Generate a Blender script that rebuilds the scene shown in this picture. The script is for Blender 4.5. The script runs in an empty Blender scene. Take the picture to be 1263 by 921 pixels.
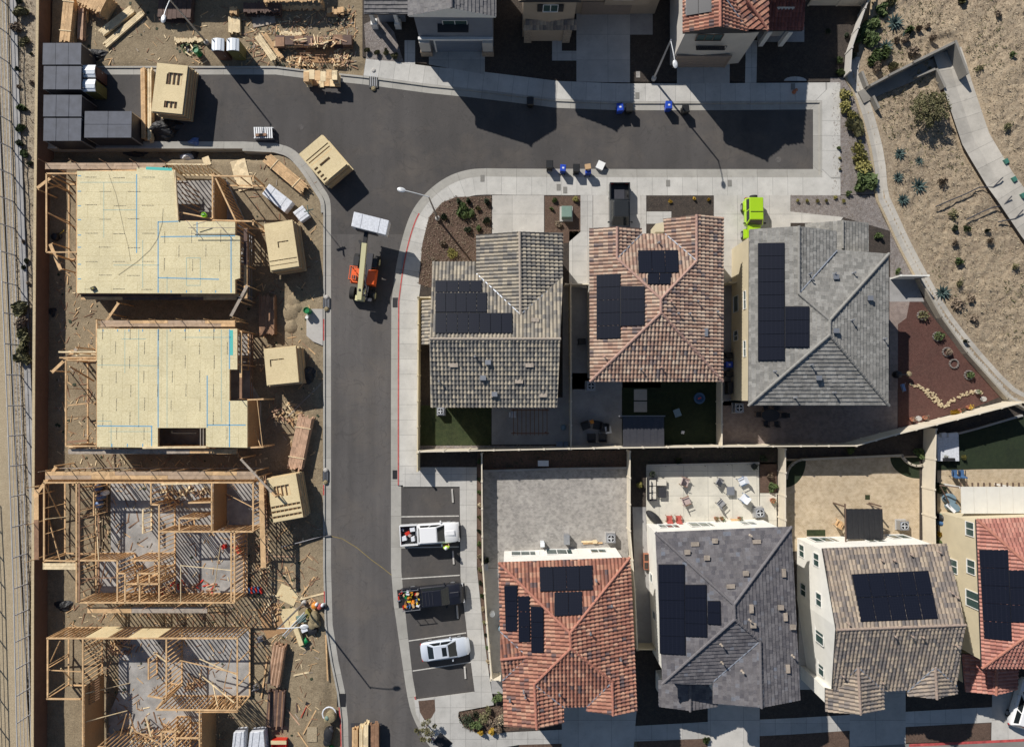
import bpy, bmesh, math, random
from math import radians as R, sin, cos, pi, sqrt, atan2, floor, ceil
from mathutils import Vector as V, Matrix, geometry, noise
random.seed(7)
rnd = random.random
def ru(a, b): return a + (b - a) * rnd()
SC = bpy.context.scene
COL = SC.collection
# ------------------------------------------------------------ camera (a drone looking straight down)
F = 842.0; H = 67.4; TILT = math.atan(30 / F)
cam_d = bpy.data.cameras.new('camera'); cam = bpy.data.objects.new('camera', cam_d); COL.objects.link(cam)
cam_d.sensor_fit = 'HORIZONTAL'; cam_d.sensor_width = 36.0; cam_d.lens = 36.0 * F / 1263.0
cam_d.clip_start = 1.0; cam_d.clip_end = 4000
cam.location = (0, 0, H); cam.rotation_euler = (TILT, 0, 0); SC.camera = cam
CT, ST = cos(TILT), sin(TILT)
def ray(px, py):
 x = (px - 631.5) / F; y = -(py - 460.5) / F; z = -1.0
 return V((x, y * CT - z * ST, y * ST + z * CT))
def P(px, py, z=0.0):
 d = ray(px, py); t = (z - H) / d.z
 return V((d.x * t, d.y * t, z))
def TOPX(x, y, z=0.0):      # world -> pixel of the photograph
 dx, dy, dz = x, y, z - H
 cx = dx; cy = dy * CT + dz * ST; cz = -dy * ST + dz * CT
 return (631.5 + F * cx / -cz, 460.5 - F * cy / -cz)
# ------------------------------------------------------------ world + sun
SUN_EL = 36.0
sdx, sdy = -0.618, 0.786        # horizontal direction towards the sun
w = bpy.data.worlds.new('World'); SC.world = w; w.use_nodes = True
nt = w.node_tree; bg = nt.nodes['Background']
sky = nt.nodes.new('ShaderNodeTexSky'); sky.sky_type = 'NISHITA'; sky.sun_disc = False
sky.sun_elevation = R(SUN_EL); sky.sun_rotation = atan2(sdx, sdy); sky.air_density = 1.0; sky.dust_density = 0.3; sky.ozone_density = 2.0
nt.links.new(sky.outputs[0], bg.inputs[0]); bg.inputs[1].default_value = 0.062
sl = bpy.data.lights.new('sun', 'SUN'); sl.energy = 4.9; sl.angle = R(0.53); sl.color = (1.0, 0.955, 0.89)
so = bpy.data.objects.new('sun', sl); COL.objects.link(so)
sv = V((sdx * cos(R(SUN_EL)), sdy * cos(R(SUN_EL)), sin(R(SUN_EL))))
so.rotation_euler = sv.to_track_quat('Z', 'Y').to_euler(); so.location = (-40, 50, 60)
SC.view_settings.view_transform = 'Standard'; SC.view_settings.look = 'None'
SC.view_settings.exposure = 0.12; SC.view_settings.gamma = 1.0
SC.view_settings.use_curve_mapping = False
SC.render.resolution_x = 1024; SC.render.resolution_y = 746
# ------------------------------------------------------------ materials
MATS = {}
class NT:
 def __init__(s, name):
  s.m = bpy.data.materials.new(name); s.m.use_nodes = True; s.t = s.m.node_tree
  s.b = s.t.nodes['Principled BSDF']; MATS[name] = s.m
 def n(s, typ, **k):
  o = s.t.nodes.new(typ)
  for a, v in k.items():
   if a[0] == '_': setattr(o, a[1:], v)
   else:
    key = int(a[1:]) if a[0] == 'i' and a[1:].isdigit() else a
    o.inputs[key].default_value = v
  return o
 def l(s, a, b): s.t.links.new(a, b)
 def ramp(s, fac, stops, interp='LINEAR'):
  r = s.t.nodes.new('ShaderNodeValToRGB'); r.color_ramp.interpolation = interp
  e = r.color_ramp.elements
  while len(e) < len(stops): e.new(0.5)
  for i, (p, c) in enumerate(stops):
   e[i].position = p; e[i].color = (c[0], c[1], c[2], 1) if not isinstance(c, float) else (c, c, c, 1)
  s.l(fac, r.inputs[0]); return r.outputs[0]
 def mix(s, fac, a, b, mode='MIX'):
  m = s.t.nodes.new('ShaderNodeMix'); m.data_type = 'RGBA'; m.blend_type = mode
  for sock, val in ((m.inputs[0], fac), (m.inputs[6], a), (m.inputs[7], b)):
   if hasattr(val, 'is_output'): s.l(val, sock)
   elif isinstance(val, (int, float)): sock.default_value = val
   else: sock.default_value = (*val, 1)
  return m.outputs[2]
 def math(s, op, a, b=0.0, c=None):
  m = s.t.nodes.new('ShaderNodeMath'); m.operation = op
  for i, v in enumerate((a, b, c)):
   if v is None: continue
   if hasattr(v, 'is_output'): s.l(v, m.inputs[i])
   else: m.inputs[i].default_value = v
  return m.outputs[0]
 def pos(s):
  return s.t.nodes.new('ShaderNodeNewGeometry').outputs['Position']
 def noise(s, scale, det=4, vec=None, rough=0.6, dist=0.0):
  o = s.n('ShaderNodeTexNoise'); o.inputs['Scale'].default_value = scale; o.inputs['Detail'].default_value = det
  o.inputs['Roughness'].default_value = rough; o.inputs['Distortion'].default_value = dist
  s.l(vec or s.pos(), o.inputs['Vector']); return o.outputs[0]
 def scaled(s, vec, sc, rotz=0):
  m = s.n('ShaderNodeMapping'); m.inputs['Scale'].default_value = sc; m.inputs['Rotation'].default_value = (0, 0, rotz)
  s.l(vec, m.inputs[0]); return m.outputs[0]
 def col(s, c): s.l(c, s.b.inputs['Base Color'])
 def bump(s, h, strength=0.5, dist=0.05):
  b = s.n('ShaderNodeBump'); b.inputs['Strength'].default_value = strength; b.inputs['Distance'].default_value = dist
  s.l(h, b.inputs['Height']); s.l(b.outputs[0], s.b.inputs['Normal'])
 def rough(s, v): s.b.inputs['Roughness'].default_value = v
def mul(c, k): return tuple(min(1, x * k) for x in c)
def soil(name, c1, c2, c3, s1=0.35, s2=3.0, s3=14.0, bump=0.6, rough=0.95):
 """broad patches, medium mottling and fine grain"""
 t = NT(name); p = t.pos()
 a = t.ramp(t.noise(s1, 5, p), [(0.35, c1), (0.65, c2)])
 b = t.ramp(t.noise(s2, 6, p, 0.7), [(0.4, (0, 0, 0)), (0.68, (1, 1, 1))])
 c = t.mix(t.math('MULTIPLY', b, 0.65), a, c3)
 g = t.ramp(t.noise(s3, 3, p, 0.8), [(0.3, 0.62), (0.7, 1.32)])
 t.col(t.mix(1.0, c, g, 'MULTIPLY')); t.rough(rough)
 t.bump(t.noise(s3 * 0.6, 5, p, 0.75), bump, 0.08); return t
def plain(name, c, rough=0.6, var=0.12, scale=3.0, metal=0.0, bump=0.0, spec=None):
 t = NT(name); p = t.pos()
 g = t.ramp(t.noise(scale, 5, p), [(0.3, 1 - var), (0.7, 1 + var)])
 t.col(t.mix(1.0, c, g, 'MULTIPLY')); t.rough(rough); t.b.inputs['Metallic'].default_value = metal
 if spec is not None: t.b.inputs['Specular IOR Level'].default_value = spec
 if bump: t.bump(t.noise(scale * 8, 3, p), bump, 0.02)
 return t
def flat(name, c, rough=0.5, metal=0.0, coat=0.0):
 t = NT(name); t.b.inputs['Base Color'].default_value = (*c, 1); t.rough(rough); t.b.inputs['Metallic'].default_value = metal
 if coat: t.b.inputs['Coat Weight'].default_value = coat
 return t
# ground kinds
soil('dirt', (0.275, 0.215, 0.135), (0.19, 0.145, 0.09), (0.34, 0.27, 0.175), 0.18, 1.6, 9)
soil('sand', (0.40, 0.32, 0.21), (0.34, 0.27, 0.175), (0.45, 0.37, 0.25), 0.2, 2.0, 10, 0.4)
soil('scrub', (0.36, 0.29, 0.20), (0.25, 0.20, 0.14), (0.46, 0.40, 0.30), 0.5, 3.0, 8, 1.0)
soil('drygrass', (0.35, 0.27, 0.18), (0.23, 0.175, 0.12), (0.47, 0.385, 0.27), 0.12, 2.2, 7, 1.0)
soil('mulch', (0.115, 0.07, 0.05), (0.08, 0.05, 0.035), (0.17, 0.11, 0.08), 0.5, 5, 16, 1.0)
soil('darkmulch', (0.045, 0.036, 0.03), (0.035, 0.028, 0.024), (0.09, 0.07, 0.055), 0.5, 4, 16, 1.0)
soil('redmulch', (0.105, 0.044, 0.034), (0.08, 0.036, 0.028), (0.15, 0.075, 0.058), 0.6, 5, 16, 1.0)
soil('gravel', (0.22, 0.19, 0.175), (0.17, 0.145, 0.13), (0.36, 0.33, 0.31), 0.6, 4, 13, 1.0)
soil('lawn', (0.03, 0.045, 0.013), (0.022, 0.032, 0.010), (0.06, 0.07, 0.025), 0.9, 3, 18, 1.0)
soil('turf', (0.014, 0.026, 0.009), (0.010, 0.019, 0.007), (0.026, 0.038, 0.014), 0.6, 3, 30, 0.7)
def asphalt(name='asphalt', k=1.0, sk=(0.35, 0.06)):
 t = NT(name); p = t.pos()
 a = t.ramp(t.noise(0.09, 4, p), [(0.3, mul((0.056, 0.052, 0.050), k)), (0.7, mul((0.076, 0.070, 0.067), k))])
 streak = t.noise(1.0, 4, t.scaled(p, (sk[0], sk[1], 1), 0 if k > 1 else R(80)))
 a = t.mix(0.75, a, t.ramp(streak, [(0.3, 0.8), (0.72, 1.28)]), 'MULTIPLY')
 blot = t.ramp(t.noise(0.8, 3, p, 0.5), [(0.66, 1.0), (0.78, 0.72)])
 a = t.mix(0.7, a, blot, 'MULTIPLY')
 g = t.ramp(t.noise(38, 2, p, 0.9), [(0.3, 0.7), (0.7, 1.35)])
 sp = t.n('ShaderNodeTexVoronoi'); sp.inputs['Scale'].default_value = 1.1; t.l(p, sp.inputs['Vector'])
 spot = t.ramp(sp.outputs['Distance'], [(0.02, 1.0), (0.045, 0.0)])
 c = t.mix(1.0, a, g, 'MULTIPLY')
 dust = t.ramp(t.noise(0.16, 6, p, 0.7), [(0.48, 0.0), (0.72, 0.30)]); c = t.mix(dust, c, (0.19, 0.155, 0.12))
 arc_ = t.ramp(t.noise(0.30, 2, t.scaled(p, (1, 1, 1)), 0.5, 2.5), [(0.485, 0.0), (0.50, 0.35), (0.515, 0.0)]); c = t.mix(arc_, c, (0.035, 0.033, 0.032))
 oil = t.ramp(t.noise(1.9, 4, p, 0.6), [(0.70, 0.0), (0.78, 0.6)]); c = t.mix(oil, c, (0.03, 0.028, 0.027))
 c = t.mix(t.math('MULTIPLY', spot, 0.35), c, (0.30, 0.28, 0.25)); t.col(c); t.rough(0.92)
 t.bump(t.noise(60, 2, p), 0.35, 0.01); return t
asphalt(); asphalt('asphalt_worn', 1.36, (0.9, 0.07))
def crete(name, c, joint_u=0.0, joint_v=0.0, uv=False, var=0.14, joint_w=0.035, dark=0.5):
 t = NT(name); p = t.pos()
 g = t.ramp(t.noise(0.5, 6, p, 0.65), [(0.3, 1 - var), (0.7, 1 + var)])
 st = t.ramp(t.noise(2.3, 6, p, 0.7), [(0.55, 1.0), (0.75, 0.80)])
 fine = t.ramp(t.noise(30, 2, p), [(0.3, 0.9), (0.7, 1.08)])
 k = t.mix(1.0, t.mix(1.0, t.mix(1.0, c, g, 'MULTIPLY'), st, 'MULTIPLY'), fine, 'MULTIPLY')
 if joint_u or joint_v:
  if uv:
   vv = t.n('ShaderNodeUVMap').outputs[0]
  else: vv = p
  sx = t.n('ShaderNodeSeparateXYZ'); t.l(vv, sx.inputs[0]); f = None
  for ax, j in ((0, joint_u), (1, joint_v)):
   if not j: continue
   q = t.math('LESS_THAN', t.math('FRACT', t.math('DIVIDE', sx.outputs[ax], j)), joint_w / j)
   f = q if f is None else t.math('MAXIMUM', f, q)
   cell = t.n('ShaderNodeTexWhiteNoise', _noise_dimensions='1D'); t.l(t.math('FLOOR', t.math('DIVIDE', sx.outputs[ax], j)), cell.inputs['W'])
   k = t.mix(1.0, k, t.ramp(cell.outputs[0], [(0.0, 0.93), (1.0, 1.06)]), 'MULTIPLY')
  k = t.mix(t.math('MULTIPLY', f, dark), k, (0.06, 0.058, 0.055))
 t.col(k); t.rough(0.85); t.bump(t.noise(12, 4, p), 0.15, 0.02); return t
crete('sidewalk', (0.50, 0.485, 0.45), 1.5, 0, True)
crete('walk', (0.47, 0.455, 0.425), 1.5, 1.5, False)
crete('kerb', (0.36, 0.345, 0.31), 3.0, 0, True)
crete('driveway', (0.46, 0.44, 0.405), 3.2, 2.6, False)
crete('patio', (0.58, 0.55, 0.47), 2.4, 2.4, False)
crete('channel_concrete', (0.43, 0.40, 0.35), 1.6, 0, True, 0.2)
crete('slab', (0.33, 0.315, 0.295), 0, 0, False, 0.42)
crete('concrete', (0.44, 0.42, 0.39))
crete('greyconcrete', (0.32, 0.31, 0.30), 0, 0, False, 0.2)
def pavers(name, c1, c2, c3, sx=3.2, rot=0.0):
 t = NT(name); p = t.scaled(t.pos(), (1, 1, 1), rot)
 b = t.n('ShaderNodeTexBrick'); b.inputs['Scale'].default_value = sx; b.inputs['Mortar Size'].default_value = 0.018
 b.inputs['Color1'].default_value = (*c1, 1); b.inputs['Color2'].default_value = (*c2, 1); b.inputs['Mortar'].default_value = (*mul(c1, 0.45), 1)
 b.inputs['Brick Width'].default_value = 0.7; b.inputs['Row Height'].default_value = 0.45
 t.l(p, b.inputs['Vector'])
 k = t.mix(t.ramp(t.noise(2.2, 4, p), [(0.4, 0.0), (0.65, 0.7)]), b.outputs[0], c3)
 k = t.mix(1.0, k, t.ramp(t.noise(0.4, 4, p), [(0.3, 0.88), (0.7, 1.12)]), 'MULTIPLY')
 t.col(k); t.rough(0.9); t.bump(b.outputs[1], -0.3, 0.02); return t
pavers('paver_grey', (0.33, 0.31, 0.285), (0.23, 0.215, 0.20), (0.40, 0.375, 0.34))
pavers('paver_tan', (0.50, 0.40, 0.27), (0.40, 0.31, 0.20), (0.55, 0.45, 0.32))
pavers('paver_pink', (0.27, 0.21, 0.18), (0.21, 0.165, 0.145), (0.31, 0.25, 0.22))
# timber
def osb(name, c1, c2, sheet=True, rot=0.0, tint=None):
 t = NT(name); p = t.pos()
 v = t.n('ShaderNodeTexVoronoi'); v.inputs['Scale'].default_value = 9.0; t.l(t.scaled(p, (1, 1.8, 1)), v.inputs['Vector'])
 k = t.ramp(v.outputs['Color'], [(0.1, c2), (0.8, c1)])
 k = t.mix(0.5, k, t.ramp(t.noise(22, 3, p, 0.8), [(0.3, mul(c2, 0.85)), (0.7, mul(c1, 1.12))]))
 k = t.mix(1.0, k, t.ramp(t.noise(0.35, 4, p), [(0.3, 0.9), (0.7, 1.08)]), 'MULTIPLY')
 if sheet:
  b = t.n('ShaderNodeTexBrick'); b.inputs['Scale'].default_value = 1.0; b.inputs['Mortar Size'].default_value = 0.014
  b.inputs['Brick Width'].default_value = 2.44; b.inputs['Row Height'].default_value = 1.22
  b.inputs['Color1'].default_value = (1, 1, 1, 1); b.inputs['Color2'].default_value = (0.955, 0.955, 0.955, 1); b.inputs['Mortar'].default_value = (0.72, 0.69, 0.62, 1)
  t.l(t.scaled(p, (1, 1, 1), rot), b.inputs['Vector'])
  k = t.mix(1.0, k, b.outputs[0], 'MULTIPLY')
 t.col(k); t.rough(0.85); return t
osb('osb_deck', (0.80, 0.71, 0.46), (0.55, 0.46, 0.25))
osb('osb_deck_turned', (0.80, 0.71, 0.46), (0.55, 0.46, 0.25), True, R(90))
osb('osb', (0.74, 0.61, 0.37), (0.56, 0.44, 0.24), False)
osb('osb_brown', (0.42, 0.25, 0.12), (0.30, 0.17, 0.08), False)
def timber(name, c1, c2, scale=1.2):
 t = NT(name); p = t.pos(); info = t.n('ShaderNodeObjectInfo')
 g = t.noise(6, 4, p, 0.8); k = t.ramp(g, [(0.3, c2), (0.7, c1)])
 v = t.n('ShaderNodeTexVoronoi'); v.inputs['Scale'].default_value = 2.2; t.l(p, v.inputs['Vector'])
 k = t.mix(1.0, k, t.ramp(v.outputs['Color'], [(0.1, 0.78), (0.9, 1.18)]), 'MULTIPLY')
 t.col(k); t.rough(0.8); return t
timber('lumber', (0.70, 0.47, 0.25), (0.50, 0.31, 0.15))
timber('lumber_pale', (0.80, 0.66, 0.42), (0.64, 0.49, 0.29))
timber('lumber_pink', (0.56, 0.36, 0.24), (0.44, 0.27, 0.17))
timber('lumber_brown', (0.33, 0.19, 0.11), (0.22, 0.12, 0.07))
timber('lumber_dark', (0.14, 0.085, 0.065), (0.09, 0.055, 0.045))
timber('plank_grey', (0.42, 0.36, 0.29), (0.27, 0.22, 0.18))
timber('deckwood', (0.46, 0.34, 0.24), (0.36, 0.25, 0.16))
plain('wrap_white', (0.62, 0.64, 0.68), 0.35, 0.18, 6, bump=0.6)
plain('wrap_blue', (0.16, 0.24, 0.42), 0.4, 0.2, 6, bump=0.6)
# walls
plain('stucco_white', (0.78, 0.76, 0.70), 0.9, 0.06, 1.0, bump=0.2)
plain('stucco_cream', (0.60, 0.52, 0.36), 0.9, 0.06, 1.0, bump=0.2)
plain('stucco_tan', (0.36, 0.29, 0.22), 0.9, 0.06, 1.0, bump=0.2)
plain('stucco_slate', (0.17, 0.19, 0.23), 0.85, 0.06, 1.0, bump=0.1)
plain('stucco_pale', (0.50, 0.47, 0.43), 0.9, 0.06, 1.0, bump=0.2)
plain('trim_white', (0.74, 0.73, 0.70), 0.6, 0.05)
plain('trim_brown', (0.13, 0.085, 0.06), 0.7, 0.1)
plain('trim_dark', (0.03, 0.03, 0.035), 0.6, 0.1)
plain('garage_blue', (0.16, 0.19, 0.24), 0.6, 0.08)
plain('garage_brown', (0.25, 0.20, 0.165), 0.6, 0.08)
def masonry(name, c1, c2, mort, sc=2.5):
 t = NT(name); p = t.pos(); s = t.n('ShaderNodeSeparateXYZ'); t.l(p, s.inputs[0])
 cb = t.n('ShaderNodeCombineXYZ'); t.l(t.math('ADD', s.outputs[0], s.outputs[1]), cb.inputs[0]); t.l(s.outputs[2], cb.inputs[1])
 b = t.n('ShaderNodeTexBrick'); b.inputs['Scale'].default_value = sc; t.l(cb.outputs[0], b.inputs['Vector'])
 b.inputs['Color1'].default_value = (*c1, 1); b.inputs['Color2'].default_value = (*c2, 1); b.inputs['Mortar'].default_value = (*mort, 1)
 t.col(t.mix(1.0, b.outputs[0], t.ramp(t.noise(1.1, 4, p), [(0.3, 0.88), (0.7, 1.12)]), 'MULTIPLY')); t.rough(0.9); return t
masonry('block_brown', (0.16, 0.098, 0.074), (0.135, 0.082, 0.064), (0.09, 0.06, 0.048))
masonry('block_tan', (0.50, 0.45, 0.36), (0.44, 0.39, 0.31), (0.30, 0.27, 0.22))
masonry('stone', (0.42, 0.33, 0.24), (0.22, 0.17, 0.13), (0.30, 0.27, 0.23), 4)
plain('fence_cream', (0.66, 0.59, 0.47), 0.7, 0.06, 2.0)
plain('fence_white', (0.74, 0.73, 0.68), 0.6, 0.05, 2.0)
# glass, metal, plastic
t = flat('glass', (0.05, 0.085, 0.08), 0.08); t.b.inputs['Specular IOR Level'].default_value = 0.7
t = flat('carglass', (0.012, 0.016, 0.018), 0.05)
t = flat('black', (0.018, 0.018, 0.02), 0.5); t = flat('rubber', (0.02, 0.02, 0.02), 0.85)
flat('cable', (0.03, 0.03, 0.03), 0.6)
plain('metal_grey', (0.42, 0.43, 0.45), 0.4, 0.08, 4, metal=0.7)
plain('metal_pale', (0.58, 0.59, 0.60), 0.5, 0.06, 4, metal=0.2)
plain('metal_dark', (0.07, 0.07, 0.08), 0.45, 0.1, 4, metal=0.4)
plain('steel_galv', (0.52, 0.49, 0.44), 0.55, 0.08, 4, metal=0.2)
plain('flashing', (0.50, 0.53, 0.58), 0.35, 0.1, 4, metal=0.5)
def solar():
 t = NT('solar_cells'); uv = t.n('ShaderNodeUVMap').outputs[0]; s = t.n('ShaderNodeSeparateXYZ'); t.l(uv, s.inputs[0])
 f = None
 for a, j in ((0, 6.0), (1, 10.0)):
  q = t.math('LESS_THAN', t.math('FRACT', t.math('MULTIPLY', s.outputs[a], j)), 0.06)
  f = q if f is None else t.math('MAXIMUM', f, q)
 t.col(t.mix(f, (0.007, 0.009, 0.017), (0.016, 0.018, 0.030))); t.rough(0.4); t.b.inputs['Specular IOR Level'].default_value = 0.2
solar()
flat('solar_frame', (0.02, 0.02, 0.024), 0.4)
plain('grey_sheet', (0.075, 0.082, 0.105), 0.7, 0.22, 1.5)
flat('bin_blue', (0.015, 0.06, 0.42), 0.4); flat('bin_black', (0.012, 0.013, 0.014), 0.45)
flat('white_paint', (0.78, 0.78, 0.76), 0.6); plain('road_white', (0.52, 0.50, 0.46), 0.8, 0.25, 6)
plain('red_paint', (0.42, 0.07, 0.065), 0.8, 0.35, 3); plain('yellow_line', (0.30, 0.22, 0.06), 0.9, 0.3, 3)
flat('car_white', (0.80, 0.80, 0.80), 0.25, 0, 0.6); flat('car_black', (0.012, 0.013, 0.020), 0.3, 0, 0.2); flat('car_silver', (0.62, 0.67, 0.74), 0.3, 0.2, 0.6)
flat('car_graphite', (0.02, 0.022, 0.024), 0.35, 0.0, 0.2)
flat('car_lime', (0.34, 0.56, 0.015), 0.3, 0, 0.5); flat('lift_cream', (0.62, 0.58, 0.34), 0.4); flat('lift_orange', (0.80, 0.13, 0.03), 0.4)
flat('light_red', (0.4, 0.01, 0.01), 0.3); flat('light_clear', (0.6, 0.6, 0.6), 0.15)
flat('toilet_white', (0.72, 0.76, 0.80), 0.4); plain('toilet_brown', (0.10, 0.045, 0.035), 0.6, 0.1); plain('toilet_olive', (0.16, 0.15, 0.05), 0.6, 0.1)
plain('tarp_black', (0.02, 0.02, 0.022), 0.5, 0.2, 4, bump=1.0); plain('tarp_blue', (0.10, 0.17, 0.38), 0.5, 0.2, 4, bump=1.0); plain('tarp_white', (0.70, 0.70, 0.72), 0.5, 0.1, 4, bump=1.0)
plain('sack_tan', (0.26, 0.21, 0.12), 0.9, 0.3, 8, bump=1.0); flat('green_plastic', (0.0, 0.19, 0.05), 0.45); flat('red_plastic', (0.55, 0.035, 0.02), 0.4)
flat('orange_plastic', (0.7, 0.25, 0.03), 0.5); flat('yellow_plastic', (0.7, 0.5, 0.03), 0.5); flat('green_box', (0.05, 0.17, 0.13), 0.5); plain('utility_green', (0.16, 0.24, 0.20), 0.6, 0.08)
flat('skin', (0.42, 0.24, 0.16), 0.6); flat('hivis', (0.42, 0.75, 0.06), 0.7); flat('denim', (0.05, 0.07, 0.12), 0.9)
flat('cushion_cream', (0.60, 0.56, 0.48), 0.9); flat('cushion_grey', (0.28, 0.28, 0.29), 0.9); flat('fabric_pink', (0.42, 0.33, 0.31), 0.9); flat('fabric_red', (0.42, 0.09, 0.07), 0.9)
flat('fabric_blue', (0.05, 0.12, 0.25), 0.9); flat('fabric_white', (0.66, 0.68, 0.72), 0.9); flat('wood_brown', (0.20, 0.09, 0.045), 0.7); flat('cardboard', (0.50, 0.33, 0.18), 0.9)
plain('patio_cover', (0.66, 0.64, 0.58), 0.7, 0.05, 1.5); plain('tub_blue', (0.16, 0.24, 0.30), 0.5, 0.1); plain('terracotta', (0.36, 0.14, 0.08), 0.8, 0.1)
plain('straw', (0.50, 0.40, 0.25), 0.95, 0.2, 8)
t = flat('water', (0.03, 0.07, 0.16), 0.06)
def leaf(name, c1, c2, sc=3.0):
 t = NT(name); p = t.pos()
 t.col(t.ramp(t.noise(sc, 3, p, 0.8), [(0.3, c2), (0.7, c1)])); t.rough(0.75)
leaf('leaf_green', (0.10, 0.14, 0.04), (0.045, 0.07, 0.02)); leaf('leaf_olive', (0.18, 0.165, 0.07), (0.09, 0.085, 0.038)); leaf('leaf_yellow', (0.32, 0.28, 0.08), (0.17, 0.16, 0.045))
leaf('leaf_blue', (0.075, 0.115, 0.105), (0.025, 0.05, 0.045)); leaf('leaf_dry', (0.25, 0.19, 0.13), (0.14, 0.10, 0.07)); leaf('leaf_dark', (0.035, 0.05, 0.02), (0.018, 0.028, 0.012))
leaf('leaf_straw', (0.50, 0.42, 0.29), (0.32, 0.25, 0.16)); leaf('flower_gold', (0.55, 0.36, 0.04), (0.35, 0.22, 0.03)); leaf('bark', (0.14, 0.10, 0.07), (0.08, 0.055, 0.04))
def tiles(name, stops, lowmix=0.45, lowscale=0.35):
 """one colour per tile, chosen in patches (the tile grid is in the mesh's UVs)"""
 t = NT(name); uv = t.n('ShaderNodeUVMap').outputs[0]
 fl = t.n('ShaderNodeVectorMath', _operation='FLOOR'); t.l(uv, fl.inputs[0])
 wn = t.n('ShaderNodeTexWhiteNoise', _noise_dimensions='2D'); t.l(fl.outputs[0], wn.inputs['Vector'])
 ln = t.noise(lowscale, 3, t.scaled(fl.outputs[0], (1, 1, 1)))
 ln2 = t.ramp(ln, [(0.3, 0.0), (0.7, 1.0)])
 f = t.math('ADD', t.math('MULTIPLY', wn.outputs[0], 1 - lowmix), t.math('MULTIPLY', ln2, lowmix))
 c = t.ramp(f, stops)
 c = t.mix(1.0, c, t.ramp(t.noise(7, 4), [(0.3, 0.85), (0.7, 1.15)]), 'MULTIPLY')
 c = t.mix(1.0, c, t.ramp(t.noise(0.8, 5, None, 0.7), [(0.32, 0.80), (0.6, 1.05)]), 'MULTIPLY')
 t.col(c); t.rough(0.8)
tiles('tile_grey_tan', [(0.1, (0.15, 0.14, 0.13)), (0.4, (0.24, 0.22, 0.19)), (0.6, (0.34, 0.295, 0.23)), (0.9, (0.42, 0.365, 0.28))], 0.3)
tiles('tile_blush', [(0.1, (0.15, 0.125, 0.125)), (0.26, (0.33, 0.20, 0.145)), (0.55, (0.42, 0.29, 0.215)), (0.9, (0.48, 0.37, 0.28))], 0.25)
tiles('tile_red', [(0.12, (0.12, 0.085, 0.085)), (0.26, (0.27, 0.115, 0.08)), (0.6, (0.39, 0.18, 0.12)), (0.93, (0.48, 0.28, 0.19))], 0.25)
tiles('tile_coral', [(0.1, (0.30, 0.12, 0.095)), (0.5, (0.43, 0.19, 0.145)), (0.9, (0.52, 0.28, 0.215))])
tiles('tile_slate', [(0.15, (0.095, 0.09, 0.10)), (0.5, (0.145, 0.135, 0.14)), (0.78, (0.175, 0.165, 0.17)), (0.95, (0.16, 0.18, 0.22))], 0.35)
tiles('tile_ash', [(0.1, (0.19, 0.185, 0.17)), (0.5, (0.25, 0.24, 0.22)), (0.9, (0.32, 0.31, 0.285))], 0.2)
tiles('tile_brindle', [(0.15, (0.14, 0.125, 0.12)), (0.4, (0.225, 0.19, 0.165)), (0.62, (0.33, 0.265, 0.205)), (0.88, (0.42, 0.345, 0.26))], 0.45)
tiles('tile_charcoal', [(0.1, (0.14, 0.135, 0.14)), (0.9, (0.20, 0.19, 0.185))], 0.3)
tiles('tile_maroon', [(0.1, (0.17, 0.06, 0.05)), (0.9, (0.30, 0.11, 0.085))], 0.3)
plain('cap_tan', (0.38, 0.32, 0.26), 0.8, 0.15, 5); plain('cap_blush', (0.40, 0.25, 0.20), 0.8, 0.15, 5); plain('cap_red', (0.42, 0.18, 0.125), 0.8, 0.15, 5)
plain('cap_slate', (0.15, 0.14, 0.145), 0.8, 0.15, 5); plain('cap_ash', (0.25, 0.24, 0.22), 0.8, 0.15, 5); plain('cap_brindle', (0.34, 0.26, 0.21), 0.8, 0.15, 5)
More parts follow.
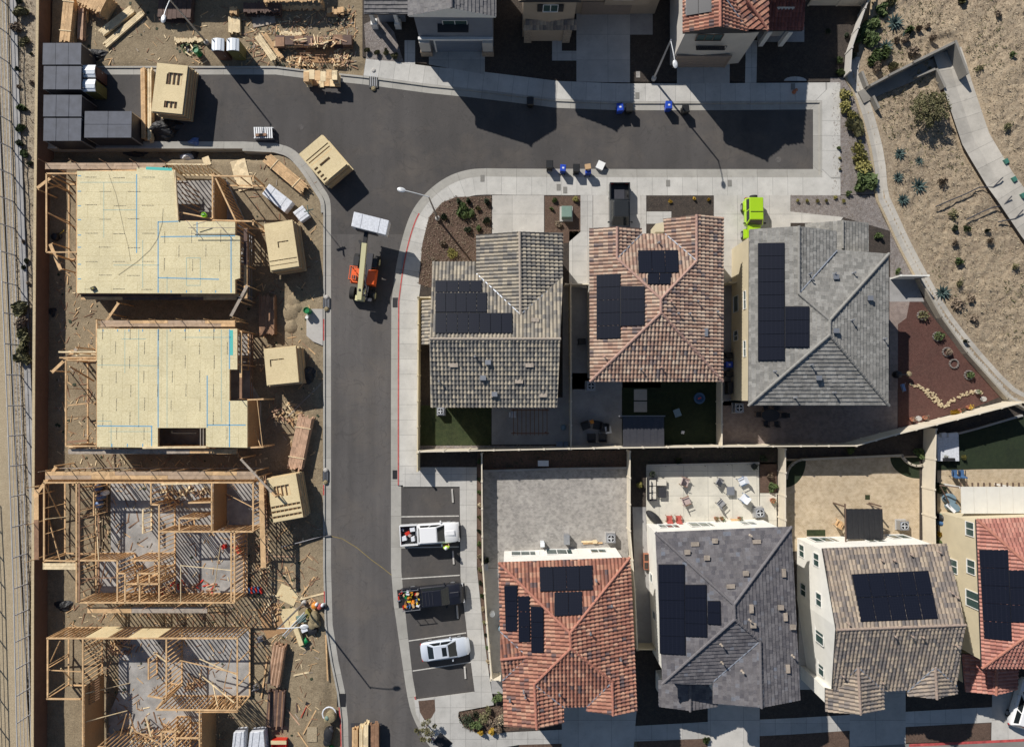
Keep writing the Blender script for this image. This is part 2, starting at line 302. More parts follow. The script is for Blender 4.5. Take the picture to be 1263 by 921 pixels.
# ------------------------------------------------------------ mesh helpers
def mesh_obj(name, verts, faces, mat, parent=None, uvs=None, smooth=False, sharp=None):
 me = bpy.data.meshes.new(name); me.from_pydata([tuple(v) for v in verts], [], faces)
 if uvs is not None:
  ul = me.uv_layers.new(name='UVMap'); k = 0
  for f in uvs:
   for q in f: ul.data[k].uv = q; k += 1
 me.materials.append(MATS[mat]); me.update()
 if smooth:
  me.polygons.foreach_set('use_smooth', [True] * len(me.polygons))
  if sharp: me.set_sharp_from_angle(angle=R(sharp))
 o = bpy.data.objects.new(name, me); COL.objects.link(o)
 if parent is not None: o.parent = parent
 return o
def wloc(o):
 l = V((0, 0, 0))
 while o is not None: l += o.location; o = o.parent
 return l
class MB:
 """collects shapes, links them as one mesh object"""
 def __init__(s): s.v = []; s.f = []; s.uv = []; s.hasuv = False
 def add(s, vs, fs, uvs=None):
  b = len(s.v); s.v += [V(v) for v in vs]; s.f += [[b + i for i in f] for f in fs]
  if uvs: s.hasuv = True; s.uv += uvs
  else: s.uv += [[(0, 0)] * len(f) for f in fs]
  return s
 def hexa(s, b, t):          # bottom 4 / top 4 corner points, ccw
  return s.add(list(b) + list(t), [[3, 2, 1, 0], [4, 5, 6, 7], [0, 1, 5, 4], [1, 2, 6, 5], [2, 3, 7, 6], [3, 0, 4, 7]])
 def box(s, c, d, rz=0.0, rx=0.0, ry=0.0, taper=1.0):
  m = Matrix.Rotation(rz, 3, 'Z') @ Matrix.Rotation(ry, 3, 'Y') @ Matrix.Rotation(rx, 3, 'X')
  c = V(c); q = []
  for z in (-1, 1):
   k = taper if z > 0 else 1
   for x, y in ((-1, -1), (1, -1), (1, 1), (-1, 1)):
    q.append(c + m @ V((x * d[0] / 2 * k, y * d[1] / 2 * k, z * d[2] / 2)))
  return s.hexa(q[:4], q[4:])
 def beam(s, a, b, w=0.05, h=0.05, up=V((0, 0, 1))):
  a = V(a); b = V(b); d = (b - a)
  if d.length < 1e-6: return s
  d.normalize(); r = d.cross(up)
  if r.length < 1e-3: r = V((1, 0, 0)) if abs(d.x) < 0.9 else V((0, 1, 0)); r = (r - d * r.dot(d))
  r.normalize(); u = r.cross(d)
  r *= w / 2; u *= h / 2
  return s.hexa([a - r - u, a + r - u, b + r - u, b - r - u], [a - r + u, a + r + u, b + r + u, b - r + u])
 def tube(s, a, b, r0, r1=None, n=8, caps=True):
  if r1 is None: r1 = r0
  a = V(a); b = V(b); d = (b - a).normalized(); x = d.orthogonal().normalized(); y = d.cross(x); vs = []
  for p, r in ((a, r0), (b, r1)):
   for i in range(n):
    t = 2 * pi * i / n; vs.append(p + (x * cos(t) + y * sin(t)) * r)
  fs = [[i, (i + 1) % n, n + (i + 1) % n, n + i] for i in range(n)]
  if caps: fs += [list(range(n))[::-1], list(range(n, 2 * n))]
  return s.add(vs, fs)
 def path(s, pts, r, n=6):
  for a, b in zip(pts[:-1], pts[1:]): s.tube(a, b, r, r, n)
  return s
 def lathe(s, c, prof, n=16, sx=1.0, sy=1.0, rz=0.0):   # prof: (radius, z)
  c = V(c); vs = []; fs = []
  for r, z in prof:
   for i in range(n):
    t = 2 * pi * i / n; x, y = r * cos(t) * sx, r * sin(t) * sy
    vs.append(c + V((x * cos(rz) - y * sin(rz), x * sin(rz) + y * cos(rz), z)))
  for k in range(len(prof) - 1):
   for i in range(n):
    j = (i + 1) % n; fs.append([k * n + i, k * n + j, (k + 1) * n + j, (k + 1) * n + i])
  fs += [list(range(n))[::-1], list(range((len(prof) - 1) * n, len(prof) * n))]
  return s.add(vs, fs)
 def prism(s, pts, z0, z1):      # pts xy (ccw or cw); z1 may be a list
  n = len(pts); zt = z1 if isinstance(z1, (list, tuple)) else [z1] * n; zb = z0 if isinstance(z0, (list, tuple)) else [z0] * n
  area = sum(pts[i][0] * pts[(i + 1) % n][1] - pts[(i + 1) % n][0] * pts[i][1] for i in range(n))
  idx = list(range(n)) if area > 0 else list(range(n))[::-1]
  q = [pts[i] for i in idx]; zt = [zt[i] for i in idx]; zb = [zb[i] for i in idx]
  vs = [V((p[0], p[1], z)) for p, z in zip(q, zb)] + [V((p[0], p[1], z)) for p, z in zip(q, zt)]
  tri = geometry.tessellate_polygon([[V((p[0], p[1], 0)) for p in q]])
  fs = []
  for t in tri:
   a, b, c = [vs[k] for k in t]
   if ((b - a).cross(c - a)).z < 0: t = t[::-1]
   fs.append([k + n for k in t]); fs.append(list(t)[::-1])
  fs += [[i, (i + 1) % n, n + (i + 1) % n, n + i] for i in range(n)]
  return s.add(vs, fs)
 def sheet(s, pts, z=None):
  n = len(pts); vs = [V((p[0], p[1], p[2] if z is None else z)) for p in pts]
  tri = geometry.tessellate_polygon([[V((p[0], p[1], 0)) for p in pts]]); fs = []
  for t in tri:
   a, b, c = [vs[k] for k in t]
   if ((b - a).cross(c - a)).z < 0: t = t[::-1]
   fs.append(list(t))
  return s.add(vs, fs)
 def build(s, name, mat, parent=None, world=False, smooth=False, sharp=40):
  vs = s.v
  if world and parent is not None:
   l = wloc(parent); vs = [v - l for v in vs]
  return mesh_obj(name, vs, s.f, mat, parent, s.uv if s.hasuv else None, smooth, sharp)
def tag(o, label, cat, group=None):
 o['label'] = label; o['category'] = cat
 if group: o['group'] = group
 return o
def thing(name, label, cat, loc=(0, 0, 0), rz=0.0, group=None):
 o = bpy.data.objects.new(name, None); o.empty_display_size = 0.3; COL.objects.link(o)
 o.location = loc; o.rotation_euler = (0, 0, rz); return tag(o, label, cat, group)
def struct(o, kind='structure'): o['kind'] = kind; return o
def one(name, mb, mat, label, cat, loc, group=None, smooth=False, rz=0.0):
 """a thing that is a single mesh, built round its own origin"""
 o = mb.build(name, mat, None, smooth=smooth); o.location = loc; o.rotation_euler = (0, 0, rz); return tag(o, label, cat, group)
KIDS = {}
def copy_tree(o, parent=None, kids=None):
 c = o.copy(); COL.objects.link(c)
 if parent is not None: c.parent = parent
 for ch in [k for k in bpy.data.objects if k.parent == o]: copy_tree(ch, c)
 return c
def quad_px(c, z): return [P(x, y, z) for x, y in c]
# ============================================================ GROUND, ROADS, YARDS
def sm(a, b, x):
 t = max(0.0, min(1.0, (x - a) / (b - a))); return t * t * (3 - 2 * t)
gm = MB().sheet([(-1500, -1500, 0), (1500, -1500, 0), (1500, 1500, 0), (-1500, 1500, 0)], -1.6)
struct(gm.build('ground', 'sand'))
def dirt_z(x, y):
 px, py = TOPX(x, y, 0)
 n = noise.fractal(V((x * 0.35, y * 0.35, 3)), 1.0, 2.2, 4) * 0.07 + noise.noise(V((x * 1.7, y * 1.7, 9))) * 0.03
 if py < 178:
  z = -0.02 + n * 0.6 if py < 86 else -0.22
  if 84 < py: z = -0.22
  elif py > 78: z = -0.02 + n * 0.6 - 0.2 * sm(78, 84, py)
 else:
  z = -1.0 + 0.7 * sm(190, 199, py) + n
  if px > 330 and py > 190:
   edge = 397 if py > 245 else 340 + (py - 190)
   k = sm(edge - 42, edge - 6, px); z = z * (1 - k) + (-0.06 + n * 0.5) * k
  if px > 404: z = -0.25
 return z
def D(px, py, dz=0.0):
 z = 0.0
 for _ in range(4):
  p = P(px, py, z); z = dirt_z(p.x, p.y) + dz
 p.z = z; return p
def grid_mesh(name, x0, x1, y0, y1, step, fz, mat, keep=None):
 nx = int((x1 - x0) / step) + 1; ny = int((y1 - y0) / step) + 1; vs = []; fs = []
 for j in range(ny):
  for i in range(nx):
   x = x0 + i * step; y = y0 + j * step; vs.append((x, y, fz(x, y)))
 for j in range(ny - 1):
  for i in range(nx - 1):
   a = j * nx + i; f = [a, a + 1, a + nx + 1, a + nx]
   if keep and not keep(x0 + (i + .5) * step, y0 + (j + .5) * step): continue
   fs.append(f)
 o = mesh_obj(name, vs, fs, mat, smooth=True); return struct(o)
wl = P(57, 460, 0).x
grid_mesh('construction_ground', wl - 0.3, P(452, 460, 0).x, -52, 48, 0.3, dirt_z, 'dirt')
# ---- polylines of the road edge (photo pixels, on the ground)
def offset(pts, d):
 out = []; n = len(pts)
 for i in range(n):
  a = pts[max(i - 1, 0)]; b = pts[i]; c = pts[min(i + 1, n - 1)]
  t1 = (b - a).normalized() if i > 0 else (c - b).normalized(); t2 = (c - b).normalized() if i < n - 1 else t1
  n1 = V((-t1.y, t1.x, 0)); n2 = V((-t2.y, t2.x, 0)); m = (n1 + n2).normalized()
  out.append(b + m * d / max(0.35, m.dot(n1)))
 return out
def refine(pts, step=1.0):
 out = [pts[0]]
 for a, b in zip(pts[:-1], pts[1:]):
  k = max(1, int((b - a).length / step))
  for i in range(1, k + 1): out.append(a.lerp(b, i / k))
 return out
def chaikin(pts, it=2):
 for _ in range(it):
  q = [pts[0]]
  for a, b in zip(pts[:-1], pts[1:]): q += [a.lerp(b, .25), a.lerp(b, .75)]
  pts = q + [pts[-1]]
 return pts
def strip(name, pts, d0, d1, z0, z1, mat, kind=True, zb=None):
 """ribbon beside a polyline; z0 at the d0 side, z1 at the d1 side; zb: bottom of a solid strip"""
 A = offset(pts, d0); B = offset(pts, d1); vs = []; fs = []; uv = []; s = 0.0; L = [0.0]
 for i in range(1, len(pts)): s += (pts[i] - pts[i - 1]).length; L.append(s)
 n = len(pts)
 for a, b in zip(A, B): vs += [V((a.x, a.y, z0)), V((b.x, b.y, z1))]
 for i in range(n - 1):
  f = [2 * i, 2 * i + 2, 2 * i + 3, 2 * i + 1]
  a, b, c = vs[f[0]], vs[f[1]], vs[f[2]]
  u = [(L[i], d0), (L[i + 1], d0), (L[i + 1], d1), (L[i], d1)]
  if (b - a).cross(c - b).z < 0: f = f[::-1]; u = u[::-1]
  fs.append(f); uv.append(u)
 if zb is not None:
  m = len(vs); vs += [V((v.x, v.y, zb)) for v in vs]
  for i in range(n - 1):
   for o in (0, 1):
    fs.append([2 * i + o, 2 * i + 2 + o, m + 2 * i + 2 + o, m + 2 * i + o]); uv.append([(L[i], 0), (L[i + 1], 0), (L[i + 1], 0), (L[i], 0)])
  for i in (0, n - 1): fs.append([2 * i, 2 * i + 1, m + 2 * i + 1, m + 2 * i]); uv.append([(0.5, 0.5)] * 4)
 o = mesh_obj(name, vs, fs, mat, None, uv); return struct(o) if kind else o
g = lambda L: [P(x, y, 0) for x, y in L]
north_a = g([(54, 92), (200, 92), (340, 92), (380, 97), (447, 104)])
north_b = g([(447, 104), (529, 115), (580, 120), (630, 126), (686, 133), (762, 136), (860, 136), (1003, 135)])
east_end = g([(1003, 135), (1003, 209)])
south = g([(1003, 209), (800, 209), (640, 208.5), (600, 208)])
curve = chaikin(g([(600, 208), (578, 209), (553, 217), (530, 233), (510, 256), (499, 283), (489, 325), (483, 372)]), 2)
east_v = g([(483, 372), (482.5, 500), (482.5, 598)])
main_b = north_b + east_end[1:] + south[1:] + curve[1:] + east_v[1:]
park_edge = g([(482.5, 598), (482.5, 700), (486, 746), (500, 842), (503, 860)])
bottom = chaikin(g([(503, 860), (507, 878), (517, 900), (532, 923), (550, 940), (575, 950)]), 2)
west = g([(54, 175), (300, 175), (340, 177)]) + chaikin(g([(340, 177), (362, 183), (381, 204), (396, 228), (407, 244), (408, 262)]), 2)[1:] + g([(408, 420), (408, 700), (410, 770), (417, 814), (425, 852), (429, 888), (430, 935)])
# asphalt
poly = north_a + main_b[1:] + park_edge[1:] + bottom[1:] + west[::-1]
road = MB().sheet(poly, 0.0).build('road', 'asphalt'); struct(road)
worn = [P(399, 289, 0)] + [q for q in curve + east_v + park_edge + bottom if TOPX(q.x, q.y)[1] > 286] + [q for q in west[::-1] if TOPX(q.x, q.y)[1] > 289]
struct(MB().sheet(worn, 0.003).build('road', 'asphalt_worn'))
# darker patch band where the old paving meets the new
for nm, pts in (('gutter', north_a), ('gutter', main_b), ('gutter', park_edge), ('gutter', bottom)):
 strip(nm, refine(pts, 2.0), -0.02, 0.62, 0.006, -0.02 if False else 0.004, 'kerb')
strip('gutter', refine(west, 2.0), 0.02, -0.55, 0.006, 0.004, 'kerb')
strip('kerb', refine(north_a, 2.0), 0.62, 0.80, 0.11, 0.11, 'kerb', zb=-0.6)
strip('kerb', refine(main_b, 2.0), 0.62, 0.85, 0.115, 0.115, 'kerb', zb=-0.4)
strip('kerb', refine(bottom, 2.0), 0.62, 0.80, 0.115, 0.115, 'kerb', zb=-0.4)
strip('kerb', refine(west, 2.0), -0.55, -0.72, 0.11, 0.11, 'kerb', zb=-0.9)
strip('gutter', refine(park_edge, 2.0), 0.62, 0.98, 0.004, 0.002, 'kerb')
strip('sidewalk', refine(main_b, 0.75), 0.85, 2.66, 0.120, 0.120, 'sidewalk', zb=-0.4)
# the back of the kerb: narrow paved strip on the building-site side
strip('sidewalk', refine(g([(300, 175), (340, 177)]) + chaikin(g([(340, 177), (362, 183), (381, 204), (396, 228), (407, 244), (408, 262)]), 2)[1:], 2), -0.72, -0.95, 0.105, 0.10, 'kerb', zb=-0.9)
# ---- surfaces laid on the lots: each one a sheet a little above the one below
def surf(name, pts, z, mat, thick=None):
 w = [P(x, y, z) for x, y in pts]
 m = MB()
 if thick: m.prism([(p.x, p.y) for p in w], z - thick, z)
 else: m.sheet(w, z)
 return struct(m.build(name, mat))
# base of the middle block and of the north row
surf('garden_soil', [(514, 560), (514, 372), (517, 335), (522, 305), (530, 280), (545, 258), (570, 245), (600, 239), (1005, 239), (1006, 236), (1079, 236), (1090, 270), (1107, 302), (1128, 342), (1155, 390), (1186, 432), (1238, 490), (1262, 505), (1320, 505), (1320, 905), (620, 905), (612, 872), (597, 790), (588, 700), (588, 576), (514, 576)], 0.112, 'darkmulch', 0.4)
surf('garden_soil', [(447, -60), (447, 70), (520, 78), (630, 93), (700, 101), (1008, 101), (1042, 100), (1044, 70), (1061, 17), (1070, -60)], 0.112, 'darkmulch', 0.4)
surf('verge', [(1024, 96), (1040, 96), (1052, 115), (1064, 152), (1075, 195), (1079, 240), (1024, 240)], 0.116, 'gravel', 0.4)
Z = 0.124
S = surf
S('driveway', [(529, 55), (598, 55), (598, 92), (529, 80)], Z, 'driveway'); S('path', [(499, 50), (512, 50), (512, 80), (499, 78)], Z, 'walk')
S('garden_gravel', [(449, 30), (452, 73), (498, 77), (486, 40), (470, 20)], Z, 'gravel')
S('driveway', [(711, 10), (777, 10), (777, 102), (711, 101)], Z, 'driveway'); S('path', [(681, 50), (693, 50), (693, 63), (711, 63), (711, 75), (681, 75)], Z, 'walk')
S('patio', [(777, 0), (805, 0), (805, 43), (777, 43)], Z, 'greyconcrete'); S('driveway', [(835, 70), (900, 70), (900, 103), (835, 103)], Z, 'driveway')
S('path', [(920, 50), (934, 50), (933, 103), (919, 103)], Z, 'walk'); S('patio', [(934, 30), (992, 30), (992, 52), (934, 52)], Z, 'greyconcrete')
c = P(981, 103, 0); S('sidewalk_bulge', [TOPX(c.x + 1.15 * cos(t), c.y + 0.45 * sin(t) + 0.25, 0) for t in [i * pi / 8 for i in range(9)]] , Z, 'walk')
# middle row, front gardens and driveways
S('planter_bed', [(516, 350), (521, 300), (529, 268), (545, 250), (562, 243), (606, 242), (606, 300), (580, 370)], Z, 'mulch')
S('driveway', [(607, 241), (671, 241), (671, 300), (607, 300)], Z, 'driveway'); S('planter_bed', [(672, 242), (716, 242), (716, 286), (700, 300), (690, 300), (672, 300)], Z, 'mulch')
S('path', [(702, 285), (716, 285), (716, 241), (731, 241), (731, 300), (727, 353), (702, 353)], Z, 'walk')
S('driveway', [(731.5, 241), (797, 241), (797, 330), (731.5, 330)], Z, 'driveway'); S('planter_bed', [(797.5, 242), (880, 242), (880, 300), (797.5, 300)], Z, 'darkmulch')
S('path', [(797.5, 261), (828, 261), (828, 276), (797.5, 276)], Z + 0.006, 'walk')
S('driveway', [(880.5, 241), (975, 241), (975, 261), (1040, 268), (1035, 275), (975, 275), (975, 350), (890, 350), (880.5, 320)], Z, 'driveway')
S('gravel_bed', [(975.5, 241), (1078, 241), (1090, 270), (1110, 308), (1126, 340), (1098, 342), (1098, 285), (1040, 268), (975.5, 261)], Z, 'gravel')
# side yards
S('side_yard', [(694, 353), (727, 353), (727, 480), (705, 480), (705, 552), (694, 552)], Z, 'greyconcrete')
S('side_yard', [(890, 350), (915, 350), (915, 500), (890, 500)], Z, 'greyconcrete')
# back gardens of the middle row
S('lawn', [(517, 500), (606, 500), (606, 549), (517, 549)], Z, 'lawn'); S('patio', [(606.5, 490), (694, 490), (694, 548), (606.5, 548)], Z, 'greyconcrete')
S('planter_bed', [(517, 549.5), (700, 549.5), (700, 556), (517, 558)], Z, 'gravel')
S('patio', [(705.5, 460), (815, 460), (815, 478), (767, 478), (767, 553), (705.5, 553)], Z, 'greyconcrete')
S('artificial_turf', [(767.5, 460), (884, 460), (884, 550), (767.5, 552)], Z, 'turf')
for y0, y1 in ((480, 493.5), (495, 508)): S('paving_slab', [(782, y0), (798, y0), (798, y1), (782, y1)], Z + 0.03, 'concrete', 0.03)
S('patio', [(890, 495), (1107, 480), (1107, 372), (1128, 372), (1128, 385), (1107, 420), (1107, 531), (1058, 547), (890, 548)], Z, 'paver_pink')
S('patio', [(1097, 342), (1128, 342), (1140, 372), (1097, 372)], Z + 0.004, 'greyconcrete')
S('red_bark_bed', [(1107.5, 400), (1118, 392), (1122, 372), (1136, 372), (1150, 390), (1184, 432), (1234, 489), (1200, 503), (1107.5, 529)], Z + 0.005, 'redmulch')
S('patio', [(1097, 372), (1124, 372), (1121, 395), (1108, 404), (1108, 480), (1097, 480)], Z + 0.002, 'paver_pink')
# strip behind the long fence
S('planter_bed', [(597, 556), (776, 555), (776, 577), (597, 579)], Z, 'mulch')
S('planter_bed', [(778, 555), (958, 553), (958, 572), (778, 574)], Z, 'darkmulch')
# lower row back gardens
S('patio', [(596, 579), (775, 577), (775, 700), (596, 700)], Z, 'paver_grey')
S('side_yard', [(596, 700.5), (625, 700.5), (625, 855), (607, 855), (600, 790)], Z, 'greyconcrete')
S('patio', [(797, 574), (936, 571), (937, 650), (797, 655)], Z, 'patio'); S('patio', [(937.3, 608), (958, 608), (958, 660), (937.3, 660)], Z, 'patio')
S('planter_bed', [(937.3, 570), (958, 570), (958, 607.5), (937.3, 607.5)], Z, 'mulch'); S('side_yard', [(780, 625), (796.5, 625), (800, 700), (806, 800), (786, 800)], Z, 'greyconcrete')
S('patio', [(968, 566), (1134, 562), (1134, 672), (968, 680)], Z, 'paver_tan')
def arc(cx, cy, rx, ry, a0, a1, n=10): return [(cx + rx * cos(R(a0 + (a1 - a0) * i / n)), cy + ry * sin(R(a0 + (a1 - a0) * i / n))) for i in range(n + 1)]
S('artificial_turf', [(968, 568)] + arc(968, 568, 26, 33, 0, 90), Z + 0.006, 'turf'); S('artificial_turf', [(1134, 564)] + arc(1134, 564, 36, 26, 90, 180), Z + 0.006, 'turf')
S('artificial_turf', [(1067, 610), (1073, 610), (1073, 616), (1067, 616)], Z + 0.006, 'lawn'); S('artificial_turf', [(995, 653), (1018, 653), (1018, 661), (995, 661)], Z + 0.006, 'lawn')
S('side_yard', [(985, 672), (1150, 668), (1178, 800), (1040, 850), (985, 850)], Z - 0.004, 'concrete')
S('patio', [(1156, 580), (1320, 575), (1320, 690), (1165, 690), (1156, 640)], Z, 'paver_tan')
S('artificial_turf', [(1156, 545), (1175, 536), (1240, 516), (1275, 512), (1330, 530), (1330, 577), (1156, 579)], Z + 0.005, 'turf')
# parking bay and the pavements round it
pk = [(495, 600), (567, 600), (568, 712), (576, 780), (585.5, 853), (514, 862.5), (509, 835), (502, 775), (495, 705)]
S('pavement', [(497, 576), (588, 576), (588, 700), (597, 785), (603, 830), (609, 869), (566, 877), (565, 884), (572, 896), (590, 905), (621, 903), (700, 899), (780, 895), (870, 890), (980, 885), (1320, 866), (1320, 885), (1100, 897), (980, 905), (880, 910), (780, 914), (640, 918), (600, 925), (575, 950), (566, 950), (520, 893), (513, 880), (511, 862.5), (514, 862.5), (585.5, 853), (576, 780), (568, 712), (567, 600), (497, 600)], 0.122, 'walk', 0.4)
S('parking_bay', pk, 0.010, 'asphalt')
S('planter_bed', [(516, 864), (536, 862), (537, 876), (532, 885), (524, 888), (518, 878)], 0.128, 'mulch')
S('planter_bed', [(566, 878), (640, 866), (640, 900), (595, 904), (572, 896)], 0.128, 'mulch')
for nm, a, mt in (('driveway', [(693, 865), (786, 865), (780, 940), (693, 940)], 'driveway'), ('driveway', [(873, 862), (937, 862), (937, 940), (873, 940)], 'driveway'),
              ('driveway', [(1048, 855), (1117, 850), (1117, 940), (1048, 940)], 'driveway'), ('driveway', [(1224, 850), (1330, 840), (1330, 940), (1222, 940)], 'driveway')):
 S(nm, a, 0.128, mt)
for a, mt in (([(640, 918), (692, 917), (692, 940), (640, 940)], 'mulch'), ([(787, 914), (872, 910.5), (872, 940), (787, 940)], 'mulch'), ([(938, 907), (1047, 900.5), (1047, 940), (938, 940)], 'mulch'),
          ([(1118, 896.5), (1222, 891), (1222, 913), (1118, 916)], 'mulch')):
 S('verge', a, 0.116, mt, 0.3)
S('roadside', [(1118, 917), (1330, 910), (1330, 960), (1000, 960), (1048, 921)], 0.135, 'kerb')
# strip of soil beside the parking bay walk, and the tan side wall bed
S('planter_bed', [(588.5, 558), (594, 558), (596, 700), (606, 830), (603.5, 830), (597.5, 785), (588.5, 700)], 0.122, 'mulch')
# painted lines, wheel stops
def line(name, a, b, wid, mat, label, group, z=0.016):
 a = P(*a, z); b = P(*b, z); c = (a + b) / 2
 m = MB().beam(a - c, b - c, wid, 0.004); o = one(name, m, mat, label, 'road marking', c, group)
 return o
pos = ['northernmost stall line, in the empty bay above the white pickup', 'stall line just below the white pickup', 'stall line just above the black pickup', 'stall line between the black pickup and the silver car', 'stall line just below the silver car']
for i, (a, b) in enumerate((((495, 637), (566, 636)), ((495, 675), (566, 674)), ((495, 713.5), (567, 709)), ((504, 790), (575, 780)), ((509, 827), (582, 816)))):
 line('stall_line', a, b, 0.10, 'road_white', 'white painted ' + pos[i], 'stall lines of the parking bay')
ws = ['wheel stop in the empty bay above the white pickup', 'wheel stop in the bay below the white pickup', 'wheel stop just under the black pickup front', 'wheel stop in the empty bay below the silver car']
for i, (x, y, yy) in enumerate(((557.5, 603, 620), (558.5, 679, 696), (563.5, 746, 763), (573, 822, 837))):
 a = P(x, y, 0.1); b = P(x + 1.2, yy, 0.1); c = (a + b) / 2; c.z = 0.01
 d = b - a; m = MB().box((0, 0, 0.06), (d.length, 0.17, 0.12), atan2(d.y, d.x), taper=0.93)
 one('wheel_stop', m, 'concrete', 'grey concrete ' + ws[i], 'wheel stop', c, 'wheel stops of the parking bay')
# red kerb paint
def redline(pts, off, label, w=0.12, z=0.121):
 q = refine(chaikin(pts, 1), 1.0); c = q[0].copy(); c.z = 0
 A = offset(q, off); B = offset(q, off + w); vs = []; fs = []
 for a, b in zip(A, B): vs += [V((a.x, a.y, z)) - c, V((b.x, b.y, z)) - c]
 for i in range(len(q) - 1): fs.append([2 * i, 2 * i + 2, 2 * i + 3, 2 * i + 1])
 o = mesh_obj('kerb_paint', vs, fs, 'red_paint'); o.location = c; tag(o, label, 'road marking', 'red painted kerbs')
redline(curve[18:] + east_v[1:], 0.66, 'long red painted line on the kerb along the pavement east of the road')
redline(bottom, 0.66, 'red painted kerb curving round the corner below the parking bay')
for k, (y0, y1, w_) in enumerate(((268, 282, 'beside the panel stack near the lifted white pack'), (386, 425, 'beside the square concrete pad'), (592, 612, 'beside the storm inlet'), (716, 752, 'beside the tool pile at the kerb'), (855, 935, 'near the trailer of timber'))):
 q = [p for p in refine(west, 1.0) if y0 < TOPX(p.x, p.y, 0)[1] < y1]
 if len(q) > 1: redline(q, -0.73, 'short worn red painted kerb length ' + w_, 0.12, 0.1145)
redline(g([(1120, 917.5), (1180, 915), (1240, 912), (1330, 908)])[::-1], -0.1, 'red painted kerb along the bottom right street edge', 0.25, 0.141)
# yellow chalk line sagging across the road, crack-like pale scratches
m = MB(); c = P(409, 661, 0.008); q = [P(x, y, 0.012) - c for x, y in ((409, 661), (422, 664), (440, 675), (458, 690), (472, 700), (483, 709))]
for a, b in zip(q[:-1], q[1:]): m.beam(a, b, 0.045, 0.006)
one('chalk_line', m, 'yellow_line', 'thin yellow string line sagging across the asphalt road', 'line', c)
# ---- hillside to the east
edge_px = [(1075, -120), (1069, 0), (1061, 17), (1045, 69), (1041, 95), (1052, 115), (1064, 152), (1075, 195), (1079, 244), (1088, 262), (1106, 302), (1127, 342), (1154, 390), (1185, 431), (1236, 488), (1258, 500), (1330, 560), (1400, 600)]
edge_w = g(edge_px)
def edge_x(y):
 for a, b in zip(edge_w[:-1], edge_w[1:]):
  if b.y <= y <= a.y: return a.x + (b.x - a.x) * (a.y - y) / max(1e-6, a.y - b.y)
 return edge_w[0].x if y > edge_w[0].y else edge_w[-1].x
chan_w = g([(1163, 66), (1172, 100), (1197, 175), (1224, 225), (1263, 285), (1310, 350)])
def chan_d(x, y):
 if x < 40: return 9.0
 best = 9.0
 for a, b in zip(chan_w[:-1], chan_w[1:]):
  ab = b - a; t = max(0, min(1, ((x - a.x) * ab.x + (y - a.y) * ab.y) / ab.length_squared)); best = min(best, sqrt((a.x + ab.x * t - x) ** 2 + (a.y + ab.y * t - y) ** 2))
 return best
def hill_z(x, y):
 d = x - edge_x(y) - 1.8
 n = noise.fractal(V((x * 0.5, y * 0.5, 1)), 1.0, 2.1, 5)
 if d < 0: return 0.10
 base = 0.10 + 2.4 * sm(0, 24, d) * (0.4 + 0.6 * sm(0, 10, d))
 cd_ = chan_d(x, y)
 if cd_ < 1.9: base -= 0.32 * (1 - sm(1.35, 1.9, cd_)); return base + n * 0.1 * sm(1.3, 1.9, cd_)
 return base + (n * 0.16 + noise.noise(V((x * 2.3, y * 2.3, 4))) * 0.15) * sm(0, 1.2, d)
def Hh(px, py, dz=0.0):
 z = 0.3
 for _ in range(5):
  p = P(px, py, z); z = hill_z(p.x, p.y) + dz
 p.z = z; return p
grid_mesh('hillside', 33, 72, -14, 48, 0.2, hill_z, 'drygrass', lambda x, y: x > edge_x(y) + 0.9)
# concrete swale that runs round the foot of the hill, with the kerb beside it
sw = refine(chaikin(edge_w[3:16], 1), 0.8)
strip('drainage_swale', sw, 0.1, 0.62, 0.14, 0.06, 'channel_concrete'); strip('drainage_swale', sw, 0.62, 1.25, 0.06, 0.17, 'channel_concrete')
ek = strip('hill_kerb', sw, -0.12, 0.1, 0.22, 0.22, 'sand', zb=-0.3)
# far left strip beyond the brown wall
def left_z(x, y):
 px, py = TOPX(x, y, 0); return -0.02 + noise.fractal(V((x * 0.7, y * 0.7, 7)), 1.0, 2.0, 4) * 0.06 * sm(16, 24, px + (py - 300) * -0.034)
grid_mesh('wall_verge', -75, P(47, 460, 0).x, -50, 50, 0.3, left_z, 'scrub')
ln = g([(-4, -40), (4, 150), (11, 300), (20, 500), (30, 700), (38, 860), (44, 960)])
strip('dirt_track', refine(ln, 1.5), -9, -0.3, 0.10, 0.10, 'sand')
strip('drain_strip', refine(g([(9, -40), (15, 150), (22, 300), (30, 500), (36, 640), (39, 700)]), 1.5), 0.15, 0.85, 0.09, 0.09, 'greyconcrete')
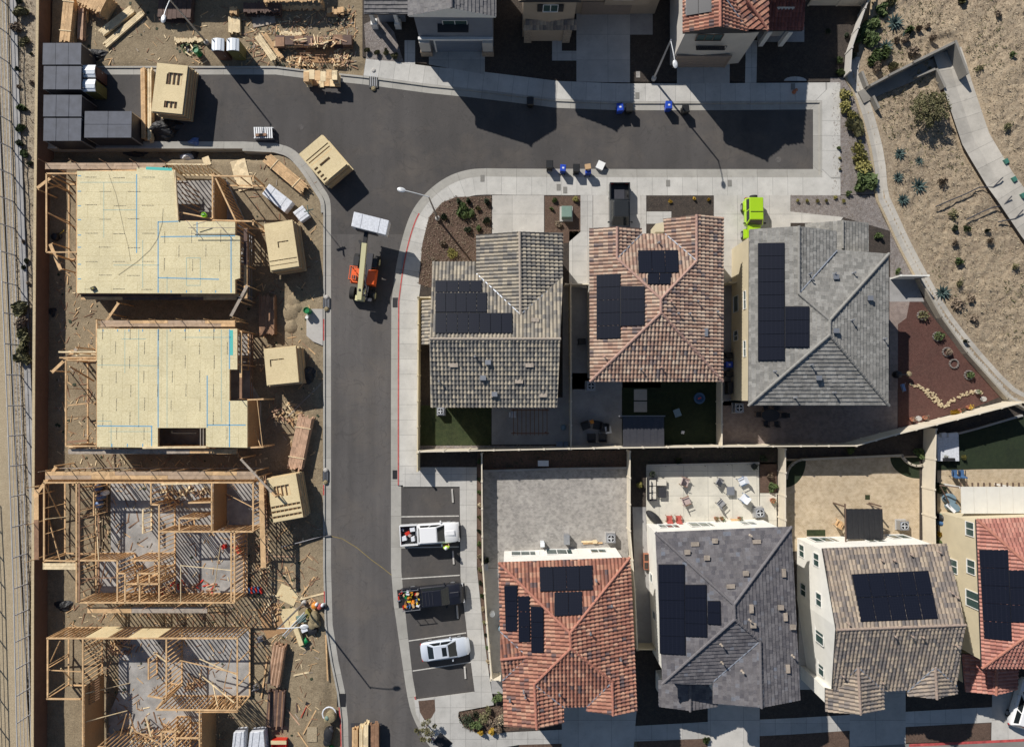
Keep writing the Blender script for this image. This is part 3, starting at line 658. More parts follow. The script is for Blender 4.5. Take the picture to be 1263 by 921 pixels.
# ============================================================ HOUSES
def clip_half(poly, axis, val, sign):
 """keep the part of a 2D polygon where sign*(p[axis]-val) >= 0"""
 out = []; n = len(poly)
 for i in range(n):
  a = poly[i]; b = poly[(i + 1) % n]; da = sign * (a[axis] - val); db = sign * (b[axis] - val)
  if da >= 0: out.append(a)
  if (da > 1e-9 and db < -1e-9) or (da < -1e-9 and db > 1e-9):
   t = da / (da - db); out.append((a[0] + (b[0] - a[0]) * t, a[1] + (b[1] - a[1]) * t))
 return out
TILE = {'barrel': (0.33, 0.43, 0.095, 0.105, 6), 'flat': (0.34, 0.36, 0.0, 0.065, 1)}
def hz(z, y=100): return z + (1.3 if y < 45 else 0.7) if z > 5.0 else z      # eaves of the two storey houses stand at 6.3 m
class Face:
 def __init__(s, pts):
  s.p = [P(x, y, hz(z, y)) for x, y, z in pts]; n = V((0, 0, 0)); m = len(s.p)
  for i in range(m):
   a, b = s.p[i], s.p[(i + 1) % m]; n += V(((a.y - b.y) * (a.z + b.z), (a.z - b.z) * (a.x + b.x), (a.x - b.x) * (a.y + b.y)))
  n.normalize()
  if n.z < 0: n = -n
  s.n = n; up = (V((0, 0, 1)) - n * n.z)
  s.g = up.normalized() if up.length > 1e-3 else V((0, 1, 0)); s.u = s.g.cross(n); s.c = sum(s.p, V((0, 0, 0))) / m
  s.w = s.c.dot(n); s.uv = [(p.dot(s.u), p.dot(s.g)) for p in s.p]
 def at(s, u, v, h=0.0): return s.u * u + s.g * v + s.n * (s.w + h)
 def hit(s, px, py, h=0.0):
  o = V((0, 0, H)); d = ray(px, py); t = (s.w + h - o.dot(s.n)) / d.dot(s.n); return o + d * t
 def inside(s, p):
  x, y = p.dot(s.u), p.dot(s.g); c = False; q = s.uv; j = len(q) - 1
  for i in range(len(q)):
   if (q[i][1] > y) != (q[j][1] > y) and x < (q[j][0] - q[i][0]) * (y - q[i][1]) / (q[j][1] - q[i][1]) + q[i][0]: c = not c
   j = i
  return c
def tile_face(mb, f, kind):
 w, ch, A, th, seg = TILE[kind]
 tris = geometry.tessellate_polygon([[V((a, b, 0)) for a, b in f.uv]])
 def hgt(u): return A * (0.5 - 0.5 * cos(2 * pi * u / w)) if A else 0.0
 jit = {}
 for t in tris:
  q = [f.uv[i] for i in t]
  v0 = min(p[1] for p in q); v1 = max(p[1] for p in q)
  for k in range(floor(v0 / ch), floor(v1 / ch) + 1):
   r = clip_half(clip_half(q, 1, k * ch, 1), 1, (k + 1) * ch, -1)
   if len(r) < 3: continue
   off = 0.5 * (k % 2) if kind == 'flat' else 0.0
   du = w / seg; u0 = min(p[0] for p in r); u1 = max(p[0] for p in r); o = off * w
   for c in range(floor((u0 - o) / du), floor((u1 - o) / du) + 1):
    ua, ub = c * du + o, (c + 1) * du + o
    s_ = clip_half(clip_half(r, 0, ua, 1), 0, ub, -1)
    if len(s_) < 3: continue
    j = 0.0
    if kind == 'flat':
     key = (k, c)
     if key not in jit: jit[key] = ru(-0.012, 0.012)
     j = jit[key]
    else: j = 0.008 * sin(k * 12.9 + (c // seg) * 78.2)
    ti = floor((ua + ub) / 2 / w + off) if kind == 'flat' else (c // seg)
    vs = []; uvs = []
    for (u, v) in s_:
     fr = v / ch - k
     vs.append(f.at(u, v, hgt(u) + th * (1 - fr) + j))
     uu = min(max(u / w - (ti - (0 if kind != 'flat' else off)) if kind != 'flat' else (u - ua) / w, 0.04), 0.96)
     uvs.append((ti + uu, k + min(max(fr, 0.04), 0.96)))
    a, b, cc = vs[0], vs[1], vs[2]
    mb.add(vs, [list(range(len(vs)))], [uvs])
    # riser at the lower edge of the course
    low = [p for p in s_ if abs(p[1] - k * ch) < 1e-6]
    if len(low) >= 2:
     x0 = min(p[0] for p in low); x1 = max(p[0] for p in low)
     if x1 - x0 > 1e-4:
      rv = [f.at(x0, k * ch, hgt(x0) - 0.02), f.at(x1, k * ch, hgt(x1) - 0.02), f.at(x1, k * ch, hgt(x1) + th + j), f.at(x0, k * ch, hgt(x0) + th + j)]
      mb.add(rv, [[0, 1, 2, 3]], [[(ti + .5, k + .5)] * 4])
def inset_poly(pts, d):
 n = len(pts); area = sum(pts[i].x * pts[(i + 1) % n].y - pts[(i + 1) % n].x * pts[i].y for i in range(n)); s = 1 if area > 0 else -1
 out = []
 for i in range(n):
  a, b, c = pts[i - 1], pts[i], pts[(i + 1) % n]
  t1 = V((b.x - a.x, b.y - a.y, 0)).normalized(); t2 = V((c.x - b.x, c.y - b.y, 0)).normalized()
  n1 = V((-t1.y, t1.x, 0)) * s; n2 = V((-t2.y, t2.x, 0)) * s; m = n1 + n2
  if m.length < 1e-3: m = n1
  m.normalize(); k = d / max(0.4, m.dot(n1)); q = b + m * k; q.z = b.z; out.append(q)
 return out
class House:
 def __init__(s, name, label, cat, roofs, outline, wall_mat, tile_mat, kind, cap_mat, inset=0.42, z0=0.05, caps=(), valleys=(), extra_outlines=(), soffit='trim_dark'):
  """roofs: face polygons (px,py,z); outline: eaves polygon (px,py,z)"""
  s.outs = [[P(q[0], q[1], hz(q[2], q[1])) for q in outline]] + [[P(*q) for q in o[:]] for o in extra_outlines]
  c = sum(s.outs[0], V((0, 0, 0))) / len(outline); c.z = 0
  s.root = thing(name, label, cat, c); s.name = name
  s.faces = [Face(f) for f in roofs]
  mb = MB(); fa = MB()
  for f in s.faces: tile_face(mb, f, kind)
  s.roof = mb.build('roof', tile_mat, s.root, world=True)
  for o in s.outs:
   q = inset_poly(o, 0.05); fa2 = [V((p.x, p.y, p.z)) for p in q]
   n = len(fa2); vs = [v - V((0, 0, 0.02)) for v in fa2] + [v - V((0, 0, 0.24)) for v in fa2]
   tri = geometry.tessellate_polygon([[V((p.x, p.y, 0)) for p in fa2]])
   fs = [[i, (i + 1) % n, n + (i + 1) % n, n + i] for i in range(n)] + [[k + n for k in t] for t in tri]
   fa.add(vs, fs)
  fa.build('fascia', soffit, s.root, world=True)
  w = MB(); s.walls = []
  for o in s.outs:
   q = inset_poly(o, inset); w.prism([(p.x, p.y) for p in q], z0, [p.z - 0.12 for p in q])
   for i in range(len(q)): s.walls.append((q[i], q[(i + 1) % len(q)]))
  s.wall = w.build('wall', wall_mat, s.root, world=True)
  if caps:
   for ln_ in caps:
    m = MB(); pts = [P(q[0], q[1], hz(q[2], q[1])) for q in ln_]
    for a, b in zip(pts[:-1], pts[1:]):
     n = max(1, int((b - a).length / 0.4)); d = (b - a)
     for i in range(n):
      p0 = a + d * (i / n); p1 = a + d * ((i + 1.12) / n); m.tube(p0 + V((0, 0, 0.085)), p1 + V((0, 0, 0.065)), 0.135, 0.115, 8)
    m.build('ridge_cap', cap_mat, s.roof, world=True, smooth=True)
  if valleys:
   vo = 0.12 if kind == 'barrel' else 0.055
   for a, b in valleys:
    m = MB().beam(P(a[0], a[1], hz(a[2], a[1])) + V((0, 0, vo)), P(b[0], b[1], hz(b[2], b[1])) + V((0, 0, vo)), 0.09, 0.07)
    m.build('valley_flashing', 'flashing', s.roof, world=True)
 def roof_at(s, px, py, h=0.0):
  best = None
  for f in s.faces:
   p = f.hit(px, py, h)
   if f.inside(p) and (best is None or p.z > best[0].z): best = (p, f)
  return best
 def solar(s, fi, cs, nx, ny, label=None):
  f = s.faces[fi]; q = [f.hit(x, y, 0.17) for x, y in cs]      # tl tr br bl
  lo = MB(); inn = [p - f.n * 0.05 for p in q]
  for t in (0.25, 0.75):
   lo.beam(q[0].lerp(q[3], t) - f.n * 0.06, q[1].lerp(q[2], t) - f.n * 0.06, 0.05, 0.05, f.n);
  for a, b in ((0, 1), (1, 2), (2, 3), (3, 0)): lo.beam(inn[a], inn[b], 0.04, 0.07, f.n)
  arr = lo.build('solar_array', 'solar_frame', s.root, world=True)
  pan = None
  for i in range(nx):
   for j in range(ny):
    def bl(u, v): return q[0].lerp(q[1], u).lerp(q[3].lerp(q[2], u), v)
    e = 0.012 / max(1, nx) ; g_ = 0.018
    L1 = (q[1] - q[0]).length / nx; L2 = (q[3] - q[0]).length / ny
    u0, u1 = (i + g_ / L1) / nx, (i + 1 - g_ / L1) / nx; v0, v1 = (j + g_ / L2) / ny, (j + 1 - g_ / L2) / ny
    c4 = [bl(u0, v1), bl(u1, v1), bl(u1, v0), bl(u0, v0)]; up = f.n * 0.035
    m = MB(); m.add([p for p in c4] + [p + up for p in c4], [[3, 2, 1, 0], [4, 5, 6, 7], [0, 1, 5, 4], [1, 2, 6, 5], [2, 3, 7, 6], [3, 0, 4, 7]],
                      [[(0, 0)] * 4, [(0.02, 0.02), (0.98, 0.02), (0.98, 0.98), (0.02, 0.98)]] + [[(0.5, 0.5)] * 4] * 4)
    m.build('solar_panel', 'solar_cells', arr, world=True)
  return arr
 def vent(s, px, py, kind='box', mat='metal_grey'):
  r = s.roof_at(px, py, 0.05)
  if not r: return
  p, f = r; m = MB(); q = V(p)
  if kind == 'box':
   m.box(q + V((0, 0, 0.12)), (0.42, 0.34, 0.2)); m.box(q + V((0, 0, 0.24)), (0.5, 0.42, 0.04))
  elif kind == 'pipe':
   m.tube(q - V((0, 0, 0.1)), q + V((0, 0, 0.42)), 0.05, 0.05, 8); m.tube(q + V((0, 0, 0.4)), q + V((0, 0, 0.5)), 0.11, 0.07, 8); m.tube(q - V((0, 0, .02)), q + V((0, 0, 0.1)), 0.14, 0.07, 8)
  else:       # low flat vent tile
   m.box(q + f.n * 0.09, (0.7, 0.34, 0.12), rz=atan2(f.u.y, f.u.x), rx=0)
  m.build('roof_vent', mat, s.root, world=True)
 def wallhit(s, px, py):
  o = V((0, 0, H)); d = ray(px, py); best = None
  for a, b in s.walls:
   t = V((b.x - a.x, b.y - a.y, 0)); L = t.length
   if L < 0.3: continue
   t.normalize(); n = V((t.y, -t.x, 0)); dn = d.dot(n)
   if abs(dn) < 1e-6: continue
   k = (a - o).dot(n) / dn; p = o + d * k; sgn = (p - V((a.x, a.y, 0))).dot(t)
   if 0 <= sgn <= L and 0.0 < p.z < 7.6:
    if (o - a).dot(n) < 0: n = -n
    if best is None or p.z > best[0].z: best = (p, t if n.cross(t).z > 0 else -t, n)
  if best:
   p, t, n = best
   for ax in (V((1, 0, 0)), V((0, 1, 0))):
    if abs(t.dot(ax)) > 0.97: t = ax * (1 if t.dot(ax) > 0 else -1); n2 = V((t.y, -t.x, 0)); n = n2 if n2.dot(n) > 0 else -n2
   best = (p + n * 0.02, t, n)
  return best
 def window(s, px, py, w, h, panes=2, frame='trim_white', shutters=None, glass='glass', name='window'):
  r = s.wallhit(px, py)
  if not r: print('NO WALL', s.name, px, py); return
  p, t, n = r; up = V((0, 0, 1)); m = MB()
  def rect(mb, x0, x1, z0, z1, d0, d1):
   c = p + t * ((x0 + x1) / 2) + up * ((z0 + z1) / 2) + n * ((d0 + d1) / 2)
   mb.box(c, (x1 - x0, d1 - d0, z1 - z0), rz=atan2(t.y, t.x))
  gl = MB(); rect(gl, -w / 2, w / 2, -h / 2, h / 2, -0.02, 0.015); win = gl.build(name, glass, s.root, world=True)
  k = 0.06
  rect(m, -w / 2 - k, w / 2 + k, h / 2, h / 2 + k, -0.01, 0.03); rect(m, -w / 2 - k, w / 2 + k, -h / 2 - k, -h / 2, -0.01, 0.08)
  rect(m, -w / 2 - k, -w / 2, -h / 2, h / 2, -0.01, 0.06); rect(m, w / 2, w / 2 + k, -h / 2, h / 2, -0.01, 0.06)
  for i in range(1, panes): x = -w / 2 + w * i / panes; rect(m, x - 0.035, x + 0.035, -h / 2, h / 2, 0.0, 0.045)
  m.build('frame', frame, win, world=True)
  if shutters:
   for sx in (-1, 1):
    m = MB(); x = sx * (w / 2 + k + 0.26); rect(m, x - 0.24, x + 0.24, -h / 2 - 0.03, h / 2 + 0.03, -0.01, 0.05); m.build('shutter', shutters, s.root, world=True)
  return win
 def garage(s, px, py, w, mat, h=2.15):
  """door standing on the ground, centred under the wall at this base pixel"""
  r = s.wallhit(px, py)
  if not r: print('NO GARAGE WALL', s.name); return
  p, t, n = r; m = MB(); rz = atan2(t.y, t.x); b = V((p.x, p.y, 0.12))
  for i in range(4): m.box(b + V((0, 0, h * (i + .5) / 4)) + n * 0.03, (w, 0.08, h / 4 - 0.03), rz=rz)
  d = m.build('garage_door', mat, s.root, world=True); f = MB()
  f.box(b + V((0, 0, h + 0.09)) + n * 0.05, (w + 0.3, 0.14, 0.16), rz=rz)
  for sx in (-1, 1): f.box(b + V((0, 0, h / 2)) + n * 0.05 + t * sx * (w / 2 + 0.08), (0.14, 0.14, h), rz=rz)
  f.build('frame', 'trim_white' if mat == 'garage_blue' else mat, d, world=True)
 def part(s, name, mb, mat, parent=None, label=None):
  o = mb.build(name, mat, parent or s.root, world=True)
  if label: o['label'] = label
  return o
E, RG = 5.6, 7.7
# ---- middle row, west: grey and tan barrel tiles
h1 = House('house', 'house with mottled grey and tan tiled roof, at the bend of the road', 'house',
 [[(588, 290, E), (641, 286, 6.85), (642, 388, 6.85), (588, 338, 5.65)], [(641, 286, 6.85), (694, 288, E), (694, 343, 5.65), (642, 388, 6.85)],
     [(533, 322, 5.45), (588, 322, 5.45), (588, 338, 5.65), (642, 388, 6.85), (694, 343, 5.65), (691, 418, 7.55), (530, 418, 7.55), (533, 345, 5.8)],
     [(530, 418, 7.55), (691, 418, 7.55), (687, 502, 5.45), (531, 502, 5.45)]],
 [(588, 290, E), (641, 286, 6.85), (694, 288, E), (694, 343, 5.65), (691, 418, 7.55), (687, 502, 5.45), (531, 502, 5.45), (530, 418, 7.55), (533, 322, 5.45), (588, 322, 5.45)],
 'stucco_cream', 'tile_grey_tan', 'barrel', 'cap_tan', caps=[[(641, 286, 6.85), (642, 388, 6.85)], [(530, 418, 7.55), (691, 418, 7.55)]],
 valleys=[((588, 338, 5.65), (642, 388, 6.85)), ((694, 343, 5.65), (642, 388, 6.85))])
h1.solar(2, [(537, 346), (594, 346), (594, 360.5), (537, 360.5)], 4, 1); h1.solar(2, [(537, 361), (600.5, 361), (600.5, 385), (537, 385)], 5, 1); h1.solar(2, [(537, 386), (632, 386), (632, 411), (537, 411)], 7, 1)
for q in ((542, 470), (596, 466), (602, 447), (586, 440), (610, 486)): h1.vent(*q, 'box' if q[0] > 590 else 'pipe')
for q in ((653, 450), (670, 487), (610, 487), (660, 395), (640, 470), (560, 450)): h1.vent(*q, 'flat', 'cap_tan')
# small lower roof on the west side and at its north corner
lw = House('house_annex', 'narrow single storey tiled lean-to on the west side of the corner house', 'annex',
 [[(521, 370, 3.0), (534, 370, 3.5), (534, 425, 3.5), (521, 425, 3.0)]], [(521, 370, 3.0), (534, 370, 3.5), (534, 425, 3.5), (521, 425, 3.0)], 'stucco_cream', 'tile_grey_tan', 'barrel', 'cap_tan', inset=0.2)
# ---- middle row, centre: blush barrel tiles
R1 = 6.4
h2 = House('house', 'pink tiled hip roof house, the one with the graphite pickup in its driveway', 'house',
 [[(727, 282, E), (761, 280, R1), (761, 319, R1), (815, 369, RG), (815, 386, RG), (728, 470, E)],
     [(761, 280, R1), (791, 282, E), (791, 289, E), (761, 319, R1)],
     [(791, 289, E), (820, 289, E), (859, 322, 6.5), (815, 369, RG), (761, 319, R1)],
     [(818, 270, E), (859, 265, 6.5), (859, 322, 6.5), (820, 289, E)],
     [(859, 265, 6.5), (892, 268, E), (891, 470, E), (815, 386, RG), (815, 369, RG), (859, 322, 6.5)],
     [(815, 386, RG), (891, 470, E), (728, 470, E)]],
 [(727, 282, E), (761, 280, R1), (791, 282, E), (791, 289, E), (820, 289, E), (818, 270, E), (859, 265, 6.5), (892, 268, E), (891, 470, E), (728, 470, E)],
 'stucco_pale', 'tile_blush', 'barrel', 'cap_blush',
 caps=[[(761, 280, R1), (761, 319, R1), (815, 369, RG), (815, 386, RG), (728, 470, E)], [(859, 265, 6.5), (859, 322, 6.5), (815, 369, RG)], [(815, 386, RG), (891, 470, E)]],
 valleys=[((761, 319, R1), (791, 289, E)), ((859, 322, 6.5), (820, 289, E))])
h2.solar(0, [(736, 339), (765, 337.5), (765, 417), (736, 418)], 1, 5); h2.solar(0, [(765.6, 353), (795, 353), (795, 401), (765.6, 402)], 1, 3)
h2.solar(2, [(787, 309), (836, 308.5), (837, 336), (788, 337)], 3, 1); h2.solar(2, [(799, 337), (828, 337), (827, 350.5), (799, 350.5)], 2, 1)
for q in ((827, 372), (860, 372), (836, 387), (850, 387), (790, 455), (815, 453), (870, 410), (745, 440), (812, 300), (884, 385)): h2.vent(*q, 'pipe' if q[0] % 3 else 'flat', 'cap_blush' if q[0] % 2 else 'metal_grey')
tw = MB(); tw.prism([(p.x, p.y) for p in (P(808, 277, 5), P(818, 275, 5), P(818, 287, 5), P(808, 287, 5))], 3.0, 5.3); h2.part('chimney', tw, 'stucco_cream')
# ---- middle row, east: ash grey flat tiles
h3 = House('house', 'ash grey flat tiled house with a long solar column, behind the lime green car', 'house',
 [[(924, 283, E), (985, 279, 7.0), (985, 362, 7.0), (1023, 395, RG), (1023, 413, RG), (923, 500, E)],
     [(985, 279, 7.0), (1032, 285, 5.75), (1032, 309, 5.75), (985, 362, 7.0)],
     [(1032, 308, E), (1096, 313, E), (1023, 395, RG), (985, 362, 7.0)],
     [(1096, 313, E), (1096, 500, E), (1023, 413, RG), (1023, 395, RG)], [(1023, 413, RG), (1096, 500, E), (923, 500, E)]],
 [(924, 283, E), (985, 279, 7.0), (1032, 285, 5.7), (1032, 308, E), (1096, 313, E), (1096, 500, E), (923, 500, E)],
 'stucco_cream', 'tile_ash', 'flat', 'cap_ash',
 caps=[[(985, 279, 7.0), (985, 362, 7.0), (1023, 395, RG), (1023, 413, RG), (923, 500, E)], [(1096, 313, E), (1023, 395, RG)], [(1023, 413, RG), (1096, 500, E)]],
 valleys=[((1032, 309, 5.75), (985, 362, 7.0))])
h3.solar(0, [(935, 300), (967.5, 299.5), (967.5, 444), (935, 444.5)], 1, 9); h3.solar(0, [(968.5, 378), (998, 378), (998, 428), (968.5, 428)], 1, 3)
for q in ((1072, 368), (1030, 408), (1009, 466), (955, 458), (1028, 338), (1030, 342), (1052, 337), (1050, 395), (1000, 345), (998, 338), (1000, 450), (1028, 484), (980, 490), (1090, 418)): h3.vent(*q, 'box' if q[0] in (1030, 1009, 1072) else 'pipe')
h3.window(919, 370, 1.6, 0.5, 2); h3.window(919, 430, 1.4, 0.5, 2); h3.window(908, 375, 1.5, 1.2, 1); h3.window(908, 414, 0.9, 1.0, 2)
House('house_porch', 'small lower ash grey gable joined to the north east corner of the ash grey house', 'porch',
 [[(993, 276, 3.6), (1039, 272, 4.9), (1039, 318, 4.9), (993, 318, 3.6)], [(1039, 272, 4.9), (1071, 275, 3.9), (1071, 318, 3.9), (1039, 318, 4.9)]],
 [(993, 276, 3.6), (1039, 272, 4.9), (1071, 275, 3.9), (1071, 318, 3.9), (1039, 318, 4.9), (993, 318, 3.6)], 'stucco_cream', 'tile_ash', 'flat', 'cap_ash', caps=[[(1039, 272, 4.9), (1039, 306, 4.9)]])
# ---- lower row 1: red barrel tiles
h4 = House('house', 'house with red barrel tile roof beside the parking bay', 'house',
 [[(615, 693, E), (777, 687, E), (703, 780, RG)],
     [(615, 693, E), (703, 780, RG), (704, 799, RG), (659, 843, 6.5), (662, 898, 6.5), (622, 895, E), (620, 838, E), (651, 809, 6.25), (617, 778, E)],
     [(617, 778, E), (651, 809, 6.25), (617, 813, 6.25)], [(617, 813, 6.25), (651, 809, 6.25), (620, 838, E)],
     [(777, 687, E), (785, 876, E), (756, 881, 6.4), (755, 840, 6.5), (704, 799, RG), (703, 780, RG)],
     [(704, 799, RG), (755, 840, 6.5), (724, 870, E), (695, 871, E), (659, 843, 6.5)],
     [(659, 843, 6.5), (695, 871, E), (695, 891, E), (662, 898, 6.5)], [(755, 840, 6.5), (756, 881, 6.4), (723, 876, E), (724, 870, E)]],
 [(615, 693, E), (777, 687, E), (785, 876, E), (756, 881, 6.4), (723, 876, E), (724, 870, E), (695, 871, E), (695, 891, E), (662, 898, 6.5), (622, 895, E), (620, 838, E), (617, 813, 6.25), (616, 778, E)],
 'stucco_white', 'tile_red', 'barrel', 'cap_red',
 caps=[[(615, 693, E), (703, 780, RG), (704, 799, RG), (659, 843, 6.5), (662, 898, 6.5)], [(777, 687, E), (703, 780, RG)], [(704, 799, RG), (755, 840, 6.5), (756, 881, 6.4)], [(617, 813, 6.25), (651, 809, 6.25)]],
 valleys=[((659, 843, 6.5), (695, 871, E)), ((755, 840, 6.5), (724, 870, E)), ((651, 809, 6.25), (617, 778, E)), ((651, 809, 6.25), (620, 838, E))])
h4.solar(0, [(665.5, 699), (730.5, 697), (731.5, 727), (666.5, 729)], 4, 1); h4.solar(0, [(684, 730), (718, 729), (718, 757.5), (684, 759.5)], 2, 1)
h4.solar(1, [(622, 722.5), (638, 722), (638, 778), (624, 778)], 1, 3); h4.solar(1, [(639, 735), (653.5, 735), (653.5, 791), (640, 791.5)], 1, 3); h4.solar(1, [(654.5, 747.5), (670, 748.5), (670.5, 804.5), (655.5, 804.5)], 1, 3)
for q in ((754, 746), (690, 855), (646, 852), (648, 858), (728, 780), (765, 812), (629, 862), (735, 715)): h4.vent(*q, 'pipe')
for q, w_, h_, n_ in (((648, 682.5), 2.6, 1.5, 3), ((693, 680.5), 2.9, 1.9, 3), ((738, 679.5), 1.4, 1.3, 2)): h4.window(*q, w_, h_, n_)
# ---- lower row 2: slate tiles
h5 = House('house', 'dark slate grey tiled house with stepped solar columns, below the patio of garden chairs', 'house',
 [[(808, 656, E), (976, 649, E), (905, 745, RG)], [(808, 656, E), (905, 745, RG), (906, 763, RG), (817, 842, E)],
     [(976, 649, E), (987, 863, E), (939, 872, 6.9), (937, 790, 6.9), (906, 763, RG), (905, 745, RG)],
     [(906, 763, RG), (937, 790, 6.9), (879, 840, E), (877, 844, E), (817, 842, E)],
     [(937, 790, 6.9), (939, 872, 6.9), (879, 867, E), (879, 840, E)]],
 [(808, 656, E), (976, 649, E), (987, 863, E), (939, 872, 6.9), (879, 867, E), (879, 840, E), (817, 842, E)],
 'stucco_white', 'tile_slate', 'flat', 'cap_slate',
 caps=[[(808, 656, E), (905, 745, RG), (906, 763, RG), (817, 842, E)], [(976, 649, E), (905, 745, RG)], [(906, 763, RG), (937, 790, 6.9), (939, 872, 6.9)]],
 valleys=[((937, 790, 6.9), (879, 840, E))])
h5.solar(1, [(812, 696), (844, 696), (845, 807), (814, 805.5)], 1, 5); h5.solar(1, [(844.5, 721), (871, 721), (872, 785), (845, 784)], 1, 4); h5.solar(1, [(873, 741), (888, 741), (889, 770), (873, 769)], 1, 2)
for q, k in (((857, 671), 'flat'), ((881, 666), 'box'), ((847, 680), 'box'), ((871, 687), 'box'), ((933, 668), 'flat'), ((919, 706), 'box'), ((901, 723), 'flat'), ((966, 706), 'flat'), ((926, 750), 'flat'), ((962, 748), 'box'),
             ((928, 770), 'box'), ((924, 764), 'pipe'), ((968, 760), 'flat'), ((977, 772), 'box'), ((890, 816), 'pipe'), ((915, 827), 'pipe'), ((889, 794), 'pipe'), ((971, 824), 'flat'), ((977, 808), 'pipe'), ((925, 660), 'pipe')): h5.vent(*q, k, 'plank_grey')
for q, w_, h_, n_ in (((826, 649), 2.0, 1.4, 3), ((868, 647), 2.7, 1.8, 3), ((923, 645.5), 1.3, 1.3, 2)): h5.window(*q, w_, h_, n_)
h5.window(803.5, 712, 0.7, 0.9, 1); h5.window(807, 758, 0.7, 0.9, 1)
House('house_porch', 'low slate tiled porch gable on the street side of the slate roofed house', 'porch',
 [[(812, 838, 3.3), (851, 838, 4.1), (851, 876, 4.1), (812, 871, 3.3)], [(851, 838, 4.1), (885, 838, 3.4), (885, 871, 3.4), (851, 876, 4.1)]],
 [(812, 838, 3.3), (851, 838, 4.1), (885, 838, 3.4), (885, 871, 3.4), (851, 876, 4.1), (812, 871, 3.3)], 'stucco_white', 'tile_slate', 'flat', 'cap_slate', caps=[[(851, 838, 4.1), (851, 876, 4.1)]])
# ---- lower row 3: brindle tiles, gable roof
RB = 8.15
h6 = House('house', 'white house with striped tan gable roof and one large solar rectangle', 'house',
 [[(1014, 676, E), (1167, 670, E), (1190, 770, RB), (1031, 776, RB)], [(1031, 776, RB), (1190, 770, RB), (1178, 846, E), (1026, 854, E)],
     [(1058, 822, 6.65), (1061, 880, 6.5), (1018, 877, 5.4), (1018, 848, 5.4), (1027, 848, 5.45)], [(1058, 822, 6.65), (1089, 851, 5.5), (1090, 873, 5.4), (1061, 880, 6.5)],
     [(1153, 822, 6.6), (1155, 861, 6.4), (1119, 857, 5.4), (1118, 852, 5.5)], [(1153, 822, 6.6), (1179, 845, 5.5), (1180, 854, 5.4), (1155, 861, 6.4)]],
 [(1014, 676, E), (1167, 670, E), (1190, 770, RB), (1178, 846, E), (1180, 854, 5.4), (1155, 861, 6.4), (1119, 857, 5.4), (1118, 850, E), (1090, 852, E), (1090, 873, 5.4), (1061, 880, 6.5), (1018, 877, 5.4), (1018, 848, 5.4), (1026, 850, E), (1031, 776, RB)],
 'stucco_white', 'tile_brindle', 'barrel', 'cap_brindle',
 caps=[[(1031, 776, RB), (1190, 770, RB)], [(1058, 822, 6.65), (1061, 880, 6.5)], [(1153, 822, 6.6), (1155, 861, 6.4)]],
 valleys=[((1058, 822, 6.65), (1027, 848, 5.45)), ((1058, 822, 6.65), (1089, 851, 5.5)), ((1153, 822, 6.6), (1118, 852, 5.5)), ((1153, 822, 6.6), (1179, 845, 5.5))], inset=0.35)
h6.solar(0, [(1051, 708), (1145, 703.5), (1157, 762.5), (1062, 766.5)], 5, 2)
for q in ((1045, 768), (1087, 840), (1102, 783), (1123, 783), (1136, 784), (1178, 795), (1172, 730), (1178, 735), (1086, 690), (1101, 690), (1122, 683), (1157, 680), (1038, 832)): h6.vent(*q, 'pipe', 'cap_brindle')
for q, w_, h_ in (((1007, 690), 1.1, 1.0), ((1010, 739), 1.1, 1.0), ((1011, 783), 1.4, 1.5), ((1013, 824), 1.2, 1.0), ((989, 679), 1.1, 1.0), ((991, 727), 1.1, 1.0)): h6.window(*q, w_, h_, 2)
for q, w_, h_, n_ in (((1019, 665.5), 2.8, 1.8, 3), ((1108, 662), 1.8, 1.6, 2), ((1080, 667), 1.6, 1.0, 2)): h6.window(*q, w_, h_, n_)
# ---- lower row 4: coral tiles
h7 = House('house', 'cream house with coral red tiled hip roof, cut by the right edge', 'house',
 [[(1204, 640, E), (1400, 633, E), (1300, 725, 8.2)], [(1204, 640, E), (1300, 725, 8.2), (1302, 757, 8.2), (1211, 823, E)], [(1211, 823, E), (1302, 757, 8.2), (1400, 823, E)],
     [(1400, 633, E), (1400, 823, E), (1302, 757, 8.2), (1300, 725, 8.2)]],
 [(1204, 640, E), (1400, 633, E), (1400, 823, E), (1211, 823, E)], 'stucco_cream', 'tile_coral', 'barrel', 'cap_red',
 caps=[[(1204, 640, E), (1300, 725, 8.2), (1302, 757, 8.2), (1211, 823, E)]])
h7.solar(1, [(1208, 678), (1243, 678), (1248, 790), (1214, 787)], 1, 5); h7.solar(1, [(1244.5, 703), (1275, 703), (1278, 767), (1247, 767)], 1, 3)
for q, w_, h_ in (((1196.5, 652), 1.2, 1.0), ((1198, 699), 1.2, 1.0), ((1200, 739), 1.4, 1.7), ((1176, 698), 1.2, 1.1)): h7.window(*q, w_, h_, 2)
House('house_porch', 'low maroon tiled entrance gable in front of the coral roofed house, half in shadow', 'porch',
 [[(1186, 806, 3.0), (1228, 806, 3.9), (1228, 856, 3.9), (1190, 852, 3.0)], [(1228, 806, 3.9), (1256, 806, 3.2), (1254, 850, 3.2), (1228, 856, 3.9)]],
 [(1186, 806, 3.0), (1228, 806, 3.9), (1256, 806, 3.2), (1254, 850, 3.2), (1228, 856, 3.9), (1190, 852, 3.0)], 'stucco_cream', 'tile_coral', 'barrel', 'cap_red', caps=[[(1228, 806, 3.9), (1228, 856, 3.9)]])
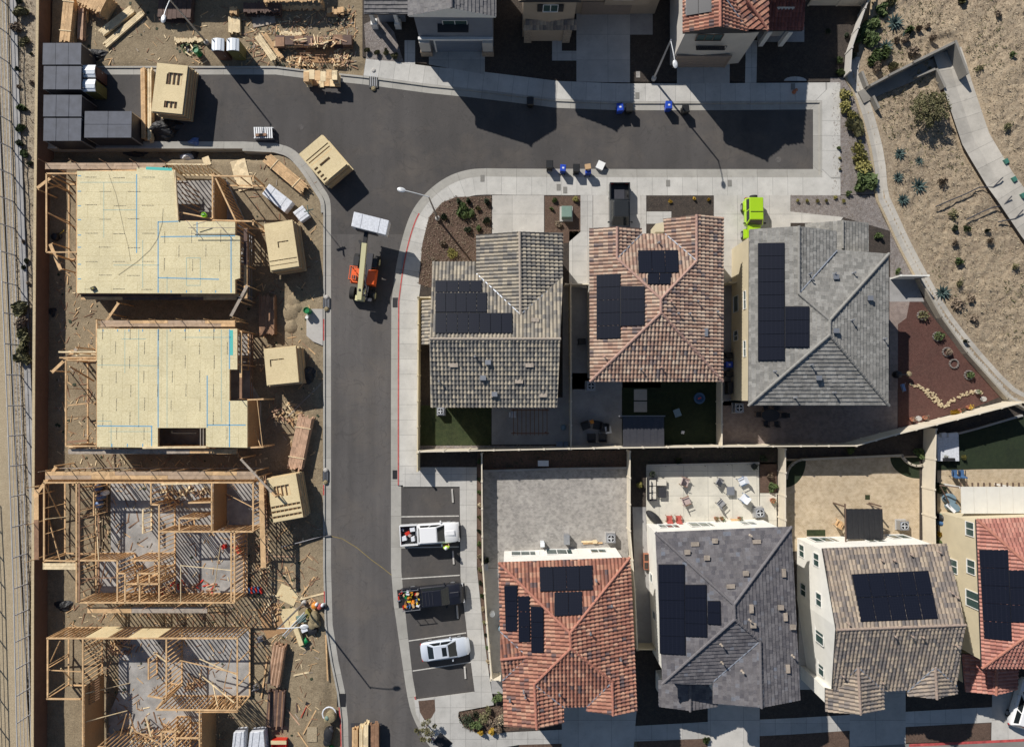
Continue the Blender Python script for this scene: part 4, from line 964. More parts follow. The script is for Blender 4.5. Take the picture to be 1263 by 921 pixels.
# ---- north row 1: slate blue house
n1 = House('house', 'slate blue gabled house with charcoal roof, left of the tan house at the top', 'house',
 [[(503, -90, E), (557, -90, 7.1), (557, 10, 7.1), (503, 20, E)], [(557, -90, 7.1), (612, -90, E), (612, 21, E), (557, 10, 7.1)]],
 [(503, -90, E), (557, -90, 7.1), (612, -90, E), (612, 21, E), (557, 10, 7.1), (503, 20, E)], 'stucco_slate', 'tile_charcoal', 'flat', 'cap_slate', caps=[[(557, -90, 7.1), (557, 10, 7.1)]], soffit='trim_white')
n1.window(561, 28, 2.2, 0.7, 2)
n1.garage(565, 45, 4.6, 'garage_blue')
def on_front(h, px, py):        # point on the south wall
 return h.wallhit(px, py)
r = n1.wallhit(560, 40)
if r:
 p, t, n = r; m = MB(); c = sum((q for q in n1.outs[0]), V((0, 0, 0))) / 6; x0 = P(516, 37, 2.6).x; x1 = P(608, 37, 2.6).x
 m.box(V(((x0 + x1) / 2, p.y + n.y * 0.12, 2.72)), (x1 - x0, 0.26, 0.2)); n1.part('belly_band', m, 'trim_white')
 for xx in (x0 + 0.55, x1 - 0.55):
  m = MB(); m.box(V((xx, p.y + n.y * 0.25, 1.35)), (1.0, 0.5, 2.5)); n1.part('pillar', m, 'stucco_pale')
  m = MB(); m.box(V((xx, p.y + n.y * 0.28, 0.5)), (1.15, 0.6, 0.9)); n1.part('pillar_base', m, 'stone')
 m = MB(); m.box(V((P(559, 21, 4.9).x, p.y + n.y * 0.35, 5.0)), (2.9, 0.8, 0.1)); n1.part('window_awning', m, 'trim_dark')
nl = House('house_porch', 'low charcoal porch roof on white posts, joined to the slate blue house', 'porch',
 [[(449, -60, 4.3), (506, -60, 4.3), (506, 17.5, 3.1), (449, 17.5, 3.1)]], [(449, -60, 4.3), (506, -60, 4.3), (506, 17.5, 3.1), (449, 17.5, 3.1)], 'stucco_slate', 'tile_charcoal', 'flat', 'cap_slate', inset=0.9)
for px in (461, 490):
 m = MB(); a = P(px, 27, 1.0); m.box((a.x, a.y, 1.5), (0.35, 0.35, 2.9)); m.box((a.x, a.y, 0.55), (0.6, 0.6, 0.95)); nl.part('porch_post', m, 'trim_white')
# ---- north row 2: tan house
n2 = House('house', 'tan stucco house with dark shuttered window and stone edged porch at the top', 'house',
 [[(640, -80, E), (680, -80, 6.8), (680, -4, 6.8), (640, 2, E)], [(680, -80, 6.8), (718, -80, E), (718, 2, E), (680, -4, 6.8)]],
 [(640, -80, E), (680, -80, 6.8), (718, -80, E), (718, 2, E), (680, -4, 6.8), (640, 2, E)], 'stucco_tan', 'tile_brindle', 'barrel', 'cap_brindle', caps=[[(680, -80, 6.8), (680, -4, 6.8)]])
n2.window(679, 10, 1.3, 1.0, 2, shutters='tarp_black')
ry = P(679, 37, 2.75).y; y1 = P(679, 24, 3.3).y; xa = P(647, 38, 2.7).x; xb = P(706, 38, 2.7).x
q = Face([(649, 24, 3.35), (711, 24, 3.35), (711, 37.5, 2.75), (645, 37.5, 2.75)]); mb = MB(); tile_face(mb, q, 'barrel'); n2.part('porch_roof', mb, 'tile_brindle')
m = MB(); m.box(((xa + xb) / 2, ry + 0.75, 1.35), (xb - xa - 0.3, 0.9, 2.55)); n2.part('porch_wall', m, 'stucco_tan')
for xx in (xa + 0.35, xb - 0.45):
 m = MB(); m.box((xx, ry + 0.35, 1.35), (0.75, 0.5, 2.55)); n2.part('porch_pillar', m, 'stone')
wa = P(712, 24, 0).x; wb = P(780, 24, 0).x; wy = P(740, 24, 0).y
m = MB(); m.prism([(wa - 0.3, wy + 0.5), (wb + 2.2, wy + 0.5), (wb + 2.2, wy + 9), (wa - 0.3, wy + 9)], 0.05, 5.6); n2.part('garage_wing', m, 'stucco_tan')
m = MB(); m.prism([(P(745, 10, 2.8).x, wy - 0.25), (P(799, 10, 2.8).x, wy - 0.25), (P(799, 10, 2.8).x, wy + 9), (P(745, 10, 2.8).x, wy + 9)], 2.9, 6.2); n2.part('upper_bay', m, 'stucco_tan')
m = MB(); m.box(((wa + wb) / 2, wy + 0.45, 1.2), (4.9, 0.1, 2.2)); n2.part('garage_door', m, 'garage_brown')
m = MB(); bx = P(771, -1, 5).x; m.box((bx, wy - 0.3, 4.6), (1.6, 0.1, 1.1)); ob = n2.part('window', m, 'glass'); m = MB(); m.box((bx, wy - 0.3, 4.0), (1.9, 0.18, 0.12)); m.box((bx, wy - 0.3, 4.6), (0.07, 0.14, 1.1)); n2.part('frame', m, 'trim_white', ob)
# ---- north row 3: red roofed house
n3 = House('house', 'pale house with terracotta tiled roof and a balcony window above its garage', 'house',
 [[(842, -90, E), (888, -90, 7.0), (888, 33, 7.0), (842, 41, E)], [(888, -90, 7.0), (905, -40, 6.5), (922, 40, E), (888, 33, 7.0)],
     [(888, -90, 7.0), (950, -90, 7.0), (947, 38, E), (922, 38, E), (900, 0, 6.7)]],
 [(842, -90, E), (950, -90, 6), (947, 38, E), (922, 40, E), (888, 33, 7.0), (842, 41, E)], 'stucco_pale', 'tile_red', 'barrel', 'cap_red',
 caps=[[(888, -90, 7.0), (888, 33, 7.0)], [(919, -2, 6.6), (947, 38, E)]], valleys=[((893, -3, 6.9), (921, 37, E))])
n3.solar(0, [(846, -30), (877, -33), (877, 15), (846, 20)], 2, 2)
n3.window(875, 46, 2.3, 0.95, 3, frame='trim_brown'); n3.garage(867, 72, 5.0, 'garage_brown')
r = n3.wallhit(873, 56)
if r:
 p, t, n = r; m = MB(); x0, x1, z = P(855, 57, 3.2).x, P(890, 57, 3.2).x, p.z
 for zz in (z - 0.1, z + 0.55): m.beam((x0, p.y + n.y * 0.35, zz), (x1, p.y + n.y * 0.35, zz), 0.05, 0.05)
 for i in range(15): x = x0 + (x1 - x0) * i / 14; m.beam((x, p.y + n.y * 0.35, z - 0.1), (x, p.y + n.y * 0.35, z + 0.55), 0.03, 0.03)
 m.box(((x0 + x1) / 2, p.y + n.y * 0.18, z - 0.15), (x1 - x0, 0.4, 0.06)); n3.part('balcony_rail', m, 'trim_dark')
np_ = House('house_porch', 'maroon tiled single storey wing right of the terracotta roofed house at the top', 'porch',
 [[(944, -5, 3.9), (993, -5, 3.9), (991, 38, 3.0), (946, 38, 3.0)]], [(944, -5, 3.9), (993, -5, 3.9), (991, 38, 3.0), (946, 38, 3.0)], 'stucco_pale', 'tile_maroon', 'barrel', 'cap_red', inset=1.0)
for px in (944, 969):
 m = MB(); a = P(px, 46, 1.5); m.box((a.x, a.y, 1.4), (0.45, 0.45, 2.7)); np_.part('porch_post', m, 'trim_white')
m = MB(); a = P(948, 0, 5); b = P(994, 6, 3.6); m.prism([(a.x, b.y + 0.4), (b.x, b.y + 0.4), (b.x, b.y + 12), (a.x, b.y + 12)], 0.1, 5.6); np_.part('upper_wall', m, 'stucco_pale')
# ============================================================ BUILDING SITE
def PZ(x, y, z): return P(x, y, z)
def stud_wall_mb(a, b, z0, z1, sp=0.41, plate=0.14, th=0.045, noggin=False, double=2):
 m = MB(); a = V((a.x, a.y, 0)); b = V((b.x, b.y, 0)); d = b - a; L = d.length; t = d.normalized(); rz = atan2(t.y, t.x)
 c = (a + b) / 2
 m.box((c.x, c.y, z0 + th / 2), (L, plate, th), rz)
 for i in range(double): m.box((c.x, c.y, z1 - th * (i + .5) - i * 0.003), (L - i * 0.02, plate - i * 0.004, th), rz)
 n = max(1, int(L / sp)); zt = z1 - th * double - 0.004
 for i in range(n + 1):
  p = a + t * min(L - 0.03, max(0.03, i * L / n)); m.box((p.x, p.y, (z0 + th + zt) / 2), (th, plate - 0.012, zt - z0 - th), rz)
 if noggin: m.box((c.x, c.y, (z0 + z1) / 2), (L - 0.1, plate - 0.03, th), rz)
 return m
class Frame:
 def __init__(s, label, px, py, name='unfinished_house'):
  s.root = thing(name, label, 'unfinished house', P(px, py, -0.3))
 def wall(s, x0, y0, x1, y1, z1=3.05, z0=0.0, mat='lumber', name='stud_wall', **k):
  mb = stud_wall_mb(P(x0, y0, z1), P(x1, y1, z1), z0, z1, **k); return mb.build(name, mat, s.root, world=True)
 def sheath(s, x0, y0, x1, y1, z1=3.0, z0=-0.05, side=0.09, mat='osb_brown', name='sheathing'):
  a = P(x0, y0, z1); b = P(x1, y1, z1); d = b - a; t = d.normalized(); n = V((-t.y, t.x, 0)); c = (a + b) / 2 + n * side; c.z = (z0 + z1) / 2
  return MB().box(c, (d.length, 0.02, z1 - z0), atan2(t.y, t.x)).build(name, mat, s.root, world=True)
 def beam(s, a, b, w=0.09, h=0.14, mat='lumber', name='brace'):
  return MB().beam(P(*a), P(*b), w, h).build(name, mat, s.root, world=True)
 def slab(s, pts, z=3.05, top=0.0, mat='slab', name='slab', bot=-0.7):
  q = [P(x, y, z) for x, y in pts]; return MB().prism([(p.x, p.y) for p in q], bot, top).build(name, mat, s.root, world=True)
 def deck(s, pts, z, mat):
  q = [P(x, y, z) for x, y in pts]
  o = MB().prism([(p.x, p.y) for p in q], z - 0.03, z).build('floor_deck', mat, s.root, world=True)
  j = MB().prism([(p.x, p.y) for p in inset_poly(q, 0.02)], z - 0.33, z - 0.033).build('joist_rim', 'lumber', s.root, world=True); return o
def marks(fr, z, segs, mat, w=0.05, name='layout_line', parent=None):
 for a, b in segs: MB().beam(P(*a, z + 0.004), P(*b, z + 0.004), w, 0.004).build(name, mat, parent or fr.root, world=True)
flat('ink', (0.12, 0.105, 0.08), 0.9); flat('chalk_blue', (0.13, 0.36, 0.55), 0.9); flat('chalk_teal', (0.10, 0.50, 0.44), 0.9); flat('chalk_faint', (0.36, 0.48, 0.42), 0.9)
def stamps(parent, z, x0, x1, y0, y1, vert, skip=()):
 m = MB()
 sx, sy = (35, 17.2) if not vert else (17.2, 35); j = 0; y = y0
 while y < y1:
  x = x0 + ((sx / 2 if j % 2 else 0) if not vert else 0); i = 0
  while x < x1:
   yy = y + (sy / 2 if (vert and i % 2) else 0)
   if yy < y1 and not any(a <= x <= c and b <= yy <= d for a, b, c, d in skip):
    p = P(x + ru(-1, 1), yy + ru(-.6, .6), z + 0.003); t = -0.55
    while t < 0.55:
     l = ru(0.05, 0.16)
     if not vert: m.box((p.x + t + l / 2, p.y, z + 0.004), (l, ru(.04, .07), 0.004))
     else: m.box((p.x, p.y + t + l / 2, z + 0.004), (ru(.04, .07), l, 0.004))
     t += l + ru(0.02, 0.06)
   x += sx if not vert else sx; i += 1
  y += sy; j += 1
 o = m.build('stamp_print', 'ink', parent, world=True); o['kind'] = 'stuff'
# ---- frame 1: sheathed first floor deck, north
ZD = 3.25
f1 = Frame('framed house with the largest pale board deck, northernmost of the four under construction', 195, 285)
D1 = [(95, 211), (168.5, 211), (168.5, 206.6), (214, 209.5), (220, 272.5), (290, 273.7), (290, 290), (296, 291.5), (296, 343), (290, 344.7), (290, 362), (95, 361.5)]
f1.slab([(95, 211), (262, 209), (290, 273), (291, 362), (95, 362)], ZD)
dk1 = f1.deck(D1, ZD, 'osb_deck')
for a, b, sh in (((95, 212), (95, 361), 1), ((95, 361), (290, 361), 1), ((291, 273), (291, 361), -1), ((95, 212), (205, 209), 0), ((262, 212), (291, 273), 0), ((262, 212), (262, 271), 0), ((220, 273), (262, 273), 0)):
 f1.wall(*a, *b, z1=2.9);
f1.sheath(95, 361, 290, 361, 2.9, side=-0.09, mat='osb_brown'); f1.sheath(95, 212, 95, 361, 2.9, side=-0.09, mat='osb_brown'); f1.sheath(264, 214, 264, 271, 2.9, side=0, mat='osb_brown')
# open garage bay to the west
for a, b in (((57, 214), (95, 214)), ((57, 214), (57, 311)), ((57, 311), (95, 311))): f1.wall(*a, *b, z1=3.05, z0=-0.3, sp=2.6)
f1.beam((58, 216, 2.9), (90, 240, 0)); f1.beam((58, 262, 2.9), (92, 280, 0)); f1.beam((59, 232, 3.0), (75, 228, 0.2))
# open stair corner: leaning studs, joists
for i in range(9): x = 206 + i * 6; f1.beam((x, 203, 3.2), (x + 4, 213, 3.0), 0.05, 0.2, 'lumber', 'joist')
f1.wall(204, 202.5, 256, 203, z1=3.2, mat='lumber_pale')
for i in range(5): f1.beam((224, 252 - i * 7, 1.6), (246, 262 - i * 6, 0.3), 0.1, 0.05, 'lumber', 'joist')
f1.beam((222, 262, 2.9), (262, 270, 2.9), 0.12, 0.2); f1.beam((216, 210, 3.3), (220, 272, 3.3), 0.1, 0.2, 'lumber_pale')
f1.wall(262, 271.5, 314, 273, z1=3.0, sp=1.2); f1.wall(262, 217, 312, 217.5, z1=3.0, sp=1.2); f1.wall(312, 216, 312, 224, z1=3.0); f1.wall(312, 271, 312, 278, z1=3.0)
# upstand wall at the east edge, boards, rails lying on the deck
stamps(dk1, ZD, 112, 192, 219, 358, False); stamps(dk1, ZD, 203, 288, 292, 340, True)
marks(f1, ZD, [((168.5, 215), (168.5, 312)), ((195, 273), (195, 361)), ((195, 274), (220, 273)), ((198, 292), (290, 291)), ((285, 292), (285, 361)), ((195, 342.5), (270, 344.5)), ((243, 274), (243, 292))], 'chalk_blue', 0.09, parent=dk1)
marks(f1, ZD, [((99, 225), (168, 225)), ((127, 259), (168, 259)), ((128, 225), (128, 293)), ((230, 318), (247, 318)), ((230, 318), (230, 352)), ((247, 318), (247, 352)), ((230, 352), (247, 352)), ((140, 327), (196, 327)), ((206, 340), (206, 361)), ((176, 296), (176, 355))], 'chalk_faint', 0.05, parent=dk1)
marks(f1, ZD, [((180, 207.5), (212, 209))], 'chalk_teal', 0.28, parent=dk1)
marks(f1, ZD, [((96, y), (100, y)) for y in (217, 236, 254, 271, 290, 305, 326, 344)] + [((x, 358), (x, 361)) for x in (211, 230, 248, 266)], 'chalk_blue', 0.08, parent=dk1)
for a, b in (((232, 281, ), (290, 281)), ((236, 288), (290, 288)), ((230, 272), (242, 287)), ((266, 272), (279, 287)), ((238, 278), (254, 273))): f1.beam((*a, ZD + 0.5), (*b, ZD + 0.5), 0.05, 0.05, 'plank_grey', 'guard_rail')
q = [P(x, y, ZD + 0.03) for x, y in ((134, 215), (143, 240), (148, 262), (153, 285), (158, 303), (161, 322))]
one('air_hose', MB().path([v - q[0] for v in q], 0.009, 5), 'ink', 'thin dark hose trailing down the northern board deck from its top edge', 'hose', q[0])
q = [P(x, y, ZD + 0.03) for x, y in ((201, 257), (200, 275), (194, 295), (185, 308), (170, 322), (146, 339))]
one('air_hose', MB().path([v - q[0] for v in q], 0.011, 5), 'ink', 'dark hose curving across the northern board deck to its lower left', 'hose', q[0])
c = P(116, 356, ZD); t = thing('nail_gun_case', 'small dark tool case with yellow lid on the northern board deck', 'tool case', c)
MB().box((0, 0, 0.1), (0.42, 0.32, 0.2), 0.4).build('case', 'black', t); MB().box((0, 0, 0.215), (0.22, 0.16, 0.03), 0.4).build('lid', 'leaf_yellow', t)
c = P(253, 266, 3.0); t = thing('bucket', 'lime green bucket at the open stair corner of the northern frame', 'bucket', V((c.x, c.y, 2.95)))
MB().lathe((0, 0, 0), [(0.2, 0), (0.25, 0.38), (0.22, 0.38), (0.18, 0.03)], 14).build('shell', 'hivis', t); MB().path([V((-.24, 0, .38)), V((-.1, 0, .5)), V((.1, 0, .5)), V((.24, 0, .38))], 0.012, 5).build('handle', 'metal_grey', t)
# ---- frame 2: second deck
f2 = Frame('framed house with a pale board deck and a dark stair hole in its lower edge', 205, 478)
D2 = [(119.6, 405.5), (292.6, 405.5), (292.6, 455.6), (283, 455.6), (283, 494), (305, 494), (305, 552), (254, 551), (254, 527.6), (194.6, 527.6), (194.6, 552), (119.6, 551)]
f2.slab([(120, 406), (292, 406), (292, 470), (305, 494), (305, 552), (120, 551)], ZD)
dk2 = f2.deck(D2, ZD, 'osb_deck_turned')
for a, b in (((120, 406), (292, 406)), ((120, 406), (120, 551)), ((120, 551), (305, 551)), ((292, 406), (292, 455)), ((305, 494), (305, 551))): f2.wall(*a, *b, z1=2.9)
f2.sheath(120, 406, 120, 551, 2.9, side=-0.09); f2.sheath(120, 551, 305, 552, 2.9, side=-0.09); f2.sheath(305, 494, 305, 551, 2.9, side=0.09)
for a, b in (((81, 444), (119, 444)), ((81, 444), (81, 550)), ((81, 550), (119, 550))): f2.wall(*a, *b, z1=3.05, z0=-0.3, sp=2.6)
f2.wall(119, 394, 119, 445, z1=3.1); f2.wall(72, 434, 119, 434, z1=3.0, sp=1.2, mat='lumber_pale'); f2.wall(73, 441, 119, 441, z1=2.9, sp=1.2)
f2.beam((84, 500, 1.2), (118, 496, 1.2), 0.1, 0.15); f2.beam((86, 452, 3.0), (116, 470, 0)); f2.beam((84, 545, 0.2), (108, 543, 0.2), 0.2, 0.2, 'lumber_brown')
stamps(dk2, ZD, 126, 290, 412, 545, True, skip=((190, 515, 260, 560), (280, 450, 300, 500)))
marks(f2, ZD, [((195, 406), (195, 527)), ((255.5, 463), (255.5, 527)), ((120, 525), (188, 525.5)), ((255.5, 524), (303, 524)), ((283, 495), (283, 551)), ((187, 526), (187, 550)), ((283, 406), (283, 455))], 'chalk_blue', 0.09, parent=dk2)
marks(f2, ZD, [((154, 406), (154, 460)), ((171, 406), (171, 527)), ((206, 406), (206, 527)), ((137, 519), (137, 551)), ((120, 519), (137, 519)), ((134, 532), (187, 532)), ((273, 406), (273, 520)), ((150, 418), (180, 418)), ((225, 416), (285, 416)), ((120, 450), (195, 451))], 'chalk_faint', 0.05, parent=dk2)
marks(f2, ZD, [((285.5, 407), (285.5, 438))], 'chalk_teal', 0.28, parent=dk2)
marks(f2, ZD, [((x, 406), (x, 409)) for x in (127, 145, 159, 176, 210, 228, 246, 264)] + [((x, 547), (x, 551)) for x in (138, 157, 176)], 'chalk_blue', 0.08, parent=dk2)
for a, b in (((212, 534), (242, 534)), ((212, 531), (212, 534))): f2.beam((*a, 2.2), (*b, 2.2), 0.08, 0.08, 'lumber_pale', 'joist')
for x in (247.5, 251): f2.beam((x, 528, ZD + .05), (x, 551, ZD + .05), 0.06, 0.14, 'plank_grey', 'guard_rail')
f2.beam((176, 552, ZD + .1), (255, 551, ZD + .1), 0.18, 0.1, 'lumber_pale', 'guard_rail')
for y in (493, 552): f2.wall(305, y, 325, y - 1, z1=3.0, sp=0.5)
f2.beam((317, 492, 3.1), (324, 552, 3.0), 0.05, 0.05, 'lumber', 'brace'); f2.beam((309, 516, 1.0), (322, 552, 2.8), 0.05, 0.05, 'lumber', 'brace')
# ---- frame 3: open stud walls on a slab
f3 = Frame('open timber stud frame on a concrete slab, third building from the top on the site', 190, 668)
f3.slab([(113, 596), (312, 596), (312, 656), (289, 656), (289, 744), (118, 744), (98, 744), (98, 690), (113, 690)])
W3 = [(53, 595, 312, 595), (54, 595, 54, 691), (54, 691, 95, 692), (94, 595, 94, 743), (97.5, 595, 97.5, 743), (97, 743, 289, 743), (312, 595, 312, 655), (197, 655.5, 312, 655.5), (285, 655, 285, 743), (289, 655, 289, 743),
      (186, 596, 186, 622), (186, 622, 196, 622.5), (196, 622, 196, 743), (98, 691, 144, 691), (161, 691, 196, 691), (144.5, 691, 144.5, 743), (144.5, 707, 154, 707), (154, 707, 154, 743), (154, 720, 196, 720), (170, 707, 196, 707), (170, 707, 170, 720), (184, 707, 184, 720),
      (261, 596, 261, 655), (221, 639, 221, 655), (221, 639, 246, 639), (232, 620, 261, 619), (172, 720, 172, 743), (115, 596, 115, 636)]
for w_ in W3: f3.wall(*w_, z1=2.2 if w_[0] == 115 else 3.05, sp=2.4 if w_[0] in (53, 54) and w_ != W3[0] or w_[0] == 94 else (0.8 if w_[0] == 97.5 else 0.41), mat='lumber_brown' if w_[0] in (97.5,) else 'lumber')
f3.sheath(262, 597, 262, 655, 3.0, side=0.09)
for a, b in (((55, 597, 3.0), (76, 640, 0)), ((56, 640, 2.8), (94, 636, 0)), ((57, 685, 2.8), (90, 672, 0)), ((100, 636, 2.6), (122, 632, 0)), ((74, 690, 2.9), (60, 640, 0)), ((223, 697, 3), (223, 742, 3)), ((222, 697, 3), (286, 703, 3)), ((150, 595, 3), (168, 618, .5)), ((278, 608, 1), (311, 625, 3)),
             ((130, 693, 3), (120, 740, .2)), ((100, 713, 2.9), (144, 712, 2.9)), ((272, 672, 2.6), (262, 740, .1)), ((118, 640, .8), (118, 690, 2.9)), ((122, 691, 3), (118, 620, .2))): f3.beam(a, b, 0.05, 0.11, random.choice(['lumber', 'lumber_pale', 'lumber_brown']))
f3.wall(176, 628, 176, 658, z1=1.6, mat='lumber_pale')
f3.wall(245, 596, 198, 597, z1=3.1, mat='lumber_pale', sp=3)
f3.sheath(98, 601, 118, 601, 1.8, 0.0, 0, 'osb_brown')
# ---- frame 4
f4 = Frame('open timber stud frame at the bottom left, southernmost of the four under construction', 180, 860)
f4.slab([(123, 788), (292, 788), (292, 876), (247, 876), (247, 960), (110, 960), (110, 900), (123, 870)])
W4 = [(57, 787, 293, 787), (58.5, 787, 58.5, 861), (57, 861.5, 99, 862), (102, 788, 102, 960), (292.5, 787, 292.5, 876), (192, 875, 293, 876), (205, 788, 205, 858), (205, 858, 192, 875), (246, 877, 246, 960), (183, 812, 183, 838), (199, 902, 216, 902), (216, 910, 246, 910), (216, 902, 216, 940), (199, 902, 199, 940),
      (120, 921, 246, 935), (182, 858, 205, 862)]
for w_ in W4: f4.wall(*w_, z1=1.6 if w_[0] == 183 else 3.05, sp=2.0 if w_[0] in (58.5, 292.5) or w_[1] == 861.5 else 0.41)
for k in ((105, 787, 133, 787), (158, 787, 195, 787)): f4.sheath(*k, side=0.09, mat='osb')
f4.sheath(247.5, 878, 247.5, 960, side=0.09); f4.sheath(293, 788, 293, 876, z1=3.06, z0=2.75, side=-0.1, mat='lumber'); f4.sheath(240, 877, 293, 877, 3.06, 2.75, -0.1, 'lumber')
f4.sheath(104, 846, 104, 960, side=0.02)
for a, b in (((60, 820, 2.9), (84, 806, 0)), ((60, 856, 2.8), (86, 838, 0)), ((74, 790, 2.9), (62, 816, .5)), ((60, 826, 2.8), (100, 828, 2.8)), ((75, 824, 2.4), (88, 838, .2)), ((104, 800, 2.9), (124, 790, 0)), ((104, 842, 2.9), (124, 830, 0)), ((104, 855, 2.9), (160, 842, 0)),
             ((104, 890, 2.9), (157, 876, .5)), ((205, 816, 2.8), (190, 804, .8)), ((222, 814, 2.7), (292, 830, 2.9)), ((246, 812, 2.5), (292, 832, 2.9)), ((289, 866, 3), (245, 830, .1)), ((103, 912, 2), (118, 870, .1)), ((165, 900, 2.8), (200, 918, 2.9)), ((146, 915, .2), (156, 880, 2)), ((160, 880, 2), (170, 915, .2)),
             ((186, 908, 2.7), (180, 884, .3)), ((196, 884, 2.7), (206, 905, .2)), ((232, 888, 2.9), (216, 906, .3)), ((270, 876, 2.6), (262, 840, .2)), ((286, 800, 2.8), (272, 870, .2))): f4.beam(a, b, 0.05, 0.12, random.choice(['lumber', 'lumber_pale']))
for i in range(10): x = 262 + i * 3.4; f4.beam((x, 874, 2.7), (x + 7, 862, 0.2), 0.04, 0.13, 'lumber', 'joist')
for i in range(9): f4.beam((104, 848 + i * 3.0, 2.4), (123, 836 + i * 3.0, 2.2), 0.05, 0.13, 'lumber_brown', 'joist')
# ---- scaffolding walkways
def scaffold(a, b, z, wid, mat, label, rail=None, loose=True):
 A = P(*a, z); B = P(*b, z); d = B - A; L = d.length; t = d.normalized(); n = V((-t.y, t.x, 0)); rz = atan2(t.y, t.x); c = (A + B) / 2
 r = thing('scaffold', label, 'scaffold', V((c.x, c.y, -0.3)), 0, 'scaffold walkways round the framed houses')
 k = max(1, int(wid / 0.28)); lz = z + 0.3
 for i in range(k):
  s_ = 0.0
  while s_ < L - 0.3:
   l = min(ru(2.6, 4.6), L - s_); o = (i - (k - 1) / 2) * (wid / k); dz_ = ru(0, .02)
   p = A + t * (s_ + l / 2) + n * o; MB().box((p.x - c.x, p.y - c.y, lz + dz_), (l - 0.02, wid / k - 0.02, 0.045), rz + ru(-.006, .006)).build('plank', mat if rnd() < .7 else 'lumber', r); s_ += l
 m = max(2, int(L / 2.4))
 for i in range(m + 1):
  p = A + t * (L * i / m) + n * (wid / 2 + 0.04); MB().box((p.x - c.x, p.y - c.y, lz / 2), (0.09, 0.09, lz), rz).build('post', 'lumber', r)
  q = A + t * (L * i / m) - n * (wid / 2)
  MB().beam(V((p.x - c.x, p.y - c.y, lz - 0.06)), V((q.x - c.x, q.y - c.y, lz - 0.06)), 0.05, 0.09).build('bracket', 'lumber', r)
  if rail: MB().box((p.x - c.x, p.y - c.y, lz + 0.5), (0.05, 0.05, 1.0), rz).build('rail_post', rail, r)
 if rail:
  for hh in (0.5, 1.0):
   MB().beam(A + t * 0 + n * (wid / 2 + .08) - c + V((0, 0, lz - z + hh)), B + n * (wid / 2 + .08) - c + V((0, 0, lz - z + hh)), 0.04, 0.09).build('guard_rail', rail, r)
 return r
scaffold((56, 205), (204, 205), 2.9, 0.62, 'deckwood', 'plank walkway along the upper edge of the northernmost board deck', 'lumber_brown')
scaffold((100, 366), (298, 366), 2.6, 0.6, 'lumber_dark', 'dark plank walkway along the lower edge of the northernmost board deck', None)
scaffold((303, 368), (303, 282), 2.7, 0.35, 'lumber_dark', 'narrow dark walkway beside the east edge of the northernmost board deck', 'metal_grey')
scaffold((124, 399), (290, 399), 2.9, 0.62, 'deckwood', 'plank walkway between the two board decks, along the upper edge of the second', 'lumber')
scaffold((84, 556.5), (292, 556.5), 2.6, 0.5, 'plank_grey', 'plank walkway along the lower edge of the second board deck', None)
scaffold((297, 408), (297, 492), 2.9, 0.25, 'lumber_brown', 'narrow reddish walkway beside the east edge of the second board deck', 'lumber_brown')
scaffold((56, 586), (316, 586), 2.9, 0.75, 'deckwood', 'wide plank walkway along the upper edge of the third frame', 'plank_grey')
scaffold((45, 690), (45, 600), 2.6, 0.45, 'lumber_brown', 'narrow walkway along the west side of the third frame by the brown wall', 'lumber')
scaffold((53, 698), (94, 698), 2.9, 0.6, 'lumber_pale', 'short pale walkway below the garage bay of the third frame', None)
scaffold((108, 752), (256, 752), 2.4, 0.55, 'plank_grey', 'plank walkway along the lower edge of the third frame', 'lumber_pink')
scaffold((325, 700), (322, 588), 2.6, 0.5, 'lumber', 'tall plank walkway east of the third frame near the panel stack', 'lumber_pink')
scaffold((70, 214), (46, 232), 2.4, 0.3, 'lumber', 'short slanting walkway at the upper left corner of the northernmost frame', None)
scaffold((62, 301), (75, 333), 2.2, 0.35, 'lumber_pink', 'short slanting plank at the lower left corner of the northernmost frame', None)
scaffold((64, 459), (95, 430), 2.6, 0.3, 'plank_grey', 'slanting plank at the left end of the second board deck', None)
scaffold((43, 612), (69, 576), 2.6, 0.3, 'lumber', 'slanting plank at the upper left corner of the third frame', None)
scaffold((297, 566), (340, 612), 3.0, 0.22, 'plank_grey', 'slanting grey plank over the upper right corner of the third frame', None)
scaffold((305, 352), (285, 390), 2.8, 0.3, 'plank_grey', 'slanting plank between the two board decks at their right end', None)
scaffold((127, 402), (146, 374), 2.6, 0.25, 'lumber', 'slanting plank between the two board decks at their left end', None)
